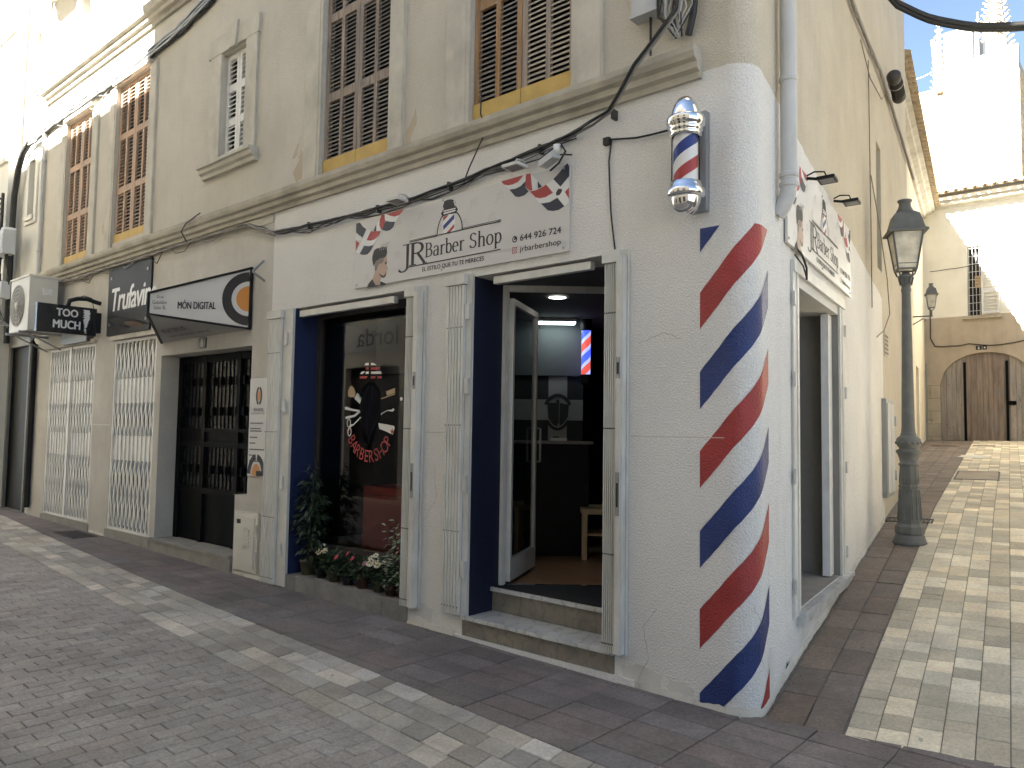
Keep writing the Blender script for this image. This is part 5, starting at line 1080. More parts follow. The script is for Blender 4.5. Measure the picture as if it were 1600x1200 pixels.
t = thing('splice_closure', 'black ribbed cylinder hanging from the cable bundle on the alley wall', 'cable closure', tuple(ALLEY(6.0, 6.0, .16)))
c0 = ALLEY(5.72, 6.04, .12); ax = (ALLEY(6.35, 5.96, .12) - c0).normalized(); Ln = .62
a = MB(); a.lathe([(.001, 0), (.06, .0), (.082, .03), (.082, .10), (.077, .11), (.077, Ln - .12), (.082, Ln - .10), (.082, Ln - .04), (.06, Ln), (.001, Ln)], c0, 20, axis=tuple(ax)); a.build('casing', mats['frame'], t)
a = MB(); [a.tube([c0 + ax * (.14 + .035 * k) + Vector((.077 * math.cos(q), 0, .077 * math.sin(q))) for q in [x * PI / 8 for x in range(-6, 7)]], .008, 4) for k in range(10)]; a.build('rib', mats['cable'], t)
a = MB(); a.lathe([(.083, .22), (.087, .22), (.087, .245), (.083, .245)], c0, 20, axis=tuple(ax)); a.build('strap', mats['cablegrey'], t)
span = [(-1.2, 1.2, 6.6), (-.45, 2.0, 5.72), (.07, 2.45, 5.275), (.33, 2.69, 5.11), (.61, 2.94, 5.045), (.93, 3.22, 5.06), (1.5, 3.72, 5.20), (2.6, 4.7, 5.75)]
span = [ALLEY(1.6, 6.35, .04)] + [Vector(p) for p in span[2:]]
a = MB()
for k in range(4):
    q = 2 * PI * k / 4; o_ = Vector((.5 * math.cos(q), -.5 * math.cos(q), math.sin(q))) * .022; P = []
    for i in range(len(span) - 1):
        for j in range(4): P.append(span[i].lerp(span[i + 1], j / 4) + o_)
    sm = [P[0]] + [(P[i - 1] + P[i] * 2 + P[i + 1]) / 4 for i in range(1, len(P) - 1)] + [P[-1]]; a.tube(sm, .020, 6)
tag(a.build('overhead_cable', mats['cable']), 'thick black cable sagging across the sky over the alley', 'cables')

# ---------------------------------------------------------------- street lamp
LX, LY = -.30, 4.35; LZ = G(LX, LY)
t = thing('street_lamp', 'dark green cast iron street lamp with a four sided lantern at the alley wall', 'street lamp', (LX, LY, LZ)); c = (LX, LY, LZ - .02)
a = MB(); a.lathe([(.001, 0), (.156, 0), (.160, .03), (.150, .05), (.142, .075), (.136, .10), (.115, .12)], c, 32); a.square_lathe([(.138, .12), (.135, .19), (.114, .22), (.095, .58), (.099, .585), (.099, .60), (.092, .605), (.084, .80)], c, .35, 0, 8)
for k in range(8):
    q = .35 + 2 * PI * (k + .5) / 8; d_ = Vector((math.cos(q), math.sin(q), 0)); s_ = Vector((-math.sin(q), math.cos(q), 0))
    for x0, z0_, z1_ in ((1, .26, .56), (1, .63, .78)):
        r0 = .109 - (z0_ - .22) * .062; r1 = .109 - (z1_ - .22) * .062
        for sx in (-.022, .022): a.bar(Vector(c) + d_ * (r0 + .002) + s_ * sx + Vector((0, 0, z0_)), Vector(c) + d_ * (r1 + .002) + s_ * sx + Vector((0, 0, z1_)), .008, .008)
        for zz, r in ((z0_, r0), (z1_, r1)): a.bar(Vector(c) + d_ * (r + .002) - s_ * .024 + Vector((0, 0, zz)), Vector(c) + d_ * (r + .002) + s_ * .024 + Vector((0, 0, zz)), .008, .008)
a.lathe([(.084, .80), (.095, .805), (.095, .825), (.084, .83), (.086, .86), (.104, .92), (.118, .935), (.118, .955), (.104, .965), (.084, .975), (.104, 1.0), (.117, 1.035), (.112, 1.075), (.086, 1.10), (.074, 1.11), (.074, 1.125), (.067, 1.14)], c, 28); a.build('base', mats['lampgreen'], t)
a = MB(); a.lathe([(.067, 1.14), (.062, 1.2), (.042, 2.58), (.048, 2.60), (.048, 2.62), (.042, 2.63), (.046, 2.66), (.066, 2.74), (.070, 2.745), (.070, 2.76), (.045, 2.77), (.03, 2.80)], c, 24); a.build('column', mats['lampgreen'], t)
a = MB()
for k in range(14): q = 2 * PI * k / 14; a.ball(Vector(c) + Vector((math.cos(q) * .112, math.sin(q) * .112, 1.035)), .017, 6)
for k in range(10): q = 2 * PI * k / 10; a.bar(Vector(c) + Vector((math.cos(q) * .052, math.sin(q) * .052, 2.66)), Vector(c) + Vector((math.cos(q) * .070, math.sin(q) * .070, 2.735)), .014)
a.build('ornament', mats['lampgreen'], t)
def lantern(parent, c, s, rot, m, gm, legs=True):
    """four sided tapering lantern; c is the middle of its bottom edge"""
    r2 = math.sqrt(2); c = Vector(c)
    def cor(r, h, k): q = rot + PI / 4 + PI / 2 * k; return c + Vector((math.cos(q) * r * r2, math.sin(q) * r * r2, h))
    b0, b1, h1 = .088 * s, .142 * s, .385 * s; f_ = MB()
    for k in range(4):
        f_.bar(cor(b0, 0, k), cor(b1, h1, k), .016 * s); f_.bar(cor(b0, 0, k), cor(b0, 0, k + 1), .016 * s); f_.bar(cor(b1, h1, k), cor(b1, h1, k + 1), .02 * s); f_.bar(cor(b0 * 1.06, .055 * s, k), cor(b0 * 1.06, .055 * s, k + 1), .008 * s)
    f_.build('lantern_frame', m, parent); g_ = MB()
    for k in range(4): g_.face([cor(b0 * .98, .006, k), cor(b0 * .98, .006, k + 1), cor(b1 * .98, h1 - .006, k + 1), cor(b1 * .98, h1 - .006, k)])
    g_.build('lantern_glass', gm, parent); rf = MB()
    lv = [(.185, .375), (.185, .395), (.158, .41), (.118, .565), (.074, .60)]
    for (r0, z0_), (r1, z1_) in zip(lv[:-1], lv[1:]):
        for k in range(4): rf.face([cor(r0 * s, z0_ * s, k), cor(r0 * s, z0_ * s, k + 1), cor(r1 * s, z1_ * s, k + 1), cor(r1 * s, z1_ * s, k)])
    rf.face([cor(.185 * s, .375 * s, k) for k in range(4)][::-1])
    rf.lathe([(r * s, z * s) for r, z in ((.08, .60), (.082, .62), (.068, .64), (.058, .67), (.056, .70), (.07, .715), (.07, .73), (.05, .735), (.001, .735))], c, 18); rf.build('lantern_roof', m, parent)
    if legs:
        l_ = MB()
        for k in range(4): p = cor(b0, 0, k); l_.tube([c + Vector((0, 0, -.10 * s)), c.lerp(p, .35) + Vector((0, 0, -.085 * s)), c.lerp(p, .8) + Vector((0, 0, -.055 * s)), p], .009 * s, 6)
        l_.build('lantern_arm', m, parent)
lantern(t, (LX, LY, LZ + 2.80), 1.0, .45, mats['lampgreen'], mats['lampglass'])
t = thing('wall_lantern', 'small four sided wall lantern on an iron bracket deep in the alley', 'wall lamp', (-2.37, 14.38, 4.3)); lantern(t, (-2.36, 14.36, 4.46), .72, .3, mats['lampgreen'], mats['lampglass'])
a = MB(); a.tube([(-2.36, 14.36, 4.40), (-2.36, 14.36, 4.27)], .016, 6); a.tube([(-2.34, 14.36, 4.27), (-2.85, 14.22, 4.27)], .016, 6); a.tube([(-2.85, 14.22, 4.05), (-2.7, 14.26, 4.10), (-2.52, 14.31, 4.22), (-2.46, 14.33, 4.19), (-2.50, 14.32, 4.15)], .013, 6); a.build('bracket', mats['lampgreen'], t)

# ---------------------------------------------------------------- flower pots on the window ledge
def leaf_face(mb, p, d, n, L, w, m=0):
    p = Vector(p); d = Vector(d).normalized(); n = Vector(n); s_ = d.cross(n)
    s_ = s_.normalized() if s_.length > .05 else d.cross(Vector((1, .3, .2))).normalized(); up = s_.cross(d)
    mid = p + d * L * .5 - up * L * .04; tip = p + d * L - up * L * .16
    mb.face([p, mid + s_ * w / 2, tip, mid - s_ * w / 2 + up * .0], m)
def pot(t, x, y, z, r, h, m):
    a = MB(); a.lathe([(.001, 0), (r * .72, 0), (r * .95, h * .82), (r * 1.06, h * .82), (r * 1.06, h), (r * .93, h), (r * .88, h * .9), (.001, h * .88)], (x, y, z), 18); a.build('pot', m, t)
def bush(t, x, y, z, rx, ry, rz, n, L, w, m, seed, up=.3):
    r_ = random.Random(seed); a = MB()
    for _ in range(n):
        while True:
            p = Vector((r_.uniform(-1, 1), r_.uniform(-1, 1), r_.uniform(-1, 1)))
            if p.length <= 1 and (p.length > .45 or r_.random() < .3): break
        q = Vector((x + p.x * rx, y + p.y * ry, z + p.z * rz)); d = Vector((p.x, p.y, p.z * .5 + up)) + Vector((r_.uniform(-.6, .6), r_.uniform(-.6, .6), r_.uniform(-.6, .6)))
        leaf_face(a, q, d, (r_.uniform(-.5, .5), r_.uniform(-.5, .5), 1), L * r_.uniform(.7, 1.25), w * r_.uniform(.8, 1.2))
    a.build('foliage', m, t)
def bloom(t, p, r, m, centre, petals=9, tilt=(0, -.5, 1)):
    a = MB(); p = Vector(p); n = Vector(tilt).normalized(); x = n.cross(Vector((0, 1, .3))).normalized(); y = n.cross(x)
    for k in range(petals):
        q = 2 * PI * k / petals; d = x * math.cos(q) + y * math.sin(q); s_ = x * -math.sin(q) + y * math.cos(q)
        a.face([p, p + d * r * .6 + s_ * r * .26 + n * .003, p + d * r + n * -.002, p + d * r * .6 - s_ * r * .26 + n * .003], 0)
    a.lathe([(r * .34, 0), (r * .25, r * .2), (.001, r * .26)], p, 8, 1, axis=tuple(n)); a.build('flower', [m, centre], t)
LZ0 = .209
POTS = [(-4.345, .12, 'leafy pot with white daisies, first low pot right of the tall ficus', 'daisy', 'pot', 9), (-4.123, .10, 'dark bushy pot without open flowers, between daisies and roses', 'none', 'potgreen', 0),
        (-3.92, .10, 'small pot with pink rose blooms at the middle of the window ledge', 'rose', 'pot', 3), (-3.70, .10, 'pot with two faded pink flowers in a brown red pot', 'rosepale', 'potred', 2),
        (-3.475, .10, 'pot crowded with cream daisies in front of the red seat', 'daisy', 'potgreen', 15), (-3.285, .08, 'pot with a single pink rose next to the variegated plant', 'rose', 'potred', 1)]
for i, (x, y, lab, kind, pm, nf) in enumerate(POTS):
    t = thing('flower_pot', lab, 'potted flowers', (x, y, LZ0), 'flower pots on the window ledge'); pot(t, x, y, LZ0, .062, .10, mats[pm])
    hgt = (.13, .12, .12, .11, .13, .09)[i]; bush(t, x, y - .01, LZ0 + .13 + hgt * .35, .115, .09, hgt * .85, 190, .055, .026, mats['leaf2'] if i % 2 else mats['leaf'], 200 + i)
    rr = random.Random(300 + i)
    for k in range(nf):
        px_ = x + rr.uniform(-.10, .10); py_ = y + rr.uniform(-.09, .03); pz_ = LZ0 + .13 + hgt * 1.2 + rr.uniform(-.04, .035) - abs(px_ - x) * .3
        if kind == 'daisy': bloom(t, (px_, py_, pz_), .032, mats['petal'], mats['pollen'], 9, (rr.uniform(-.4, .4), -.7, .8))
        else: bloom(t, (px_, py_, pz_), .030, mats['petalp'] if kind == 'rose' else pmat("faded_pink_petal", (.45, .25, .25), .6), mats['petalp'], 7, (rr.uniform(-.4, .4), -.8, .6))
t = thing('ficus', 'tall dark leafy ficus in an olive pot at the left end of the window ledge', 'potted plant', (-4.58, .12, LZ0)); pot(t, -4.58, .12, LZ0, .075, .15, mats['potgreen'])
a = MB(); a.tube([(-4.58, .12, .33), (-4.57, .12, .6), (-4.55, .13, .9), (-4.54, .12, 1.15)], [.010, .009, .007, .004], 6); [a.tube([(-4.57, .12, .5 + .09 * k), (-4.57 + .13 * math.cos(k * 2.4), .12 + .07 * math.sin(k * 2.4), .60 + .085 * k)], .004, 4) for k in range(7)]; a.build('stem', mats['stem'], t)
r_ = random.Random(5); a = MB()
for z, rx, n in ((.52, .14, 110), (.70, .19, 190), (.88, .175, 170), (1.05, .115, 90), (1.16, .06, 25)):
    for _ in range(n):
        q = r_.uniform(0, 2 * PI); rr = rx * math.sqrt(r_.random()); p = (-4.55 + rr * math.cos(q), max(.0, .12 + rr * .62 * math.sin(q)), z + r_.uniform(-.11, .11)); leaf_face(a, p, (math.cos(q), math.sin(q), r_.uniform(-1.1, .3)), (r_.uniform(-.5, .5), r_.uniform(-.5, .5), 1), r_.uniform(.05, .095), r_.uniform(.022, .036))
a.build('foliage', mats['leaf'], t)
t = thing('variegated_plant', 'cream and green variegated plant at the right end of the window ledge', 'potted plant', (-3.13, .10, LZ0)); pot(t, -3.13, .10, LZ0, .065, .10, mats['potred'])
a = MB(); r_ = random.Random(6)
for z, rx, n in ((.36, .13, 120), (.50, .14, 140), (.63, .12, 100), (.76, .08, 40)):
    for _ in range(n):
        q = r_.uniform(0, 2 * PI); rr = rx * math.sqrt(r_.random()); p = (-3.14 - .04 + rr * math.cos(q), .09 + rr * .8 * math.sin(q), z + r_.uniform(-.09, .09)); leaf_face(a, p, (math.cos(q) - .3, math.sin(q) - .4, r_.uniform(-.9, .5)), (r_.uniform(-.6, .6), r_.uniform(-.6, .6), 1), r_.uniform(.035, .065), r_.uniform(.014, .024))
for k in range(4): leaf_face(a, (-3.30 + .01 * k, .02, .80 - .05 * k), (-1, -.2, .5 - .4 * k), (0, -.5, 1), .06, .02)
a.build('foliage', mats['leafv'], t); a = MB(); [a.tube([(-3.13, .10, .3), (-3.15 - .03 * k, .09 - .02 * k, .5), (-3.17 - .05 * k, .07 - .02 * k, .72 + .04 * k)], .004, 4) for k in range(3)]; a.build('stem', mats['stem'], t)

# ---------------------------------------------------------------- decals on the window glass
DEC = [('white',[(-4.0,2.224),(-3.979,2.244),(-3.936,2.245),(-3.935,2.221)]),('white',[(-3.903,2.243),(-3.857,2.238),(-3.816,2.216),(-3.902,2.219)]),('white',[(-4.065,2.144),(-4.034,2.166),(-3.986,2.164),(-4.026,2.141)]),('white',[(-3.976,2.162),(-3.931,2.162),(-3.933,2.139),(-3.979,2.141)]),('white',[(-3.899,2.16),(-3.755,2.157),(-3.74,2.132),(-3.898,2.138)]),('white',[(-4.141,1.91),(-4.099,1.964),(-4.069,1.95),(-4.037,1.885),(-4.023,1.908),(-4.054,1.858)]),('white',[(-4.288,1.828),(-4.266,1.834),(-4.174,1.813),(-4.055,1.799),(-4.047,1.78),(-4.181,1.793),(-4.28,1.805)]),('white',[(-4.276,1.73),(-4.254,1.739),(-4.142,1.753),(-4.055,1.794),(-4.039,1.78),(-4.126,1.735),(-4.26,1.712)]),('white',[(-4.037,1.737),(-4.025,1.728),(-4.123,1.666),(-4.196,1.629),(-4.204,1.638),(-4.138,1.67)]),('white',[(-3.771,1.677),(-3.639,1.664),(-3.544,1.652),(-3.537,1.634),(-3.561,1.573),(-3.664,1.603),(-3.754,1.624)]),('white',[(-3.737,1.765),(-3.712,1.774),(-3.644,1.796),(-3.583,1.8),(-3.564,1.813),(-3.543,1.8),(-3.569,1.781),(-3.644,1.79),(-3.712,1.765),(-3.732,1.749)]),('red',[(-3.977,2.204),(-3.933,2.204),(-3.934,2.177),(-3.969,2.179)]),('red',[(-3.901,2.201),(-3.771,2.196),(-3.777,2.171),(-3.9,2.176)]),('red',[(-4.068,2.101),(-4.061,2.119),(-3.945,2.119),(-3.966,2.097)]),('red',[(-3.897,2.116),(-3.823,2.115),(-3.837,2.093),(-3.896,2.095)]),('red',[(-3.802,2.113),(-3.739,2.112),(-3.738,2.09),(-3.797,2.092)]),('tan',[(-4.24,1.934),(-4.245,1.981),(-4.221,2.022),(-4.187,2.037),(-4.145,2.006),(-4.121,1.96),(-4.137,1.923),(-4.194,1.922)]),('tan',[(-3.672,1.968),(-3.547,1.996),(-3.545,1.952),(-3.656,1.928)]),('tan',[(-3.741,1.906),(-3.542,1.946),(-3.544,1.937),(-3.734,1.897)]),('dark',[(-4.027,2.003),(-3.985,2.039),(-3.921,2.064),(-3.849,2.053),(-3.777,2.006),(-3.747,1.952),(-3.749,1.837),(-3.739,1.757),(-3.777,1.659),(-3.847,1.489),(-3.91,1.477),(-3.984,1.504),(-4.015,1.567),(-4.005,1.658),(-4.029,1.712),(-4.004,1.803),(-4.03,1.894)])]
WF = Fr((0, .29, 0), (1, 0, 0), (0, 0, 1), (0, -1, 0))
dm = {'white': 0, 'red': 1, 'tan': 2, 'dark': 3}
dl = [mats['pwhite'], mats['pred'], mats['ptan'], mats['ink']]
a = MB()
for k, (c, p) in enumerate(DEC):
    if c != 'dark': a = MB(); a.decal(WF, p, .002 + k * 5e-5, 0); a.build('window_sticker', dl[dm[c]], win)
a = MB()
for sx, cx2, cy2 in ((1, -4.215, 1.675), (1, -4.20, 1.59)): a.ribbon(WF, arc(cx2, cy2, .026, .038, 0, 360, 14), .010, .004, 0)
a.ribbon(WF, [(-4.19, 1.655), (-4.13, 1.66)], .012, .004, 0); a.build('scissors_sticker', dl[0], win)
a = MB(); a.decal(WF, arc(-3.452, 1.895, .018, .018, 0, 340, 12), .004, 0); a.build('window_sticker', dl[0], win)
a = MB(); dp = [p for c, p in DEC if c == 'dark'][0]; cxh = sum(u for u, v in dp) / len(dp)
a.decal(WF, dp, .0022, 0)
for k in range(13):
    f_ = -1 + 2 * k / 12.0; P = [(cxh + f_ * .16 * math.sin(PI * min(1, q * 1.15 + .08)) + .012 * math.sin(q * 9 + k), 2.03 - .62 * q) for q in [i / 10 for i in range(11)]]; a.ribbon(WF, P, .006, .0028, 1)
a.build('hair_sticker', [pmat("dark_grey_sticker", (.006, .006, .008), .9, spec=.05), pmat("grey_hair_line", (.018, .018, .022), .9, spec=.05)], win)
a = MB(); word = "BARBERSHOP"; ccx, ccv, rad = -3.895, 1.675, .325
for k, ch in enumerate(word):
    ang = math.radians(-156 + 132 * (k + .5) / len(word)); P = text_polys(ch, .03); xs_ = [q[0] for p in P for q in p]; mx = (min(xs_) + max(xs_)) / 2; up_ = Vector((-math.cos(ang), -math.sin(ang))); rt = Vector((up_.y, -up_.x)); o_ = Vector((ccx, ccv)) - up_ * (rad + .04)
    for p in P: a.face([WF(*(o_ + rt * (x - mx) * .125 + up_ * y * .165), .003) for x, y in p])
for ang in (-166, -14):
    q0_ = Vector((ccx + math.cos(math.radians(ang)) * .335, ccv + math.sin(math.radians(ang)) * .31)); a.decal(WF, [(q0_.x + (.034 if j % 2 == 0 else .014) * math.sin(PI * j / 5), q0_.y + (.034 if j % 2 == 0 else .014) * math.cos(PI * j / 5)) for j in range(10)], .003)
a.build('window_lettering', mats['pred'], win)

# ---------------------------------------------------------------- inside the shop
t = thing('ceiling_spot', 'lit round ceiling spot just inside the barber shop door', 'ceiling lamp', (-2.24, 1.02, 2.78)); a = MB(); a.lathe([(.075, -.004), (.10, -.004), (.10, .0)], (-2.26, 1.02, 2.8), 24); a.build('ring', mats['whiteclean'], t); a = MB(); a.lathe([(.001, -.002), (.076, -.002)], (-2.26, 1.02, 2.797), 24); a.build('lens', mats['eglow'], t)
t = thing('tube_light', 'glowing white tube light above the grey panel in the shop', 'ceiling lamp', (-3.2, 2.0, 2.74)); a = MB(); a.fbox(INW, .12, .52, 2.765, 2.80, .10, .26); a.build('housing', mats['whiteclean'], t); a = MB(); a.fbox(INW, .13, .51, 2.752, 2.764, .11, .25); a.build('diffuser', mats['etube'], t)
t = thing('barber_pole', 'small lit barber pole glowing red and blue inside the shop', 'barber pole', (-2.87, 2.32, 2.1)); pc = (-2.875, 2.30, 0)
a = MB(); a.lathe([(.001, 2.80), (.062, 2.80), (.062, 2.69), (.05, 2.685)], pc, 18); a.lathe([(.05, 2.225), (.062, 2.22), (.062, 2.14), (.04, 2.12), (.001, 2.12)], pc, 18); a.split('end_cap', mats['black'], t)
a = MB()
for i in range(30):
    for j in range(24):
        def Q(jj, ii): q = 2 * PI * jj / 24 + ii * .36; return (pc[0] + .049 * math.cos(q), pc[1] + .049 * math.sin(q), 2.225 + .46 * ii / 30)
        a.face([Q(j, i), Q(j + 1, i), Q(j + 1, i + 1), Q(j, i + 1)], (0, 0, 1, 2, 2, 1)[int(j / 4)])
a.build('lit_helix', [mats['eblue'], mats['ewhite'], mats['ered']], t)
t = thing('reception_counter', 'dark reception counter with pale top at the back of the shop', 'counter', (-2.85, 1.85, .4)); IN2 = Fr((-3.02, 1.72, 0), (.751, .660, 0), (0, 0, 1), (.66, -.751, 0))
a = MB(); a.fbox(IN2, -.5, .50, .40, 1.50, -.18, .0); a.build('body', mats['black'], t); a = MB(); a.fbox(IN2, -.52, .54, 1.501, 1.53, -.18, .03); a.build('top', pmat("grey_counter_top", (.25, .25, .25), .4), t)
t = thing('card_terminal', 'small pale card machine lying on the reception counter', 'card machine', tuple(IN2(.2, 1.53, -.05))); a = MB(); a.fbox(IN2, .12, .28, 1.532, 1.56, -.10, -.03); a.build('body', mats['gatewhite'], t); a = MB(); a.fbox(IN2, .14, .20, 1.561, 1.575, -.095, -.05); a.build('screen', mats['ink'], t)
t = thing('side_table', 'small pale wooden side table on the shop floor', 'table', (-2.5, 2.1, .4)); TF = Fr((-2.56, 1.83, 0), (.751, .660, 0), (0, 0, 1), (.66, -.751, 0))
a = MB(); a.fbox(TF, 0, .55, .83, .88, -.5, .0); a.build('table_top', mats['pinewood'], t); a = MB(); a.fbox(TF, .05, .5, .62, .635, -.45, -.05); a.build('shelf', mats['pinewood'], t)
for u, n_ in ((0, 0), (.50, 0), (0, -.45), (.5, -.45)): a = MB(); a.fbox(TF, u, u + .05, .396, .829, n_ - .05, n_); a.build('leg', mats['pinewood'], t)
t = thing('red_bench', 'red leather bench seen through the shop window', 'bench', (-3.7, .8, .4)); a = MB(); a.box(-4.30, -3.1, .55, 1.0, .40, .98); a.build('base', mats['redsofa'], t); a = MB(); a.box(-4.29, -3.11, .545, .99, .985, 1.06); a.build('seat', mats['redsofa'], t)
t = thing('tripod_stand', 'black tripod light stand behind the shop window', 'tripod', (-4.35, 1.7, .4)); tx_, ty_ = -4.55, 1.75
a = MB(); a.tube([(tx_, ty_, .9), (tx_, ty_, 2.2)], .012, 6); a.build('pole', mats['steel'], t)
for k in range(3): q = 2 * PI * k / 3 + .4; a = MB(); a.tube([(tx_, ty_, 1.2), (tx_ + .35 * math.cos(q), ty_ + .35 * math.sin(q), .41)], .011, 6); a.build('leg', mats['steel'], t)
a = MB(); a.lathe([(.03, 0), (.09, .10), (.09, .12), (.001, .12)], (tx_, ty_, 2.2), 12, axis=(.3, -.8, .2)); a.build('lamp_head', mats['black'], t)
t = thing('barber_chair', 'black barber chair partly hidden behind the door jamb', 'barber chair', (-2.9, 3.1, .4)); a = MB(); a.box(-3.1, -2.6, 2.9, 3.4, .85, .97); a.build('seat', mats['black'], t); a = MB(); a.box(-3.1, -2.6, 3.36, 3.46, .98, 1.55); a.build('backrest', mats['black'], t); a = MB(); a.lathe([(.25, .396), (.25, .43), (.05, .45), (.05, .85)], (-2.85, 3.15, 0), 16); a.build('base', mats['steel'], t)

# ---------------------------------------------------------------- alley fittings
t = thing('meter_cabinet', 'narrow grey steel meter cabinet on the alley wall before the street lamp', 'cabinet', tuple(ALLEY(5.55, .93, .02))); a = MB(); a.fbox(ALLEY, 5.22, 5.9, .93, 2.06, .002, .05); a.build('frame', mats['steel'], t); a = MB(); a.fbox(ALLEY, 5.27, 5.54, .98, 2.01, .05, .062); a.build('door', mats['boxgrey'], t); a = MB(); a.fbox(ALLEY, 5.57, 5.85, .98, 2.01, .05, .062); a.build('door', mats['boxgrey'], t); a = MB(); [a.fbox(ALLEY, 5.88, 5.91, z, z + .12, .05, .08) for z in (1.1, 1.75)]; a.build('hinge', mats['boxgrey'], t)
t = thing('wall_vent', 'small brown slotted vent grille on the alley wall', 'vent', tuple(ALLEY(5.65, 2.6, .01))); a = MB(); a.fbox(ALLEY, 5.50, 5.78, 2.58, 2.88, .002, .012); a.build('frame', mats['stone'], t); a = MB(); [a.fbox(ALLEY, 5.53 + .0, 5.75, 2.605 + .05 * k, 2.63 + .05 * k, .012, .02) for k in range(5)]; a.build('slat', mats['gatewood'], t)

# ---------------------------------------------------------------- low building along the alley
t = thing('low_alley_house', 'low sandy house with tiled eaves along the left side of the alley', 'building', (-2.5, 13, 1.2))
A_ = Vector((-1.69, 8.55, 0)); B_ = Vector((-3.37, 17.99, 0)); dv = (B_ - A_).normalized(); LH = Fr(A_, tuple(dv), (0, 0, 1), (dv.y, -dv.x, 0)); Lw = (B_ - A_).length
mb = MB(); wall_grid(mb, LH, 0, Lw, .2, 7.45, [(6.4, 7.3, 1.2, 3.25, .2), (2.2, 2.9, 3.6, 5.0, .2)], 0); mb.face([A_ + Vector((0, 0, .2)), A_ + Vector((-6, 0, .2)), A_ + Vector((-6, 0, 7.45)), A_ + Vector((0, 0, 7.45))]); mb.face([LH(6.4, 1.2, -.2), LH(7.3, 1.2, -.2), LH(7.3, 3.25, -.2), LH(6.4, 3.25, -.2)]); mb.face([LH(2.2, 3.6, -.2), LH(2.9, 3.6, -.2), LH(2.9, 5, -.2), LH(2.2, 5, -.2)]); mb.build('wall', mats['cream'], t)
mb = MB(); mb.extr(LH, [(.0, 7.40), (.06, 7.40), (.10, 7.46), (.20, 7.48), (.22, 7.53), (.30, 7.55), (.30, 7.58), (-.2, 7.58)], 0, Lw); mb.build('eaves', mats['stone'], t)
def tiles_roof(f, L, z, over, depth, slope, n_up=4):
    a = MB(); k = int(L / .21)
    a.face([f(0, z, over), f(L, z, over), f(L, z + depth * slope, over - depth), f(0, z + depth * slope, over - depth)])
    for i in range(k):
        u = (i + .5) * L / k; rows = []
        for q in range(n_up + 1):
            nn = over + .05 - (depth + .05) * q / n_up; zz = z + .008 + (over - nn) * slope + .0; tp = .085 - .0 * q
            rows.append([f(u + tp * math.cos(w_), zz + .075 * math.sin(w_), nn) for w_ in [PI * x / 6 for x in range(7)]])
        for r0, r1 in zip(rows[:-1], rows[1:]): a.grid([r0, r1], 0)
        rr0 = rows[0]; a.grid([rr0, [p - Vector((0, 0, .012)) + (Vector(f(u, z, over)) - p) * .14 for p in rr0]], 0)
        for q in range(1, 6): pass
        u2 = i * L / k; a.grid([[f(u2 + .085 * math.cos(w_), z + .012 + .05 * math.sin(w_) , over + .07) for w_ in [-PI * x / 5 for x in range(6)]], [f(u2 + .085 * math.cos(w_), z + .012 + .05 * math.sin(w_) + (depth + .07) * slope, over - depth) for w_ in [-PI * x / 5 for x in range(6)]]], 0)
    return a
tiles_roof(LH, Lw, 7.62, .36, 4.0, .32).build('roof', mats['rooftile'], t)

# ---------------------------------------------------------------- house with the old gate, closing the alley
GY = 18.0; t = thing('gate_house', 'sunlit house with an arched old wooden gate closing the end of the alley', 'building', (-2, 18, 1.5)); GF = Fr((0, GY, 0), (1, 0, 0), (0, 0, 1), (0, -1, 0))
mb = MB(); GX0, GX1 = -3.03, -.95; gc = (GX0 + GX1) / 2
def archz(x): q = max(0.0, 1 - ((x - gc) / (GX1 - gc)) ** 2); return 2.95 + .83 * math.sqrt(q)
TOPZ = 7.62; MIDZ = 4.72
def col(x0, x1, zs, m, f=GF, n=0): mb.face([f(x0, zs[0], n), f(x1, zs[0] if len(zs) < 3 else zs[2], n), f(x1, zs[1], n), f(x0, zs[1], n)], m)
col(-6, -3.50, (.9, TOPZ), 0); col(-3.50, -3.32, (.9, 3.55), 2); col(-3.50, -3.32, (3.55, MIDZ), 1); col(-3.32, GX0, (.9, 3.05), 3); col(-3.32, GX0, (3.05, MIDZ), 1)
NA_ = 24
for i in range(NA_):
    x0 = GX0 + (GX1 - GX0) * i / NA_; x1 = GX0 + (GX1 - GX0) * (i + 1) / NA_; z0_, z1_ = archz(x0), archz(x1)
    mb.face([GF(x0, z0_), GF(x1, z1_), GF(x1, MIDZ), GF(x0, MIDZ)], 1); mb.face([GF(x0, z0_), GF(x0, z0_, -.12), GF(x1, z1_, -.12), GF(x1, z1_)], 3)
for x in (GX0, GX1): mb.face([GF(x, .9), GF(x, 2.95), GF(x, 2.95, -.12), GF(x, .9, -.12)], 3)
col(GX1, -.62, (.9, 3.05), 3); col(GX1, -.62, (3.05, MIDZ), 1); col(-.62, 7, (.9, MIDZ), 1)
wx0, wx1, wz0, wz1 = -2.365, -2.06, 4.72, 6.49
for x0, x1, zz0, zz1 in ((-3.50, wx0, MIDZ, TOPZ), (wx1, 7, MIDZ, TOPZ), (wx0, wx1, wz1, TOPZ)): col(x0, x1, (zz0, zz1), 0)
for x in (wx0, wx1): mb.face([GF(x, wz0), GF(x, wz1), GF(x, wz1, -.15), GF(x, wz0, -.15)], 0)
mb.face([GF(wx0, wz1), GF(wx1, wz1), GF(wx1, wz1, -.15), GF(wx0, wz1, -.15)], 0)
mb.face([(-6, 18, 0), (-6, 24, 0), (-6, 24, TOPZ), (-6, 18, TOPZ)], 0); mb.face([(7, 18, 0), (7, 24, 0), (7, 24, TOPZ), (7, 18, TOPZ)], 0)
mb.build('wall', [mats['lightplaster'], mats['tanplaster'], mats['greyplaster'], mats['quoin']], t)
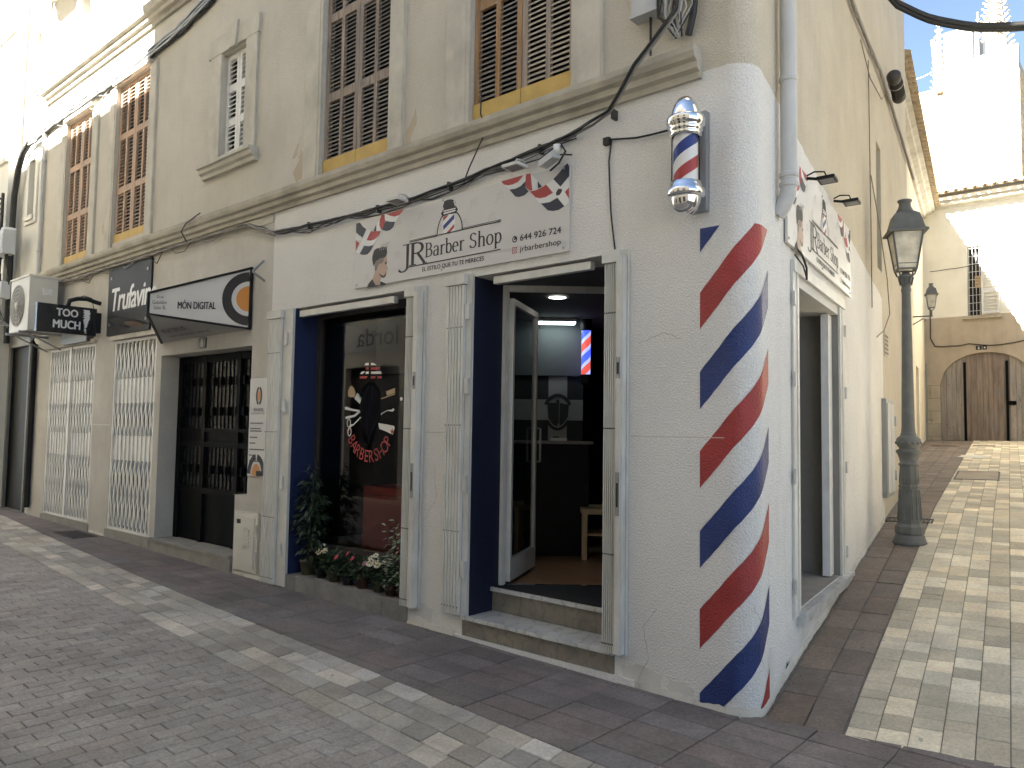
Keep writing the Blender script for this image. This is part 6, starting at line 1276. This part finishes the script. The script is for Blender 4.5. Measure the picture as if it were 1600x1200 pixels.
mb = MB(); mb.face([GF(wx0, wz0, -.149), GF(wx1, wz0, -.149), GF(wx1, wz1, -.149), GF(wx0, wz1, -.149)]); wf = mb.build('window', mats['dark'], t)
mb = MB()
for k in range(4): x = wx0 + .035 + .078 * k; mb.tube([GF(x, wz0, -.05), GF(x, wz1, -.05)], .007, 5)
for k in range(9): z = wz0 + .12 + .2 * k; mb.tube([GF(wx0, z, -.05), GF(wx1, z, -.05)], .006, 5)
mb.build('window_grille', mats['gatewhite'], wf)
mb = MB(); mb.fbox(GF, -2.20, -2.03, 5.42, 5.72, -.04, -.03); mb.build('cardboard_notice', mats['ptan'], wf)
mb = MB(); [mb.ribbon(GF, [(-2.18 + .012 * k, 5.66 - .075 * r + rg.uniform(-.012, .012)) for k in range(9)], .010, -.029) for r in range(3)]; mb.build('notice_scribble', mats['ink'], wf)
shutter(t, GF, wx1 + .012, -1.665, wz0 + .02, wz1 + .06, [5.3, 5.9], mats['whitewood'], mats['whitewood'], n=.055, cols=1, pitch=.075)
mb = MB(); mb.fbox(GF, wx0 - .10, -1.62, wz0 - .10, wz0 - .03, 0, .07); mb.build('window_sill', mats['quoin'], t)
mb = MB(); mb.extr(GF, [(0, 7.55), (.05, 7.55), (.08, 7.62), (.24, 7.64), (.24, 7.70), (.30, 7.72), (.30, 7.80), (0, 7.80)], -6, 7); mb.build('eaves', mats['stone'], t)
mb = MB(); mb.fbox(GF, -6, 7, 7.71, 7.785, .301, .306); mb.build('gutter', mats['lightplaster'], t)
tiles_roof(Fr((-6, GY, 0), (1, 0, 0), (0, 0, 1), (0, -1, 0)), 13, 7.86, .42, 4.45, .22).build('roof', mats['rooftile'], t)
mb = MB(); x = GX0 + .004; k = 0
while x < GX1 - .02:
    w_ = min(rg.uniform(.10, .135), GX1 - x); m_ = 1 if x < gc - .48 or x > gc + .42 else 0; zt0, zt1 = archz(x) + .05, archz(x + w_) + .05; d0 = -.10 + rg.uniform(-.006, .006) + (.02 if m_ else 0)
    mb.prism(GF, [(x + .003, 1.40), (x + w_ - .003, 1.40), (x + w_ - .003, zt1), (x + .003, zt0)], d0 - .04, d0, m_); x += w_
gate = mb.build('gate', [mats['gatewood'], mats['gatewoodg']], t)
mb = MB()
for x in (gc - .485, gc + .43): mb.fbox(GF, x - .03, x + .03, 1.5, 3.55, -.078, -.068)
mb.fbox(GF, gc + .43, gc + .62, 2.45, 2.55, -.068, -.045); mb.fbox(GF, gc - 1.0, gc - .50, 1.50, 1.56, -.078, -.066)
for k in range(14):
    for x in (gc - .485, gc + .43): mb.fbox(GF, x - .01, x + .01, 1.6 + .135 * k, 1.62 + .135 * k, -.068, -.060)
for k in range(40): x = rg.choice([rg.uniform(GX0 + .08, gc - .55), rg.uniform(gc + .5, GX1 - .1)]); z = rg.uniform(1.6, 3.0); mb.fbox(GF, x - .007, x + .007, z - .007, z + .007, -.082, -.064)
mb.build('iron_strap', mats['iron'], gate)
tg = thing('house_number', 'small dark number plate pair over the arched wooden gate', 'house number', (-2.05, 18, 3.85)); mb = MB(); mb.fbox(GF, -2.20, -2.07, 3.84, 3.94, .001, .015); mb.fbox(GF, -2.055, -1.96, 3.84, 3.94, .001, .013); mb.build('tile', mats['ink'], tg); mb = MB(); text_fit(mb, GF, "6", -2.155, -2.115, 3.855, 3.925, .0165, 0, .01); mb.decal(GF, arc(-2.007, 3.89, .02, .02, 0, 340, 10), .0145); mb.build('lettering', mats['pwhite'], tg)
mb = MB(); mb.tube(wig([GF(-3.28, 5.1, .03), GF(-3.22, 5.0, .03), GF(-3.22, 4.2, .03), GF(-3.12, 3.98, .03), GF(-2.6, 3.97, .03), GF(-2.35, 4.0, .03), GF(-1.9, 3.93, .03), GF(-1.4, 3.97, .03), GF(-.6, 4.15, .03)], .006, seed=3), .014, 5); mb.tube(wig([GF(-3.2, 5.95, .05), GF(-2.3, 5.98, .05), GF(-1.2, 6.1, .05), GF(-.4, 6.25, .05)], .008, seed=4), .009, 5); tag(mb.build('wall_cable', mats['cable']), 'thin dark cables looping across the front of the gate house', 'cables')
mb = MB()
for k, (x, z) in enumerate(((-3.46, 2.05), (-3.42, 2.07), (-3.38, 2.04), (-3.30, 2.06), (-3.24, 2.05))): mb.ribbon(GF, [(x, z), (x + .01, z + .07), (x + .025, z), (x + .035, z + .05)], .010, .004)
mb.ribbon(GF, [(-3.46, 1.75), (-3.435, 1.87), (-3.41, 1.75)], .010, .004); mb.ribbon(GF, [(-3.45, 1.80), (-3.42, 1.80)], .010, .004); tag(mb.build('graffiti', mats['ink']), 'small black scrawled graffiti on the grey dado beside the wooden gate', 'graffiti')

# ---------------------------------------------------------------- taller block behind, chimneys and cathedral
BY = 22.0; t = thing('rooftop_block', 'tall sunlit sandstone block with grey cement top rising behind the gate house', 'building', (-3, 22, 8)); BF = Fr((0, BY, 0), (1, 0, 0), (0, 0, 1), (0, -1, 0))
mb = MB(); mb.box(-6.5, -1.68, BY, BY + 5, 0, 12.45); mb.build('wall', mats['marese'], t)
mb = MB(); mb.box(-3.64, -1.70, BY + .01, BY + 3, 12.451, 12.74); mb.build('block_course', mats['cblock'], t)
mb = MB(); mb.box(-3.64, -2.86, BY + .012, BY + 2.4, 12.741, 14.15); mb.prism(BF, [(-2.86, 12.741), (-1.70, 12.741), (-1.70, 13.22), (-2.86, 13.12)], -.3, -.013); mb.build('parapet', mats['cement'], t)
mb = MB(); mb.box(-2.82, -2.72, BY + .1, BY + .2, 13.1, 14.1); mb.build('post', mats['gatewhite'], t)
mb = MB(); mb.prism(BF, [(-2.67, 13.12), (-2.30, 13.15), (-2.52, 14.2), (-2.67, 14.2)], -.6, -.5); mb.build('screen_panel', mats['boxgrey'], t)
mb = MB(); mb.prism(BF, [(-2.29, 13.15), (-2.12, 13.17), (-2.14, 13.95), (-2.46, 13.95)], -1.0, -.9); mb.build('water_tank', mats['whiteclean'], t)
for x, z, lab in ((-3.93, 14.0, 'taller of two white vent pipes beside the grey cement tower'), (-3.86, 13.1, 'shorter of two white vent pipes beside the grey cement tower')):
    t = thing('vent_pipe', lab, 'vent pipe', (x, BY - .05, 12.4), 'vent pipes'); a = MB(); a.tube([(x + .12, BY - .06, 12.3), (x, BY - .06, z)], .055, 10); a.build('pipe', mats['whiteclean'], t); a = MB(); [a.lathe([(.056, 0), (.066, .0), (.066, .05), (.056, .05)], (x + .10, BY - .06, zz), 10) for zz in (12.55,)]; a.build('clamp', mats['steel'], t)
a = MB(); a.tube([(-6, BY - .2, 12.75), (-4.2, BY - .2, 12.85), (-3.7, BY - .2, 13.0)], .012, 5); a.tube([(-4.5, BY - .2, 12.4), (-4.5, BY - .2, 12.83)], .012, 5); tag(a.build('roof_rail', mats['gatewhite']), 'thin pale rail on the roof beside the vent pipes', 'railing')
def spire(x, y, zbase, ztop, w_, label):
    t = thing('cathedral_spire', label, 'spire', (x, y, 0), 'cathedral pinnacles'); a = MB(); r_ = random.Random(int(abs(x) * 10))
    a.square_lathe([(w_ * 1.25, 0), (w_ * 1.25, zbase - 2), (w_ * 1.35, zbase - 1.8), (w_ * 1.35, zbase - 1.2), (w_, zbase)], (x, y, 0), .3, 0, 8); a.build('shaft', mats['cathedral'], t); a = MB()
    hh = ztop - zbase; a.square_lathe([(w_, zbase), (w_ * .55, zbase + hh * .45), (w_ * .12, ztop - 1), (w_ * .12, ztop)], (x, y, 0), .3, 0, 8); a.ball((x, y, ztop + .1), w_ * .22, 6); a.build('cone', mats['cathedral'], t); a = MB(); n = int(hh / .95)
    for i in range(n):
        f_ = i / n; rad = w_ * (1 - f_ * .9)
        for k in range(8):
            q = .3 + 2 * PI * k / 8; p = Vector((x + math.cos(q) * rad, y + math.sin(q) * rad, zbase + hh * f_)); d = Vector((math.cos(q), math.sin(q), .35)); s_ = .28 * w_ * (1 - f_ * .55)
            a.bar(p, p + d * s_ * 1.1, s_ * .5); a.ball(p + d * s_ * 1.3 + Vector((0, 0, s_ * .2)), s_ * .42, 5)
    a.build('crocket', mats['cathedral'], t)
spire(-19.6, 131.5, 57, 76.5, 2.2, 'tall crocketed cathedral spire against the blue sky at the right edge'); spire(-26.6, 127.6, 50, 67.0, 1.3, 'slim crocketed pinnacle beside the white vent pipes, leftmost of the three'); spire(-21.9, 131, 52, 67.6, .75, 'thin plain topped pinnacle between the cement tower and the tall spire')

# ---------------------------------------------------------------- neighbours on the left
t = thing('narrow_house', 'narrow pale house with two slit windows left of the corner building', 'building', (-12.9, .1, 0)); N2 = Fr((0, .05, 0), (1, 0, 0), (0, 0, 1), (0, -1, 0))
mb = MB(); hs = [(-12.96, -12.74, 7.40, 8.35, .22), (-13.02, -12.72, 5.15, 6.12, .22), (-13.45, -12.52, .12, 2.92, .06, (1, 1, 1, 1))]; wall_grid(mb, N2, -13.56, -12.201, -.1, 11, hs, 0); mb.face([(-13.56, .05, 11), (-12.2, .05, 11), (-12.2, 8, 11), (-13.56, 8, 11)]); mb.build('wall', [mats['leftplaster'], mats['black']], t)
mb = MB(); [mb.face([N2(q[0], q[2], -q[4] + .001), N2(q[1], q[2], -q[4] + .001), N2(q[1], q[3], -q[4] + .001), N2(q[0], q[3], -q[4] + .001)]) for q in hs[:2]]; mb.build('recess_back', pmat("grey_brown_recess", (.16, .14, .12), .8), t)
for q in hs[:2]:
    a_, b_, c_, e2 = q[:4]; mb = MB()
    for u0, u1, v0, v1 in ((a_ - .12, a_ - .001, c_ - .14, e2 + .14), (b_ + .001, b_ + .12, c_ - .14, e2 + .14), (a_ - .001, b_ + .001, e2 + .001, e2 + .14)): mb.fbox(N2, u0, u1, v0, v1, 0, .03)
    mb.fbox(N2, a_ - .03, b_ + .03, c_ - .08, c_ - .001, -.02, .06); mb.fbox(N2, a_ - .001, b_ + .001, c_ - .14, c_ - .081, 0, .03)
    mb.build('window_frame', mats['leftplaster'], t)
mb = MB(); mb.fbox(N2, -13.53, -13.451, -.1, 3.1, 0, .04); mb.fbox(N2, -12.519, -12.45, -.1, 3.1, 0, .04); mb.fbox(N2, -13.53, -12.45, 2.921, 3.3, .0, .045); mb.build('door_surround', pmat("grey_shopfront_panel", (.16, .155, .14), .6, var=.2), t)
mb = MB(); mb.fbox(N2, -13.449, -12.521, .121, 2.919, -.06, -.03); mb.build('door', mats['black'], t)
t = thing('far_left_house', 'white house with shuttered windows at the far left edge of the street', 'building', (-16, -.2, 0)); N3 = Fr((0, -.14, 0), (1, 0, 0), (0, 0, 1), (0, -1, 0))
mb = MB(); hs = [(-14.9, -14.25, 6.6, 8.1, .12), (-14.9, -14.25, 9.0, 10.2, .12), (-17.2, -16.5, 6.6, 8.1, .12), (-14.9, -13.95, .2, 3.0, .06), (-17, -15.6, .2, 3.0, .06)]; wall_grid(mb, N3, -24, -13.565, -.1, 12, hs, 0); mb.face([(-13.565, -.14, -.1), (-13.565, 6, -.1), (-13.565, 6, 12), (-13.565, -.14, 12)]); mb.face([(-24, -.14, 12), (-13.565, -.14, 12), (-13.565, 8, 12), (-24, 8, 12)]); mb.build('wall', mats['leftplaster'], t)
mb = MB(); [mb.face([N3(a_, c_, -d_ + .001), N3(b_, c_, -d_ + .001), N3(b_, e2, -d_ + .001), N3(a_, e2, -d_ + .001)]) for a_, b_, c_, e2, d_ in hs]; mb.build('recess_back', mats['dark'], t)
for a_, b_, c_, e2, d_ in hs[:3]: shutter(t, N3, a_ + .01, (a_ + b_) / 2 - .003, c_, e2, [(c_ + e2) / 2], mats['gatewhite'], mats['gatewhite'], pitch=.07, cols=1); shutter(t, N3, (a_ + b_) / 2 + .003, b_ - .01, c_, e2, [(c_ + e2) / 2], mats['gatewhite'], mats['gatewhite'], pitch=.07, cols=1)
mb = MB(); mb.extr(N3, [(0, 8.55), (.06, 8.55), (.08, 8.65), (.10, 8.70), (0, 8.72)], -24, -13.57); mb.extr(N3, [(0, 6.2), (.05, 6.2), (.06, 6.28), (0, 6.3)], -24, -13.57); mb.build('cornice', mats['leftplaster'], t)
mb = MB(); [mb.fbox(N3, a_ - .10, b_ + .10, c_ - .09, c_ - .02, 0, .07) for a_, b_, c_, e2, d_ in hs[:3]]; mb.build('window_sill', mats['leftplaster'], t)
t = thing('balcony', 'rounded pale balcony slab jutting out at the top left over the sunlit upper windows', 'balcony', (-11.4, -.3, 8.9)); mb = MB(); P = [(-12.15, 0)] + arc(-11.9, -.25, .25, .35, 180, 270, 8) + [(-10.6, -.60), (-10.6, 0)]
BL = Fr((0, 0, 8.62), (1, 0, 0), (0, 1, 0), (0, 0, 1)); mb.prism(BL, P, 0.10, .32); mb.prism(BL, [(x * .92 - 11.4 * .08, y * .8) for x, y in P], -.04, .099); mb.build('slab', mats['leftplaster'], t); mb = MB(); [mb.tube([(x, y, 8.94), (x, y, 9.9)], .012, 5) for x, y in P[1:-1]]; [mb.tube([(-11.9 + .13 * k, -.58, 8.94), (-11.9 + .13 * k, -.58, 9.9)], .010, 5) for k in range(10)]; mb.build('railing', mats['iron'], t)

# ---------------------------------------------------------------- houses across the street, behind the camera: they shade the street and mirror in the glass
OY = -5.2; OF = Fr((0, OY, 0), (-1, 0, 0), (0, 0, 1), (0, 1, 0))
def opp(x0, x1, h, label, wins, dy=0.0):
    t = thing('opposite_house', label, 'building', ((x0 + x1) / 2, OY - 2, 0), 'houses across the street'); F_ = Fr((0, OY - dy, 0), (-1, 0, 0), (0, 0, 1), (0, 1, 0)); mb = MB(); hs = [(-b_, -a_, c_, d_, .15) for a_, b_, c_, d_ in wins]
    wall_grid(mb, F_, -x1, -x0, -.3, h, hs, 0); y0, y1 = OY - dy, OY - 6; mb.face([(x0, y0, -.3), (x0, y1, -.3), (x0, y1, h), (x0, y0, h)]); mb.face([(x1, y0, -.3), (x1, y1, -.3), (x1, y1, h), (x1, y0, h)]); mb.face([(x0, y1, -.3), (x1, y1, -.3), (x1, y1, h), (x0, y1, h)]); mb.face([(x0, y0, h), (x1, y0, h), (x1, y1, h), (x0, y1, h)]); mb.build('wall', mats['oppo'], t)
    for a_, b, c_, d_, e2 in hs: mb = MB(); mb.face([F_(a_, c_, -.149), F_(b, c_, -.149), F_(b, d_, -.149), F_(a_, d_, -.149)]); mb.build('window', mats['frame'], t)
    mb = MB(); [mb.fbox(F_, a_ - .1, b + .1, c_ - .1, c_ - .01, 0, .08) for a_, b, c_, d_, e2 in hs]; mb.split('window_sill', mats['stone'], t); return t
opp(-22, -9.82, 10.8, 'pale house across the street carrying the white shop fascia mirrored in the window', [(-11.7, -9.95, .2, 2.9), (-14.5, -12.5, .2, 2.9), (-11.3, -10.3, 4.4, 6.2), (-14, -13, 4.4, 6.2), (-17.5, -16.5, 4.4, 6.2), (-11.3, -10.3, 7.3, 9)])
opp(-9.80, -3.42, 13.6, 'tallest house across the street, mirrored faintly in the barber shop glass', [(-9.2, -8.2, .1, 2.6), (-6.4, -4.6, .5, 2.7), (-9, -8, 4, 6), (-5.8, -4.8, 4, 6), (-9, -8, 7.3, 9), (-5.8, -4.8, 7.3, 9)])
opp(-3.40, 5.5, 9.15, 'lower house across the street facing the corner and the barber pole', [(-2.4, -.9, .1, 2.6), (.6, 2.4, .4, 2.6), (-2.2, -1.2, 4, 5.8), (1, 2, 4, 5.8)])
t = thing('fascia_sign', 'white fascia sign across the street, its black letters mirrored in the shop window', 'sign', (-10.8, OY, 3.2)); a = MB(); a.fbox(OF, 9.95, 13.4, 3.22, 3.80, .002, .03); a.build('panel', mats['psign'], t); a = MB(); text_fit(a, OF, "lorda", 9.74 + .25, 11.10 + .2, 3.33, 3.72, .032, 0, .005); a.build('lettering', mats['ink'], t)

# house on the other side of the alley: sunlit, it throws warm light back onto the alley wall
t = thing('opposite_house', 'ochre sunlit house on the right hand side of the alley, just outside the picture', 'building', (4.4, 5, 0), 'houses across the street'); RF = Fr(NA * 3.3 + D2 * 18.0, tuple(-D2), (0, 0, 1), tuple(-NA))
hs = [(2, 3, 1.3, 3.6, .15), (5, 6, 1.2, 3.2, .15), (9, 10.2, .8, 3.0, .15), (13, 14.2, .5, 2.8, .15), (2, 3, 5, 6.6, .15), (5, 6, 5, 6.6, .15), (9, 10, 5, 6.6, .15), (13, 14, 5, 6.6, .15)]
mb = MB(); wall_grid(mb, RF, 0, 17.2, -.2, 8.6, hs, 0)
mb.face([RF(17.2, -.2), RF(17.2, -.2, -6), RF(17.2, 8.6, -6), RF(17.2, 8.6)]); mb.face([RF(0, 8.6), RF(17.2, 8.6), RF(17.2, 8.6, -6), RF(0, 8.6, -6)]); mb.build('wall', mats['rightplaster'], t)
for a_, b_, c_, d_, _q in hs: mb = MB(); mb.face([RF(a_, c_, -.149), RF(b_, c_, -.149), RF(b_, d_, -.149), RF(a_, d_, -.149)]); mb.build('window', mats['frame'], t)
